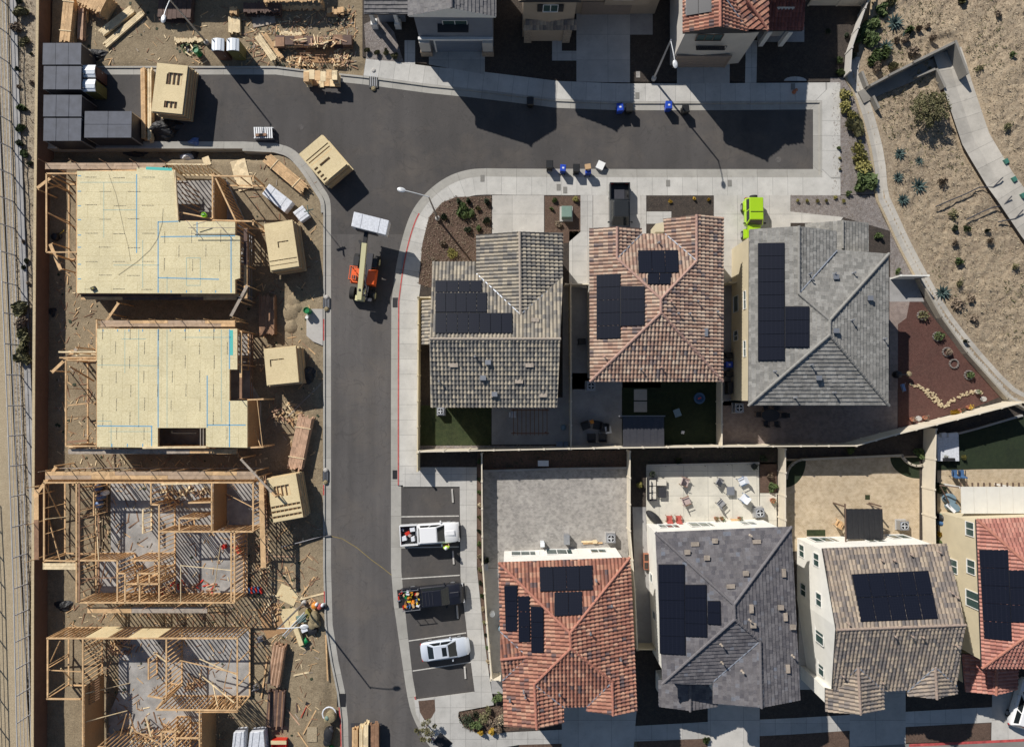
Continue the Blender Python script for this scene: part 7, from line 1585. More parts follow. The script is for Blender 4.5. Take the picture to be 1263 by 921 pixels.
def pickup(px, py, ang, paint, label, L=5.7, W=1.98, cargo=None, rack=False, gate_down=False):
 p = P(px, py, 1.0); t = thing('pickup_truck', label, 'pickup truck', V((p.x, p.y, .01)), R(ang)); w = W / 2; h = L / 2; xb = -h + L * .30
 secs = [body_sec(xb + .02, w, 1.18), body_sec(.2, w, 1.2), body_sec(h - 1.55, w, 1.2), body_sec(h - 1.1, w * .99, 1.18, crown=.05), body_sec(h - .45, w * .96, 1.12, crown=.05), body_sec(h - .12, w * .88, .98, .35), body_sec(h, w * .8, .8, .4)]
 loft(secs).build('body', paint, t, smooth=True); greenhouse(t, xb + .06, h - 1.35, w * .9, 1.14, xb + .3, h - 2.15, w * .74, 1.82, paint)
 b = MB(); xl, xr = -h + .05, xb
 for s in (-1, 1): b.box(((xl + xr) / 2, s * (w - .05), .88), (xr - xl, .11, .62))
 b.box(((xl + xr) / 2, 0, .62), (xr - xl, W - .22, .08)); b.box((xr - .03, 0, .9), (.06, W - .22, .56)); o = b.build('bed', paint, t)
 MB().box(((xl + xr) / 2, 0, .675), (xr - xl - .08, W - .26, .02)).build('bed_liner', 'black', o)
 if gate_down: MB().box((xl - .24, 0, .66), (.5, W - .24, .05)).build('tailgate', 'black', t)
 else: MB().box((xl, 0, .9), (.08, W - .02, .56)).build('tailgate', paint, t)
 MB().box((-h - .02, 0, .5), (.16, W * .9, .16)).build('bumper', 'metal_dark', t); MB().box((h + .02, 0, .5), (.14, W * .8, .22)).build('bumper', 'metal_dark', t); MB().box((h - .02, 0, .78), (.06, W * .55, .2)).build('grille', 'black', t)
 lights(t, -h + .06, w, .95); lights(t, h - .1, w, .84, False); mirrors(t, h - 1.75, w, 1.22, paint); wheels(t, (-h + 1.05, h - 1.05), w - .02, .39)
 MB().box((h - .9, 0, 1.245), (.9, .5, .03), taper=.8).build('bonnet_bulge', paint, t)
 if rack:
  for x in (xl + .1, (xl + xr) / 2, xr - .1):
   for s in (-1, 1): MB().box((x, s * (w - .06), 1.45), (.05, .05, .55)).build('rack_post', 'metal_grey', t)
  for s in (-1, 1): MB().beam((xl, s * (w - .06), 1.72), (xr, s * (w - .06), 1.72), .05, .05).build('rack_rail', 'metal_grey', t)
  for i in range(4): MB().box((-.9 + i * .32, 0, 1.845), (.04, 1.2, .025)).build('roof_rib', 'metal_dark', t)
 return t
pw = pickup(530, 658, 3.5, 'car_white', 'white pickup parked in the bay with boxes in its open bed', 5.75)
pb = pickup(534, 735, 6.0, 'car_black', 'black pickup with a bed full of tools, tailgate down, in the parking bay', 6.0, rack=True, gate_down=True)
pg = pickup(764.5, 261, -90, 'car_graphite', 'graphite pickup with empty bed parked nose in on the driveway, half under the roof', 5.7)
def cargo(name, label, trk, x, y, spec, z=.7):
 a = trk.rotation_euler.z; o = trk.location; px = o.x + x * cos(a) - y * sin(a); py = o.y + x * sin(a) + y * cos(a)
 t = thing(name, label, 'cargo', V((px, py, z)), a)
 for nm, dx, dy, a_, b_, c_, rz, mt in spec: MB().box((dx, dy, c_ / 2), (a_, b_, c_), rz, taper=.92).build(nm, mt, t)
cargo('cargo_boxes', 'white boxes and a red tool case in the white pickup bed', pw, -2.0, 0, [('box', .35, .5, .5, .4, .35, .1, 'fabric_white'), ('box', -.5, -.3, .5, .45, .35, .2, 'fabric_white'), ('box', .35, -.4, .35, .45, .4, .1, 'fabric_white'), ('tool_case', -.15, .15, .5, .3, .3, .4, 'red_plastic'), ('tool_case', -.6, .5, .2, .3, .2, .2, 'metal_grey'), ('tool_case', .7, .1, .12, .5, .3, 0, 'metal_grey'), ('bag', .05, -.05, .3, .3, .3, .9, 'fabric_pink')])
sp = [(random.choice(['tool', 'box', 'bag', 'case']), ru(-.75, .75), ru(-.75, .75), ru(.12, .42), ru(.08, .26), ru(.15, .55), ru(0, 3), random.choice(['fabric_white', 'orange_plastic', 'red_plastic', 'wood_brown', 'black', 'lumber', 'metal_grey', 'fabric_blue', 'green_plastic', 'yellow_plastic'])) for _ in range(46)]
cargo('cargo_tools', 'jumble of colourful tools and boxes filling the black pickup bed', pb, -2.05, 0, sp)
cargo('cargo_tools', 'red and black tools lying on the lowered tailgate of the black pickup', pb, -3.2, .05, [('tool', ru(-.2, .2), ru(-.7, .7), .35, .12, .14, ru(0, 3), m_) for m_ in ('red_plastic', 'black', 'black', 'fabric_red', 'metal_grey', 'red_plastic')], .7)
cargo('bed_mat', 'brownish cardboard sheet in the empty graphite pickup bed', pg, -1.7, 0, [('sheet', 0, 0, 1.2, 1.1, .04, 0, 'metal_dark'), ('tool', .75, .1, .1, .7, .2, .1, 'metal_grey')])
def sedan(px, py, ang, paint, label, L=4.75, W=1.84, kind='car', suv=False):
 p = P(px, py, .9); t = thing('car', label, 'car', V((p.x, p.y, .01)), R(ang)); w = W / 2; h = L / 2; zt = 1.1 if suv else .93
 secs = [body_sec(-h, w * .76, .74, .4), body_sec(-h + .14, w * .9, zt - .06, .33), body_sec(-h + .6, w * .98, zt, .28, .04), body_sec(-.6, w, zt, .25), body_sec(.7, w, zt, .25), body_sec(h - 1.1, w * .985, zt - .02, .25, .06), body_sec(h - .5, w * .94, zt - .12, .28, .07), body_sec(h - .16, w * .82, zt - .26, .3, .04), body_sec(h, w * .66, zt - .36, .34)]
 loft(secs).build('body', paint, t, smooth=True); zr = 1.72 if suv else 1.42
 greenhouse(t, -h + (.15 if suv else .62), h - 1.2, w * .9, zt - .03, -h + (.5 if suv else 1.4), h - 2.1, w * .68, zr, paint)
 glassq('sunroof', [(-.25, -w * .45, zr), (.2, -w * .45, zr), (.2, w * .45, zr), (-.25, w * .45, zr)], t)
 lights(t, -h + .1, w * .95, .72); lights(t, h - .28, w * .9, .62, False); mirrors(t, h - 1.75, w, zt + .02, paint); wheels(t, (-h + .95, h - .95), w - .01, .33)
 for s in (-1, 1):
  for x in (-.25, .65): MB().box((x, s * (w + .006), zt - .22), (.16, .03, .03)).build('door_handle', 'metal_grey', t)
 return t
sedan(549, 801, 8, 'car_silver', 'silver saloon with dark sunroof in the lower parking bay'); sedan(1264, 868, 72, 'car_white', 'white car cut by the right edge on the driveway at the bottom', suv=True)
# lime green off-road car, nose under the eaves
p = P(930.5, 270, 1.2); t = thing('car', 'lime green boxy off-road car with hard top on the driveway', 'car', V((p.x, p.y, .01)), R(-90)); w = .86; h = 2.1
loft([body_sec(-h, w * .92, 1.1, .5), body_sec(-h + .1, w, 1.18, .45), body_sec(.5, w, 1.18, .45), body_sec(.6, w * .78, 1.2, .45), body_sec(h - .1, w * .72, 1.12, .5), body_sec(h, w * .66, 1.0, .6)]).build('body', 'car_lime', t, smooth=True)
greenhouse(t, -h + .04, .62, w * .96, 1.14, -h + .16, .2, w * .76, 1.84, 'car_lime'); MB().box((-.55, 0, 1.875), (.04, 1.2, .03)).build('roof_seam', 'black', t)
for x in (-1.35, 1.4):
 for s in (-1, 1): MB().hexa([V((x - .5, s * w * .7, .78)), V((x + .5, s * w * .7, .78)), V((x + .5, s * (w + .12), .78)), V((x - .5, s * (w + .12), .78))], [V((x - .4, s * w * .7, .92)), V((x + .4, s * w * .7, .92)), V((x + .4, s * (w + .1), .9)), V((x - .4, s * (w + .1), .9))]).build('mudguard', 'car_lime', t)
wheels(t, (-1.35, 1.4), w + .14, .4, .26); lights(t, -h + .02, w, 1.0); lights(t, h - .02, w * .7, .95, False); mirrors(t, .45, w, 1.28, 'black')
o = MB().tube((-h - .22, 0, 1.0), (-h - .02, 0, 1.0), .38, .38, 18).build('spare_wheel', 'rubber', t); MB().box((h + .1, 0, .6), (.15, 1.5, .18)).build('bumper', 'black', t); MB().box((-h - .05, 0, .55), (.12, 1.5, .16)).build('bumper', 'black', t)
# ---- telescopic handler with its load
p = P(449, 340, 1.2); A = R(83); t = thing('telehandler', 'orange and cream telescopic handler on the road carrying a white pack', 'telehandler', V((p.x, p.y, .01)), A); L = {}
MB().box((0, 0, .72), (4.6, 1.1, .5)).build('chassis', 'metal_dark', t)
for x in (-1.75, 1.55):
 MB().box((x, 0, .62), (.35, 1.9, .25)).build('axle', 'black', t)
 for s in (-1, 1):
  o = MB().tube((x, s * 1.22, .62), (x, s * .78, .62), .62, .62, 22).build('wheel', 'rubber', t, smooth=True); MB().tube((x, s * 1.235, .62), (x, s * 1.15, .62), .32, .32, 14).build('rim', 'lift_cream', o)
MB().hexa([V((-.9, -1.2, .75)), V((.75, -1.2, .75)), V((.75, -.35, .75)), V((-.9, -.35, .75))], [V((-.8, -1.12, 1.55)), V((.45, -1.12, 1.35)), V((.45, -.42, 1.6)), V((-.8, -.42, 1.7))]).build('engine_cover', 'lift_orange', t)
MB().box((-.1, .82, .95), (1.5, .8, .5)).build('cab_base', 'lift_orange', t); o = MB().box((-.35, .82, 1.35), (.9, .75, .35)).build('cab_seat_box', 'lift_orange', t)
for x in (-.65, .6):
 for y in (.5, 1.15): MB().box((x, y, 1.75), (.07, .07, 1.2)).build('cab_post', 'metal_dark', t)
for y in (.5, .72, .94, 1.15): MB().beam((-.65, y, 2.36), (.6, y, 2.36), .05, .05).build('roof_bar', 'lift_orange', t)
MB().beam((-.65, .45, 2.36), (-.65, 1.2, 2.36), .06, .06).build('roof_bar', 'lift_orange', t); MB().beam((.6, .45, 2.36), (.6, 1.2, 2.36), .06, .06).build('roof_bar', 'lift_orange', t); MB().box((-.35, .8, 1.6), (.4, .45, .12)).build('seat', 'black', t)
MB().beam((-2.45, .02, 1.75), (2.9, .02, 2.55), .46, .42).build('boom', 'lift_cream', t); MB().beam((2.75, .02, 2.52), (3.95, -.02, 2.6), .36, .3).build('boom_head', 'black', t)
MB().box((-2.3, .02, 1.5), (.5, .85, .5)).build('boom_pivot', 'lift_cream', t); MB().box((-1.6, -.4, 1.7), (.5, .12, .35)).build('boom_guard', 'lift_cream', t); MB().box((-1.55, .02, 2.1), (.22, .22, .03)).build('boom_plate', 'black', t)
for s in (-1, 1): MB().tube((-1.0, s * .32, 1.3), (1.0, s * .32, 2.0), .07, .05, 8).build('lift_cylinder', 'metal_grey', t)
MB().box((2.9, .42, 2.5), (.5, .22, .3), .6).tube((1.2, .3, 2.4), (3.0, .4, 2.6), .05, .05, 6).build('hydraulic_hose', 'black', t)
MB().beam((3.85, -1.1, 2.6), (4.1, .95, 2.6), .16, .8).build('fork_carriage', 'metal_dark', t)
for y in (-.55, .35): MB().beam((3.95, y, 2.2), (5.2, y - .15, 2.2), .12, .06).build('fork', 'black', t)
MB().box((-2.3, -.85, 1.2), (.3, .5, .6)).build('counterweight', 'metal_dark', t); MB().box((1.3, -.9, 1.35), (.9, .5, .12)).build('mudguard', 'black', t); MB().box((1.3, .9, 1.35), (.9, .5, .12)).build('mudguard', 'black', t)
pack([(436.5, 261), (480, 272), (476, 290), (433, 279)], 3.4, 2.25, 'white wrapped pack held up on the forks of the orange lift')
# ---- person in a bright vest beside the white pickup
def person(px, py, ang, label):
 p = P(px, py, .9); me = bpy.data.meshes.new('body'); J = {'pel': (0, 0, .95, .15), 'sp': (0, 0, 1.15, .15), 'ch': (0, 0, 1.36, .17), 'nk': (0, 0, 1.52, .07), 'hd': (.02, 0, 1.66, .1), 'ht': (.01, 0, 1.74, .08)}
 E_ = [('pel', 'sp'), ('sp', 'ch'), ('ch', 'nk'), ('nk', 'hd'), ('hd', 'ht')]
 for s, n in ((1, 'l'), (-1, 'r')):
  J.update({n + 'hp': (0, s * .1, .9, .1), n + 'kn': (.03 * s, s * .11, .5, .065), n + 'an': (0, s * .12, .1, .045), n + 'to': (.17, s * .13, .05, .04), n + 'sh': (0, s * .19, 1.42, .065), n + 'el': (.05, s * .27, 1.14, .045), n + 'wr': (.27, s * .22, 1.0, .032), n + 'pm': (.34, s * .2, .99, .03)})
  E_ += [('pel', n + 'hp'), (n + 'hp', n + 'kn'), (n + 'kn', n + 'an'), (n + 'an', n + 'to'), ('ch', n + 'sh'), (n + 'sh', n + 'el'), (n + 'el', n + 'wr'), (n + 'wr', n + 'pm')]
  for i, dy in enumerate((-.03, -.01, .01, .03)): J[n + 'f%d' % i] = (.415 - abs(dy) * .5, s * .2 + dy, .965, .009); E_.append((n + 'pm', n + 'f%d' % i))
  J[n + 'th'] = (.36, s * .145, .985, .011); E_.append((n + 'pm', n + 'th'))
 ks = list(J); me.from_pydata([J[k][:3] for k in ks], [(ks.index(a), ks.index(b)) for a, b in E_], []); o = bpy.data.objects.new('person', me); COL.objects.link(o)
 o.modifiers.new('s', 'SKIN'); o.modifiers.new('u', 'SUBSURF').levels = 2; o.modifiers['u'].render_levels = 2
 for i, k in enumerate(ks): v = me.skin_vertices[0].data[i]; v.radius = (J[k][3],) * 2; v.use_root = (k == 'pel')
 me.materials.append(MATS['skin']); o.location = (p.x, p.y, .02); o.rotation_euler = (0, 0, R(ang)); tag(o, label, 'person')
 MB().lathe((0, 0, .98), [(.19, 0), (.2, .15), (.215, .35), (.2, .46), (.1, .53)], 16, .85, 1.1).build('vest', 'hivis', o, smooth=True)
 MB().lathe((0, 0, 1.08), [(.212, 0), (.212, .06)], 16, .87, 1.12).build('vest_band', 'orange_plastic', o, smooth=True)
 MB().lathe((.015, 0, 1.68), [(.155, 0), (.15, .02), (.125, .03), (.115, .1), (.06, .15), (.01, .16)], 16, 1.1, .95).build('hard_hat', 'white_paint', o, smooth=True)
 for s in (-1, 1):
  MB().tube((0, s * .1, .98), (.03 * s, s * .11, .5), .125, .09, 10).tube((.03 * s, s * .11, .5), (0, s * .12, .12), .09, .07, 10).build('trousers', 'denim', o, smooth=True); MB().box((.05, s * .125, .05), (.3, .11, .11), taper=.9).build('boot', 'wood_brown', o)
  MB().tube((0, s * .19, 1.44), (.05, s * .27, 1.14), .08, .06, 10).build('sleeve', 'hivis', o, smooth=True)
  MB().box((.115, s * .035, 1.665), (.02, .025, .015)).build('eye', 'black', o)
 MB().box((.13, 0, 1.635), (.035, .03, .05), taper=.6).build('nose', 'skin', o); MB().box((.115, 0, 1.59), (.02, .05, .012)).build('mouth', 'fabric_red', o); MB().lathe((-.02, 0, 1.6), [(.105, 0), (.115, .05), (.11, .09)], 12).build('hair', 'wood_brown', o)
person(551, 674, 100, 'person in a bright yellow green vest and hard hat beside the white pickup')
# ============================================================ GARDENS AND HOUSEHOLD THINGS
def ac(px, py, label, rz=0.0, s=1.0):
 p = P(px, py, .8); t = thing('air_conditioner', label, 'air conditioner', V((p.x, p.y, .13)), rz, 'air conditioning units')
 MB().box((0, 0, .04), (1.05 * s, 1.05 * s, .08)).build('plinth', 'concrete', t); MB().box((0, 0, .43), (.86 * s, .86 * s, .7)).build('body', 'metal_grey', t)
 m = MB(); m.lathe((0, 0, .785), [(.37 * s, 0), (.38 * s, .04), (.33 * s, .04), (.33 * s, 0)], 20); m.build('fan_ring', 'metal_pale', t); f = MB().lathe((0, 0, .79), [(.32 * s, 0), (.32 * s, .008)], 18).build('fan_well', 'black', t)
 m = MB()
 for i in range(4): m.box((.15 * s * cos(i * pi / 2), .15 * s * sin(i * pi / 2), .81), (.27 * s, .1 * s, .015), i * pi / 2, .3)
 m.build('fan_blades', 'metal_pale', f)
ac(729, 476, 'air conditioner in shade at the lower left corner of the pink roofed house'); ac(911.5, 503, 'air conditioner at the lower left corner of the ash grey roofed house'); ac(543.5, 507, 'air conditioner on the lawn behind the corner house', s=.85)
ac(753.5, 663.5, 'air conditioner at the top right corner of the red roofed house'); ac(937, 632, 'air conditioner on the patio of garden chairs', .1); ac(1115, 648, 'air conditioner right of the dark awning on tan paving')
for x, y, w_, l_, h_, mt, lb in ((699, 665, .5, .9, .9, 'metal_grey', 'grey meter cabinet on the white wall of the red roofed house'), (669, 671, .35, .4, .9, 'toilet_white', 'small white cabinet near the left end of the white north wall'), (598.5, 699, .5, .6, .6, 'metal_grey', 'grey box by the fence left of the red roofed house'),
                              (690, 549, .6, .7, .5, 'garage_blue', 'bluish storage box, left one in the corner behind the corner house'), (698, 549, .4, .7, .5, 'garage_blue', 'bluish storage box, right one in the corner behind the corner house'), (670, 571, 1.0, .5, .3, 'metal_pale', 'pale low box in the planting strip above the grey paving')):
 p = P(x, y, h_); t = thing('cabinet', lb, 'cabinet', V((p.x, p.y, .13))); MB().box((0, 0, h_ / 2), (w_, l_, h_)).build('body', mt, t); MB().box((0, 0, h_ + .02), (w_ + .05, l_ + .05, .04)).build('lid', mt, t)
def chair(px, py, ang, mf, mc, label, w=.62, d=.6, z=.42, group='garden chairs'):
 p = P(px, py, z); t = thing('garden_chair', label, 'chair', V((p.x, p.y, .13)), R(ang), group)
 MB().box((0, 0, z), (d, w, .07)).build('seat', mc, t); MB().box((-d / 2 - .05, 0, z + .3), (.07, w, .6), ry=-.25).build('backrest', mc, t)
 for sx in (-1, 1):
  for sy in (-1, 1): MB().beam((sx * d * .55, sy * w * .5, 0), (sx * d * .42, sy * w * .48, z), .04, .04).build('leg', mf, t)
 for sy in (-1, 1): MB().box((0, sy * (w / 2 + .02), z + .22), (d, .06, .04)).build('armrest', mf, t)
def table(px, py, w, l, z, mat, label, ang=0, name='garden_table', cat='table', leg='black'):
 p = P(px, py, z); t = thing(name, label, cat, V((p.x, p.y, .13)), R(ang)); MB().box((0, 0, z), (w, l, .05)).build('tabletop', mat, t)
 for sx in (-1, 1):
  for sy in (-1, 1): MB().box((sx * (w / 2 - .06), sy * (l / 2 - .06), z / 2), (.05, .05, z)).build('leg', leg, t)
# patio with the garden chairs
B_, K_ = 'black', 'fabric_pink'
chair(844.5, 594, -20, 'wood_brown', 'fabric_pink', 'upper pinkish cushioned chair right of the sofa', .75, .7); chair(846, 617, 20, 'wood_brown', 'fabric_pink', 'lower pinkish cushioned chair right of the sofa', .75, .7)
chair(887, 594, -30, B_, 'cushion_grey', 'dark folding chair at the upper left of the square fire table'); chair(889, 620, 45, B_, 'cushion_grey', 'dark folding chair at the lower left of the square fire table')
chair(914.5, 593, 205, 'fabric_blue', 'fabric_white', 'blue framed folding chair at the upper right of the fire table', .7); chair(917, 614, 140, 'fabric_blue', 'fabric_white', 'blue framed folding chair at the lower right of the fire table', .7)
chair(825, 639, 90, 'wood_brown', 'fabric_red', 'left one of the two red chairs against the white wall', .55, .55); chair(836.5, 639, 90, 'wood_brown', 'fabric_red', 'right one of the two red chairs against the white wall', .55, .55)
table(900.5, 605, .75, .8, .4, 'metal_grey', 'square grey fire table amid four folding chairs'); table(816.5, 607, .75, 1.0, .38, 'trim_dark', 'dark low table beside the cushioned sofa'); table(907, 641.5, .9, .35, .4, 'lumber', 'small golden wooden bench against the white wall', name='bench', cat='bench', leg='lumber')
table(815.5, 594.5, .95, .6, .36, 'cushion_cream', 'pale cushioned footstool joined to the sofa', name='footstool', cat='footstool')
p = P(804, 603, .5); t = thing('sofa', 'dark wicker sofa with cream cushions on the patio', 'sofa', V((p.x, p.y, .13))); MB().box((0, 0, .22), (.85, 2.1, .4)).build('base', 'trim_dark', t); MB().box((-.38, 0, .55), (.14, 2.1, .5)).build('backrest', 'trim_dark', t)
for i in range(3): MB().box((.08, -.65 + i * .65, .47), (.62, .6, .14), taper=.94).build('seat_cushion', 'cushion_cream', t); MB().box((-.24, -.65 + i * .65, .66), (.16, .56, .36), taper=.9).build('back_cushion', 'cushion_cream', t)
for s in (-1, 1): MB().box((0, s * 1.05, .38), (.85, .1, .5)).build('armrest', 'trim_dark', t)
p = P(807, 638.5, .4); t = thing('covered_boat', 'black covered kayak shaped bundle on the patio', 'covered kayak', V((p.x, p.y, .13)), R(-42)); MB().lathe((0, 0, 0), [(.9, 0), (1.0, .15), (.9, .38), (.4, .5), (.05, .52)], 14, 1.0, .42).build('cover', 'tarp_black', t, smooth=True); MB().box((0, 0, .05), (1.4, .5, .08)).build('stand', 'black', t)
def pot(px, py, label, leafm, r=.28, mp='black', fr=.35, n=60, z=.13, h=.4):
 p = P(px, py, .4); t = thing('potted_plant', label, 'potted plant', V((p.x, p.y, z)), 0, 'potted plants'); MB().lathe((0, 0, 0), [(r * .7, 0), (r, h), (r * .85, h), (r * .7, h - .08)], 14).build('pot', mp, t)
 if leafm: m = MB(); leaves(m, n, fr, fr, h + .12, h + .15 + fr); m.build('leaves', leafm, t)
def leaves(m, n, rx, ry, z0, z1, s=.1, hollow=.35):
 for _ in range(n):
  while True:
   a = V((ru(-1, 1), ru(-1, 1), ru(-1, 1)))
   if hollow < a.length < 1: break
  c = V((a.x * rx, a.y * ry, (z0 + z1) / 2 + a.z * (z1 - z0) / 2)); d = V((ru(-1, 1), ru(-1, 1), ru(-.3, 1))).normalized(); e = d.orthogonal().normalized(); k = s * ru(.6, 1.4)
  m.add([c - e * k * .4, c + d * k * .5 - e * 0, c + e * k * .4, c - d * k * .5], [[0, 1, 2, 3]])
pot(804, 584.5, 'black pot at the upper left corner of the patio', 'leaf_dark', .3); pot(930, 575, 'black pot at the upper right corner of the patio', 'leaf_dark', .3); pot(953, 617, 'red pot with green plant right of the folding chairs', 'leaf_green', .28, 'terracotta')
for i, x in enumerate((883, 890, 912)): pot(x, 639, ['leftmost', 'middle', 'rightmost'][i] + ' of the small plants along the white patio wall', ['leaf_olive', 'leaf_green', 'leaf_green'][i], .18, 'terracotta', .3)
# upper gardens
for x, y, a, lb in ((722, 525, -70, 'leftmost black armchair of the seat group below the pink roof'), (736, 524, 170, 'black armchair in the middle of the seat group'), (744, 527, 180, 'black armchair next to the white table'), (729, 539, 90, 'black square stool, lower left of the seat group'), (743, 539, 90, 'black square stool, lower right of the seat group')): chair(x, y, a, B_, 'tarp_black', lb, .75, .7)
table(750, 530, .6, .7, .45, 'fabric_white', 'small white table beside the black armchairs', 8); p = P(730, 520, .5); one('cushion', MB().box((0, 0, .1), (.4, .4, .2), .3, taper=.8), 'orange_plastic', 'orange cushion in the black seat group', 'cushion', V((p.x, p.y, .5)))
p = P(863, 491, .3); t = thing('paddling_pool', 'small round blue paddling pool on the dark turf', 'paddling pool', V((p.x, p.y, .13))); MB().lathe((0, 0, 0), [(.5, 0), (.56, .1), (.5, .24), (.42, .24), (.38, .06)], 24).build('ring', 'fabric_blue', t, smooth=True); MB().lathe((0, 0, .05), [(.38, 0), (.38, .06)], 20).build('water', 'water', t); MB().box((0, 0, .14), (.3, .12, .06), .4).build('toy', 'red_plastic', t)
table(835, 509, .65, .75, .4, 'tub_blue', 'small bluish play table on the dark turf', 20); p = P(842, 533, .2); one('toy', MB().box((0, 0, .1), (.35, .14, .2), .6).box((0, 0, .1), (.12, .35, .14), .6), 'fabric_white', 'small pale blue toy on the dark turf', 'toy', V((p.x, p.y, .13)))
a = P(768, 514, 2.3); b = P(819, 553, 2.3); c = (a + b) / 2; t = thing('gazebo', 'ribbed grey metal gazebo roof beside the dark turf', 'gazebo', V((c.x, c.y, .13))); w_, l_ = b.x - a.x, a.y - b.y
for i in range(12): MB().box((-w_ / 2 + (i + .5) * w_ / 12, 0, 2.2 + (i % 2) * .03), (w_ / 12 + .01, l_ - .02 * (i % 2), .03)).build('roof_strip', 'garage_blue' if False else 'metal_dark', t)
for sx in (-1, 1):
 for sy in (-1, 1): MB().box((sx * (w_ / 2 - .15), sy * (l_ / 2 - .15), 1.08), (.1, .1, 2.16)).build('post', 'trim_dark', t)
MB().box((-.1, l_ / 2 + .08, 2.1), (w_ + .5, .1, .12)).build('beam', 'cushion_grey', t)
p = P(654, 520, 2.2); t = thing('pergola', 'dark brown pergola lattice in the shade behind the corner house', 'pergola', V((p.x, p.y, .13)))
for i in range(9): MB().box((-1.6 + i * .4, 0, 2.1), (.06, 2.6, .1)).build('rafter', 'wood_brown', t)
for s in (-1, 1): MB().box((0, s * 1.1, 2.0), (3.6, .09, .12)).build('beam', 'wood_brown', t)
for sx in (-1, 1):
 for sy in (-1, 1): MB().box((sx * 1.55, sy * 1.1, 1), (.1, .1, 2)).build('post', 'wood_brown', t)
chair(633, 511, 0, 'fabric_white', 'fabric_white', 'white chair under the dark pergola', .5, .5); p = P(695, 527, .4); one('ball', MB().lathe((0, 0, 0), [(.02, 0), (.2, .06), (.3, .25), (.2, .44), (.02, .5)], 16), 'tub_blue', 'pale blue round ball by the fence behind the corner house', 'ball', V((p.x, p.y, .13)), smooth=True)
p = P(900, 478, .8); one('covered_grill', MB().box((0, 0, .45), (.6, 1.3, .9), taper=.85), 'tarp_black', 'black covered grill below the bins in the shaded passage', 'grill', V((p.x, p.y, .13)))
p = P(950, 512, .75); t = thing('dining_table', 'dark oval dining table in shade below the ash grey roof', 'table', V((p.x, p.y, .13))); MB().lathe((0, 0, .7), [(.9, 0), (.9, .05)], 20, 1.0, .65).build('tabletop', 'trim_dark', t); MB().lathe((0, 0, 0), [(.35, 0), (.06, .1), (.06, .7)], 10).build('pedestal', 'trim_dark', t)
for x, y, a, lb in ((935, 511, 0, 'dark dining chair left of the shaded oval table'), (966, 512, 180, 'dark dining chair right of the shaded oval table'), (944, 503, -90, 'dark dining chair above the shaded oval table, left'), (957, 503, -90, 'dark dining chair above the shaded oval table, right'), (944, 522, 90, 'dark dining chair below the shaded oval table, left'), (957, 522, 90, 'dark dining chair below the shaded oval table, right')): chair(x, y, a, 'trim_dark', 'trim_dark', lb, .45, .45)
# red bark garden: stone rings with plants, dry creek, pots
for i, (x, y, pl) in enumerate(((1137, 389, 'leaf_olive'), (1156, 415, 'leaf_green'), (1168, 434, 'leaf_dry'), (1176.5, 448.5, None), (1195, 462.5, 'leaf_green'))):
 p = P(x, y, .2); t = thing('stone_ring', ['uppermost stone ring with an olive shrub', 'second stone ring from the top with a green shrub', 'middle stone ring with a brownish plant', 'empty pale stone ring', 'lowest stone ring with a green tuft'][i] + ' in the red bark garden', 'stone ring', V((p.x, p.y, .13)), 0, 'stone rings in the red bark garden')
 for k in range(12): a = k * pi / 6; MB().box((.42 * cos(a), .42 * sin(a), .09), (.12, .18, .14), a, taper=.9).build('stone', 'gravel', t)
 if pl: m = MB(); leaves(m, 160, .6 if i < 2 else .35, .5 if i < 2 else .35, .15, .6, .14); m.build('plant', pl, t)
for pts, lb in ((((1124, 474), (1135, 478), (1145, 486), (1155, 496), (1163, 502)), 'left arm of the pale dry creek in the red bark garden'), (((1166, 500), (1175, 494), (1190, 486), (1202, 483), (1212, 484)), 'right arm of the pale dry creek in the red bark garden'), (((1140, 480), (1152, 488), (1160, 497)), 'short inner line of the pale dry creek')):
 q = [P(x, y, .15) for x, y in pts]; c = q[0]; m = MB()
 for a, b in zip(q[:-1], q[1:]):
  for k in range(16): v = a.lerp(b, k / 16) - c; m.box((v.x + ru(-.2, .2), v.y + ru(-.16, .16), .05), (ru(.08, .24), ru(.06, .2), ru(.06, .14)), ru(0, 3), taper=.8)
 one('dry_creek', m, 'straw', lb, 'stone edging', c)
for x, y, lf, mp, lb in ((1205, 483, 'leaf_green', 'block_tan', 'green leafed pot at the right end of the dry creek'), (1195, 502, 'flower_gold', 'terracotta', 'small pink pot right of the golden plant'), (1185, 506, 'leaf_dark', 'terracotta', 'small dark pot beside the golden plant'), (1125, 517, 'leaf_dry', 'terracotta', 'left terracotta pot at the bottom of the red bark garden'), (1141, 515, 'leaf_dry', 'terracotta', 'right terracotta pot at the bottom of the red bark garden')): pot(x, y, lb, lf, .22, mp, .28)
for x, y, lb in ((1213, 492, 'grey stepping stone near the right end of the dry creek'), (1133, 516, 'round grey stepping stone between the terracotta pots')): p = P(x, y, .15); one('stepping_stone', MB().lathe((0, 0, 0), [(.34, 0), (.32, .05)], 8, 1, .8), 'concrete', lb, 'stepping stone', p)
pile(1112, 462, 'tan topped covered heater at the right wall of the ash grey house', [('base', 'l', -.6, 0, 0, .35, 1, .8, 0, 'black'), ('hood', 'l', .3, .05, .6, .22, 1.2, .35, 0, 'sack_tan'), ('arm', 't', -.2, 0, .8, 1.1, .05, .02, 0, 'metal_dark')], .13, 'heater', 'patio_heater')
pile(1110, 478, 'blue cloth on a rail beside the ash grey house', [('cloth', 'b', 0, 0, .4, .25, .7, .3, .3, 'wrap_blue'), ('rail', 't', 0, 0, .7, 1.0, .02, .0, 1.3, 'metal_grey')], .13, 'cloth', 'hanging_cloth')
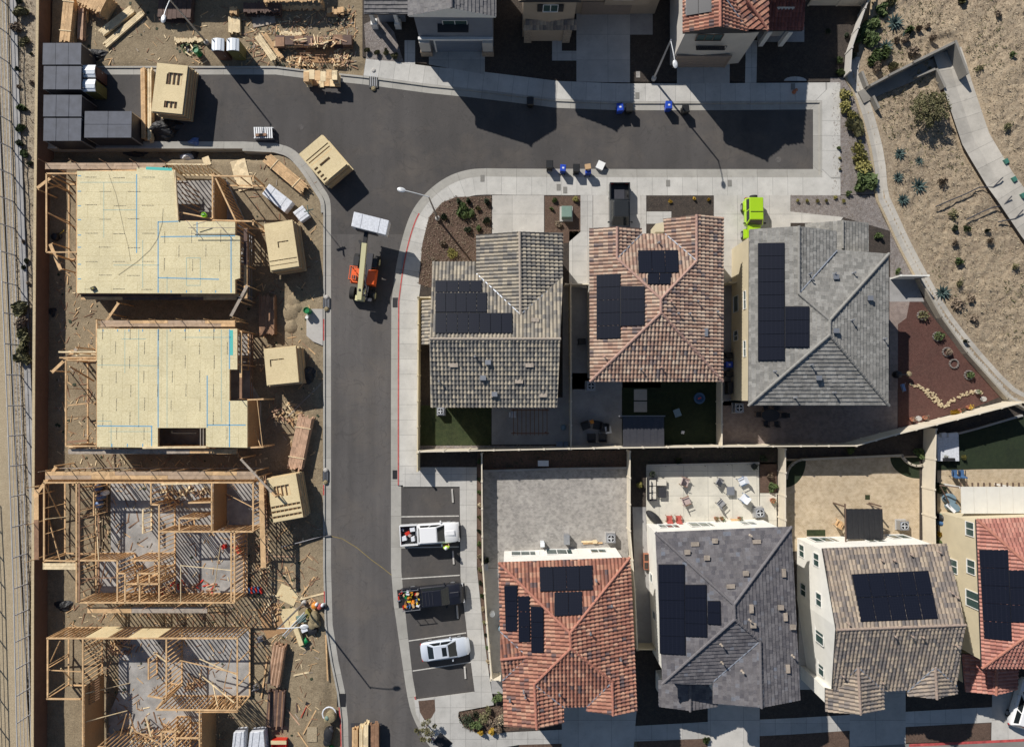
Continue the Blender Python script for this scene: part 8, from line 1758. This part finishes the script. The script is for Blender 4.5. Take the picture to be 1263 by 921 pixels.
# tan paved garden: dark awning on posts, wooden chair
a = P(1041, 627, 2.4); b = P(1090, 665, 2.6); c = (a + b) / 2; c.z = .13; w_, l_ = b.x - a.x, a.y - b.y; t = thing('awning', 'dark ribbed awning on slanted posts above the tan paving', 'awning', c)
for i in range(14): MB().box((-w_ / 2 + (i + .5) * w_ / 14, 0, 2.35 + (i % 2) * .025), (w_ / 14 + .01, l_ - .02 * (i % 2), .03), rx=-.04).build('roof_strip', 'tarp_black', t)
for s, tx in ((-1, -1.7), (1, .6)): MB().beam((s * (w_ / 2 - .1), l_ / 2 - .05, 2.3), (tx if s < 0 else w_ / 2 - 1.4, l_ / 2 + .45, 2.2), .1, .1).build('beam', 'trim_brown', t)
for s in (-1, 1): MB().box((s * (w_ / 2 - .05), l_ / 2 + .2, 1.1), (.12, .12, 2.2)).build('post', 'trim_brown', t)
MB().beam((-1.7, l_ / 2 + .45, 2.3), (-2.0 + .2, -l_ / 2 - .3, 2.5), .1, .1).build('beam', 'trim_brown', t); MB().beam((w_ / 2, 0, 2.3), (w_ / 2 + .8, -l_ / 2 + .2, .2), .08, .08).build('brace', 'trim_brown', t)
chair(1034, 645, 60, 'lumber', 'lumber', 'wooden chair left of the dark awning', .6, .6)
# right garden: day bed, patio cover, tub cover
p = P(1170, 552, .6); t = thing('day_bed', 'pale day bed platform with white pillows on the dark turf', 'day bed', V((p.x, p.y, .13))); MB().box((0, 0, .25), (2.1, 2.6, .3)).build('platform', 'wrap_white', t)
for sx, w_ in ((-.55, .55), (.35, 1.0)): MB().box((sx, 1.25, .55), (w_, .45, .3), .1, taper=.9).build('pillow', 'fabric_white', t)
MB().box((0, -1.15, .5), (1.2, .35, .4), taper=.8).build('bolster', 'tarp_black', t)
chair(1176, 583, 90, B_, 'fabric_blue', 'left one of two blue striped loungers below the dark turf', .5, .6); chair(1184.5, 583, 90, B_, 'fabric_blue', 'right one of two blue striped loungers below the dark turf', .5, .6)
a = P(1185, 600, 2.8); b = P(1330, 633, 2.8); c = (a + b) / 2; c.z = .13; w_, l_ = b.x - a.x, a.y - b.y; t = thing('patio_cover', 'large white patio cover joined to the coral roofed house', 'patio cover', c); k = 9
for i in range(k): MB().box((-w_ / 2 + (i + .5) * w_ / k, 0, 2.65), (w_ / k - .03, l_, .06)).build('roof_panel', 'patio_cover', t)
for i in range(20): MB().box((-w_ / 2 + i * w_ / 20 + .1, l_ / 2 + .1, 2.52), (.09, .5, .14)).build('rafter_end', 'trim_brown', t)
for i in range(3): MB().box((-w_ / 2 + .1 + i * w_ / 2.2, l_ / 2 - .1, 1.25), (.15, .15, 2.5)).build('post', 'trim_white', t)
MB().beam((-w_ / 2, l_ / 2 - .1, 2.4), (-w_ / 2 - 1.3, l_ / 2 + .0, 1.6), .1, .1).build('beam', 'trim_brown', t); MB().beam((-w_ / 2 - 1.3, l_ / 2, 1.6), (-w_ / 2 - .2, -.5, 1.2), .1, .1).build('beam', 'trim_brown', t)
p = P(1174, 620, .8); t = thing('hot_tub', 'blue grey curved tub cover left of the white patio cover', 'hot tub', V((p.x, p.y, .13)), R(-20)); MB().lathe((-.2, .3, 0), [(.5, 0), (.55, .6), (.5, .75)], 18).build('tub', 'tub_blue', t, smooth=True); MB().lathe((.35, -.35, 0), [(.5, 0), (.55, .62), (.5, .77)], 18, 1.1, .8).build('tub', 'tub_blue', t, smooth=True); MB().beam((-.5, -.3, .78), (.5, -.75, .8), .3, .05).build('cover_fold', 'fabric_white', t)
pile(1157, 640, 'blue and black bundle hanging by the cream fence', [('bag', 'l', 0, .2, 0, .25, 1.4, .9, 0, 'black'), ('bag', 'l', .05, -.3, 0, .22, 1.2, .8, 0, 'fabric_blue'), ('cloth', 'l', .1, .5, .2, .16, 1, .5, 0, 'utility_green'), ('pole', 't', .7, .3, .5, 1.2, .03, .1, .5, 'metal_dark')], .13, 'bundle', 'garden_bundle')
pile(755, 671, 'light timber offcuts against the white north wall', [('board', 'b', -.3, .2, 0, 1.6, .12, .2, 0, 'lumber_pale'), ('board', 'b', 0, .05, 0, 1.9, .12, .12, .03, 'lumber'), ('board', 'b', .2, .2, 0, .4, .3, .25, .1, 'lumber_pale')], .13, 'timber offcuts', 'timber_offcuts') if False else pile(731, 670, 'light timber offcuts against the white wall of the red roofed house', [('board', 'b', -.3, .2, 0, 1.6, .12, .2, 0, 'lumber_pale'), ('board', 'b', 0, .05, 0, 1.9, .12, .12, .03, 'lumber'), ('board', 'b', .2, .2, 0, .4, .3, .25, .1, 'lumber_pale')], .13, 'timber offcuts', 'timber_offcuts')
for x, y, lb in ((797, 687, 'upper terracotta planter in the passage left of the slate roof'), (797, 697, 'lower terracotta planter in the passage left of the slate roof')):
 p = P(x, y, .5); t = thing('planter_box', lb, 'planter', V((p.x, p.y, .13)), 0, 'planters in the side passage'); MB().box((0, 0, .25), (.45, .7, .5), taper=1.1).build('box', 'terracotta', t); MB().box((0, 0, .51), (.38, .6, .03)).build('soil', 'darkmulch', t)
for i, (x, y) in enumerate(((619, 762), (618, 775), (607, 757))): p = P(x, y, .5); one('drum', MB().lathe((0, 0, 0), [(.25, 0), (.27, .5), (.2, .6)], 14), 'tub_blue' if i < 2 else 'toilet_white', ['upper blue drum', 'lower blue drum', 'small white bucket'][i] + ' in the passage left of the red roof', 'drum', V((p.x, p.y, .13)), smooth=True)
# ============================================================ PLANTS
PROTO = {}
def shrub(px, py, r, h, leafm, label, cat='shrub', name='shrub', group=None, z=None, n=420, s=.15, hill=False):
 p = Hh(px, py, -.05) if hill else P(px, py, .12 if z is None else z); key = (leafm, cat, n)
 if key not in PROTO:
  ms = []
  for v in range(3):
   m = MB()
   for _ in range(7):
    a = ru(0, 2 * pi); q = ru(0, .62); c = V((q * cos(a), q * sin(a), ru(.35, .75))); k = ru(.3, .5); mm = MB(); leaves(mm, n // 7, k, k, -k * .8, k * .8, s / max(.3, r), .2); m.add([u + c for u in mm.v], mm.f)
   st = MB()
   for _ in range(6): a = ru(0, 2 * pi); st.tube((0, 0, -.1), (.5 * cos(a), .5 * sin(a), .6), .05, .02, 5)
   me1 = m.build('leaves', leafm); me2 = st.build('stem', 'bark'); ms.append((me1.data, me2.data)); bpy.data.objects.remove(me1); bpy.data.objects.remove(me2)
  PROTO[key] = ms
 a, b = random.choice(PROTO[key]); t = thing(name, label, cat, p, ru(0, 6), group)
 for me, nm in ((a, 'leaves'), (b, 'stem')): o = bpy.data.objects.new(nm, me); COL.objects.link(o); o.parent = t; o.scale = (r, r, h)
 return t
def agave(px, py, r, label, group, hill=True, mat='leaf_blue'):
 p = Hh(px, py, 0) if hill else P(px, py, .13); t = thing('agave', label, 'agave', p, ru(0, 6), group); m = MB()
 for ring, (n, el, l) in enumerate(((11, .25, 1.0), (9, .6, .85), (6, 1.05, .6))):
  for i in range(n):
   a = 2 * pi * i / n + ring * .3 + ru(-.1, .1); d = V((cos(a) * cos(el), sin(a) * cos(el), sin(el))); e = V((-sin(a), cos(a), 0)); k = l * r * ru(.85, 1.1); u = d.cross(e) * -1; w0 = .13 * r
   m.add([e * -w0 * .6 + d * .05 * r, u * -.03 * r + d * .4 * k, e * w0 * .6 + d * .05 * r, d * k, d * .45 * k + e * w0, d * .45 * k - e * w0], [[0, 1, 5], [0, 2, 1], [2, 4, 1], [5, 1, 3], [1, 4, 3]])
 m.build('leaves', mat, t); MB().lathe((0, 0, 0), [(.14 * r, -.1), (.1 * r, .15 * r)], 8).build('core', mat, t); return t
def many(lst, gname, fn):
 for it in lst: fn(*it, gname)
def where(px, py):      # a readable place for small repeated plants
 return ('far ' if False else '')
sg = lambda L, base, grp, **k: [shrub(x, y, r, h, lf, base + ' ' + w_, group=grp, **k) for x, y, r, h, lf, w_ in L]
sg([(566, 250, .35, .5, 'leaf_dark', 'nearest the pavement curve'), (577, 249, .32, .5, 'leaf_dark', 'second along the pavement curve'), (600, 250, .38, .5, 'leaf_dark', 'at the top right corner by the driveway'), (600, 272, .4, .5, 'leaf_dark', 'by the driveway edge, middle right'), (590, 282, .34, .45, 'leaf_green', 'by the driveway edge, lower right'),
 (578, 285, .42, .5, 'leaf_dark', 'near the small concrete slab'), (548, 267, .38, .5, 'leaf_dark', 'beside the street lamp foot'), (573, 263, .9, .7, 'leaf_green', 'the big bright one in the middle'), (558, 312, .7, .5, 'leaf_yellow', 'the pale yellowish one above the roof'), (590, 258, .3, .4, 'leaf_olive', 'small one right of the big bright one'), (545, 300, .45, .4, 'leaf_dry', 'dry brown one under the lamp shadow'), (535, 320, .4, .35, 'leaf_dry', 'dry brown one near the lower left edge')],
   'shrub in the curved planter bed,', 'shrubs of the curved planter bed')
sg([(684, 248, .3, .4, 'leaf_green', 'upper left'), (680, 258, .25, .35, 'leaf_green', 'middle left'), (710, 247, .4, .45, 'leaf_yellow', 'yellow green, upper right'), (688, 276, .5, .35, 'leaf_dry', 'dry brown, below the cabinet')], 'shrub beside the utility cabinet,', 'shrubs round the utility cabinet')
sg([(826, 249, .22, .3, 'flower_gold', 'left'), (856, 246, .22, .3, 'flower_gold', 'middle'), (873, 247, .22, .3, 'flower_gold', 'right')], 'tiny golden plant in the dark bed above the pink roof,', 'golden plants of the dark bed')
sg([(453, 63, .32, .5, 'leaf_olive', 'leftmost'), (465, 66, .32, .5, 'leaf_olive', 'second from left'), (476, 66, .32, .5, 'leaf_olive', 'third from left'), (487, 70, .38, .5, 'leaf_olive', 'rightmost')], 'round olive shrub in the gravel by the slate blue house,', 'round shrubs by the slate blue house')
sg([(983, 248, .25, .35, 'leaf_yellow', 'first from the left'), (995, 248, .25, .35, 'leaf_yellow', 'second from the left'), (1007, 248, .28, .35, 'leaf_yellow', 'third from the left'), (1018, 248, .28, .35, 'leaf_yellow', 'fourth from the left'), (1034, 183, .2, .3, 'leaf_green', 'alone high in the verge'), (1035, 196, .2, .3, 'leaf_yellow', 'alone in the middle of the verge'), (1035, 209, .2, .3, 'leaf_yellow', 'lower in the verge'), (1045, 239, .3, .4, 'leaf_green', 'near the tall grasses'), (1030, 244, .25, .3, 'leaf_yellow', 'right of the row'), (1040, 248, .25, .3, 'leaf_yellow', 'next right of the row'), (1082, 291, .4, .5, 'leaf_green', 'right of the lower gable'), (1106, 335, .35, .45, 'leaf_green', 'above the white gate')], 'small gravel bed shrub,', 'small shrubs in the gravel bed')
GG = 'yellow green clumps along the hill kerb'
for i, (x, y, r, lf) in enumerate(((1041, 118, .7, 'leaf_yellow'), (1042, 134, .7, 'leaf_yellow'), (1048, 146, .8, 'leaf_yellow'), (1052, 160, .9, 'leaf_olive'), (1055, 183, .75, 'leaf_yellow'), (1058, 196, .8, 'leaf_yellow'), (1063, 210, .9, 'leaf_yellow'), (1066, 224, 1.0, 'leaf_green'), (1060, 232, .6, 'leaf_green'))):
 shrub(x, y, r * 1.25, .8, lf, ['first', 'second', 'third', 'fourth', 'fifth', 'sixth', 'seventh', 'eighth', 'ninth'][i] + ' yellow green clump from the top along the hill kerb', group=GG)
for i, (x, y, r) in enumerate(((1058, 50, .5), (1050, 70, .55), (1035, 76, .4), (1043, 45, .4), (1036, 90, .5), (1020, 40, .35))): shrub(x, y, r, .5, 'leaf_dark' if i % 2 else 'leaf_green', 'shaded shrub in the dark garden at the top right, ' + ['by the curving wall', 'left of the wall bend', 'beside the pavement', 'near the upper wall', 'at the end of the wall', 'in the middle of the bed'][i], group='shaded shrubs at the top right')
# hillside plants
AG = 'blue green agaves on the hillside'
for x, y, r, lb in ((1109, 190, .65, 'left one of the upper pair on the slope'), (1133, 199, .5, 'right one of the upper pair on the slope'), (1107, 219, .6, 'left of the biggest one'), (1132, 230, .85, 'the biggest, in the middle of the slope'), (1113, 247, .65, 'just below and left of the biggest one'), (1103, 29, .9, 'topmost, among green shrubs'), (1092, 59, .8, 'above the stepped wall'), (1117, 43, .5, 'small one right of the topmost'), (1162, 361, .8, 'near the curved drain, lowest')): agave(x, y, r * 1.15, 'blue green agave, ' + lb, AG)
TG_ = 'green shrubs at the top of the hillside'
for i, (x, y, r, lf, n_) in enumerate(((1066, 40, .9, 'leaf_green', 'beside the pale wall top'), (1076, 30, .8, 'leaf_green', 'right of the wall top'), (1075, 52, .9, 'leaf_green', 'left of the blue agave'), (1085, 15, .7, 'leaf_green', 'near the top edge'), (1078, 72, 1.0, 'leaf_green', 'large, above the stepped wall'), (1090, 66, .8, 'leaf_green', 'under the second agave'), (1080, 84, .6, 'leaf_dry', 'round, left on the stepped wall'), (1098, 83, .55, 'leaf_olive', 'round, right on the stepped wall'), (1122, 66, .8, 'leaf_dry', 'brown and wide beside the wall'), (1115, 50, .5, 'leaf_dry', 'brown, above the wide one'),
 (1131, 37, .35, 'leaf_dry', 'tiny round, isolated right'), (1142, 35, .3, 'leaf_dry', 'tiny round, farthest right'), (1104, 52, .4, 'leaf_dry', 'small brown in the middle'), (1120, 38, .5, 'leaf_green', 'beside the small agave'), (1068, 50, .6, 'leaf_green', 'low beside the pale kerb'), (1148, 49, .35, 'leaf_dry', 'small, above the long wall'), (1095, 5, .6, 'leaf_olive', 'cut by the top edge'), (1185, 3, .5, 'leaf_olive', 'alone at the top edge, right'))): shrub(x, y, r, .7, lf, 'hillside shrub, ' + n_, group=TG_, hill=True)
for i, (x, y, r, lf, lb) in enumerate(((1174, 266, .65, 'leaf_olive', 'olive dry shrub below the upper black pipe'), (1175, 283, .4, 'leaf_dark', 'tiny dark shrub under the olive one'), (1190, 283, .45, 'leaf_green', 'small green shrub right of the tiny dark one'), (1175, 300, .45, 'leaf_dry', 'small grey brown shrub in the middle of the slope'), (1180, 323, .7, 'leaf_green', 'sprawling green shrub right of the ash roof'), (1181, 350, .6, 'leaf_olive', 'faint olive shrub right of the lowest agave'), (1178, 375, .8, 'leaf_dry', 'dry shrub below the lowest agave'), (1200, 392, .6, 'leaf_dry', 'dry shrub lower on the slope'), (1195, 369, .5, 'leaf_dry', 'dry shrub right of the lowest agave'), (1249, 330, .4, 'leaf_olive', 'olive tuft near the right edge'), (1218, 273 + 25, .4, 'leaf_dry', 'low dry tuft left of the channel'), (1240, 157, .7, 'leaf_olive', 'olive bush right of the channel near the top'), (1160, 226, .55, 'leaf_dry', 'brown tuft left of the upper pipe'), (1189, 421, .3, 'leaf_dark', 'tiny dark plant by the drain'), (1205, 87, .5, 'leaf_olive', 'bush at the end of the right concrete wall'), (1216, 285, .3, 'leaf_dark', 'dark knot at the pipe end'), (1230, 20, .5, 'leaf_dry', 'pale dry bush at the upper right'), (1246, 68, .4, 'leaf_green', 'small green bush at the right'))): shrub(x, y, r, .6, lf, lb, group='scattered plants on the slope', hill=True, n=180)
# small tree on the hillside: trunk, limbs, clumped crown
def tree(px, py, r, h, label, leafm='leaf_olive', hill=True, n=26, trunk=1.0):
 p = Hh(px, py, -.1) if hill else P(px, py, .12); t = thing('small_tree', label, 'tree', p); tk = MB(); tk.tube((0, 0, 0), (.05, .03, h * .35), .13 * trunk, .09 * trunk, 8); cr = MB()
 for i in range(n):
  a = i * 2.4; q = r * sqrt((i + .5) / n) * ru(.75, 1.1); z = h * ru(.45, .95) * (1 - .3 * (q / r) ** 2); c = V((q * cos(a), q * sin(a), z)); tk.tube((.05, .03, h * .33), c, .045 * trunk, .012, 5); k = r * ru(.18, .32)
  mm = MB(); leaves(mm, 110, k, k, -k * .7, k * .7, .13, .1); cr.add([u + c for u in mm.v], mm.f)
 tk.build('trunk', 'bark', t); cr.build('crown', leafm, t); return t
tree(1135, 142, 1.75, 2.9, 'round olive green bush tree with a dark shadow on the hillside', 'leaf_olive', n=40)
tree(527, 893, 1.0, 2.6, 'thin young street tree in the small bed at the corner below the parking bay', 'leaf_olive', False, 12, .5)
# left verge
LV = 'bushes between the wire fence and the brown wall'
for i, (x, y, r, lf) in enumerate(((30, 18, .75, 'leaf_olive'), (22, 37, .7, 'leaf_dry'), (31, 53, .6, 'leaf_olive'), (25, 2, .5, 'leaf_dark'), (22, 85, .3, 'leaf_dark'), (39, 67, .25, 'leaf_dark'), (40, 103, .3, 'leaf_dry'), (28, 134, .55, 'leaf_green'), (27, 160, .55, 'leaf_green'), (25, 178, .45, 'leaf_dark'), (32, 190, .5, 'leaf_green'), (38, 203, .35, 'leaf_dark'), (30, 330, .35, 'leaf_dark'), (33, 322, .3, 'leaf_dark'), (28, 380, .9, 'leaf_olive'), (32, 397, .9, 'leaf_dry'), (31, 414, .9, 'leaf_olive'), (33, 430, .8, 'leaf_olive'), (32, 443, .9, 'leaf_olive'), (24, 108, .3, 'leaf_dry'), (30, 298, .3, 'leaf_dry'), (36, 350, .3, 'leaf_dry'))):
 shrub(x, y, r, r * .9, lf, '%s bush %s the brown wall, %s' % ('olive' if lf == 'leaf_olive' else 'dry brown' if lf == 'leaf_dry' else 'green', ['west of', 'behind'][i % 2], ['near the top edge, first', 'near the top edge, second', 'near the top edge, third', 'at the very top edge', 'beside the topmost container', 'left of the topmost container', 'left of the lower toilet', 'left of the third container', 'left of the fourth container', 'level with the ditch', 'level with the first walkway', 'just below the first walkway', 'level with the first garage bay, left', 'level with the first garage bay, right', 'level with the gap between decks, upper', 'level with the gap between decks, lower', 'level with the second deck top', 'level with the pale header', 'lowest of the cluster by the second deck', 'level with the lower toilet, left', 'level with the hose coil', 'level with the slanting plank'][i]), group=LV, z=0.0)
# planting at the bottom corner and strips
for i, (x, y, r, lf, lb) in enumerate(((578, 886, .9, 'leaf_dark', 'dark hedge like shrub at the left end of the corner bed'), (587, 893, .8, 'leaf_green', 'green shrub at the lower edge of the corner bed'), (596, 882, .8, 'leaf_olive', 'olive shrub in the middle of the corner bed'), (609, 890, .8, 'leaf_dry', 'dry brown shrub in the corner bed'), (616, 884, .9, 'leaf_straw', 'pale straw coloured shrub beside the red roof'), (594, 901, .35, 'flower_gold', 'left golden flower clump by the pavement'), (606, 899, .45, 'flower_gold', 'right golden flower clump by the pavement'), (614, 860, .7, 'leaf_green', 'bright green shrub between pavement and red roof'), (586, 880, .6, 'leaf_dark', 'second dark shrub of the corner bed'), (602, 873, .6, 'leaf_olive', 'olive shrub at the upper edge of the corner bed'), (617, 898, .5, 'leaf_dry', 'low brown shrub under the red eaves'))): shrub(x, y, r, .7, lf, lb, group='shrubs of the corner bed', n=320)
for i, (x, y, r, lf, lb) in enumerate(((951, 600, .5, 'leaf_green', 'green shrub in the brown bed right of the patio'), (948, 586, .4, 'leaf_dry', 'dry shrub in the brown bed right of the patio'), (788, 598, .5, 'leaf_yellow', 'yellow green fern left of the sofa'), (1048, 555, .45, 'leaf_green', 'bush at the middle of the planting strip above the tan paving'), (1133, 558, .6, 'leaf_green', 'bush at the right end of the strip above the tan paving'), (1158, 600, .7, 'leaf_dark', 'dark bush by the cream fence, right garden'), (1158, 657, .35, 'flower_gold', 'golden plant between fence and cream wall'), (1156, 668, .4, 'leaf_green', 'green plant between fence and cream wall'), (1163, 563, .4, 'leaf_yellow', 'yellow green plant left of the day bed end'), (1186, 563, .4, 'leaf_yellow', 'yellow green plant right of the day bed end'), (1176, 507, .5, 'flower_gold', 'golden plant at the end of the dry creek'), (835, 567, .4, 'leaf_dark', 'dark bush in the strip above the patio'), (940, 565, .5, 'leaf_dark', 'dark bush at the right of the strip above the patio'), (592, 568, .35, 'leaf_green', 'bush at the top of the parking side strip'), (870, 911, .4, 'leaf_green', 'small bush by the driveway at the bottom centre'), (600, 690, .3, 'leaf_dark', 'small dark plant by the fence of the grey paving'))): shrub(x, y, r, .6, lf, lb, group='garden bushes')
for i, (y) in enumerate(range(590, 830, 16)): x = 591.3 if y < 700 else 591.3 + (y - 700) * .098; shrub(x, y, .26, .35, ['leaf_dark', 'leaf_green', 'leaf_straw', 'leaf_olive'][i % 4], 'small plant in the strip beside the parking pavement, level with ' + ['the empty bay', 'the first stall line', 'the bay top', 'the white pickup roof', 'the white pickup shadow', 'the second wheel stop', 'the gap between pickups', 'the third stall line', 'the black pickup cab', 'the black pickup side', 'the third wheel stop', 'the black pickup shadow', 'the fourth stall line', 'the silver car', 'the silver car shadow'][i], group='small plants beside the parking pavement')
# ---- countless small stuff: dry grass on the hill, litter in beds
def scatter(name, mat, n, test, zf, size, x0, x1, y0, y1, up=1.0, blades=3):
 m = MB(); k = 0; vs = []; fs = []
 while k < n:
  x, y = ru(x0, x1), ru(y0, y1)
  if not test(x, y): k += .05; continue
  z = zf(x, y) - .02; k += 1
  for _ in range(blades):
   a = ru(0, 2 * pi); l = size * ru(.5, 1.4); e = V((cos(a + 1.57), sin(a + 1.57), 0)) * l * .22; c = V((x + ru(-.1, .1), y + ru(-.1, .1), z)); tp = c + V((cos(a) * l * .6, sin(a) * l * .6, l * up * ru(.3, 1)))
   b = len(vs); vs += [c - e, c + e, tp]; fs.append([b, b + 1, b + 2])
 o = mesh_obj(name, vs, fs, mat); o['kind'] = 'stuff'; return o
hx0, hx1, hy0, hy1 = 34, 62, -5, 42
onhill = lambda x, y: x > edge_x(y) + 1.9 and chan_d(x, y) > 1.7
scatter('dry_weeds', 'leaf_olive', 1500, lambda x, y: onhill(x, y) and noise.noise(V((x * .22, y * .22, 8))) > .1 or (onhill(x, y) and y > 26 and x < 43), hill_z, .26, hx0, hx1, hy0, hy1, .8)
scatter('dry_grass', 'leaf_straw', 13000, onhill, hill_z, .17, hx0, hx1, hy0, hy1); scatter('dry_grass', 'leaf_dry', 4500, lambda x, y: onhill(x, y) and noise.noise(V((x * .35, y * .35, 5))) > -.05, hill_z, .17, hx0, hx1, hy0, hy1, .6)
scatter('dry_grass', 'leaf_straw', 2500, lambda x, y: 18 < TOPX(x, y)[0] < 42, left_z, .14, -52, -46, -36, 40); scatter('dry_weeds', 'leaf_dry', 1500, lambda x, y: 18 < TOPX(x, y)[0] < 42, left_z, .16, -52, -46, -36, 40)
def inpoly(pts):
 w = [P(x, y, 0) for x, y in pts]
 def f(x, y):
  c = False; j = len(w) - 1
  for i in range(len(w)):
   if (w[i].y > y) != (w[j].y > y) and x < (w[j].x - w[i].x) * (y - w[i].y) / (w[j].y - w[i].y) + w[i].x: c = not c
   j = i
  return c
 return f, min(q.x for q in w), max(q.x for q in w), min(q.y for q in w), max(q.y for q in w)
for pts, mt, n, sz, up in (([(516, 350), (521, 300), (529, 268), (545, 250), (562, 243), (606, 242), (606, 300), (580, 370)], 'leaf_dry', 2200, .2, .8), ([(672, 242), (716, 242), (716, 286), (672, 300)], 'leaf_dry', 400, .12, .5), ([(797.5, 242), (880, 242), (880, 262), (830, 262), (797.5, 260)], 'leaf_dry', 300, .1, .4),
                       ([(597, 556), (776, 555), (776, 577), (597, 579)], 'leaf_dark', 700, .16, .6), ([(778, 555), (958, 553), (958, 572), (778, 574)], 'leaf_dark', 700, .16, .6), ([(1026, 98), (1040, 98), (1064, 152), (1079, 240), (1026, 240)], 'leaf_dry', 600, .14, .5), ([(566, 878), (620, 868), (622, 903), (595, 904), (572, 896)], 'leaf_dry', 600, .18, .7), ([(975.5, 241), (1078, 241), (1110, 308), (1126, 340), (1098, 342), (1098, 285), (1040, 268), (975.5, 261)], 'leaf_dry', 500, .14, .5), ([(518, 550), (700, 549), (700, 556), (518, 558)], 'leaf_straw', 300, .14, .5), ([(449, 30), (452, 73), (498, 77), (470, 20)], 'leaf_dry', 150, .12, .5)):
 f, a, b, c, d = inpoly(pts); scatter('bark_litter', mt, n, f, lambda x, y: .13, sz, a, b, c, d, up, 2)
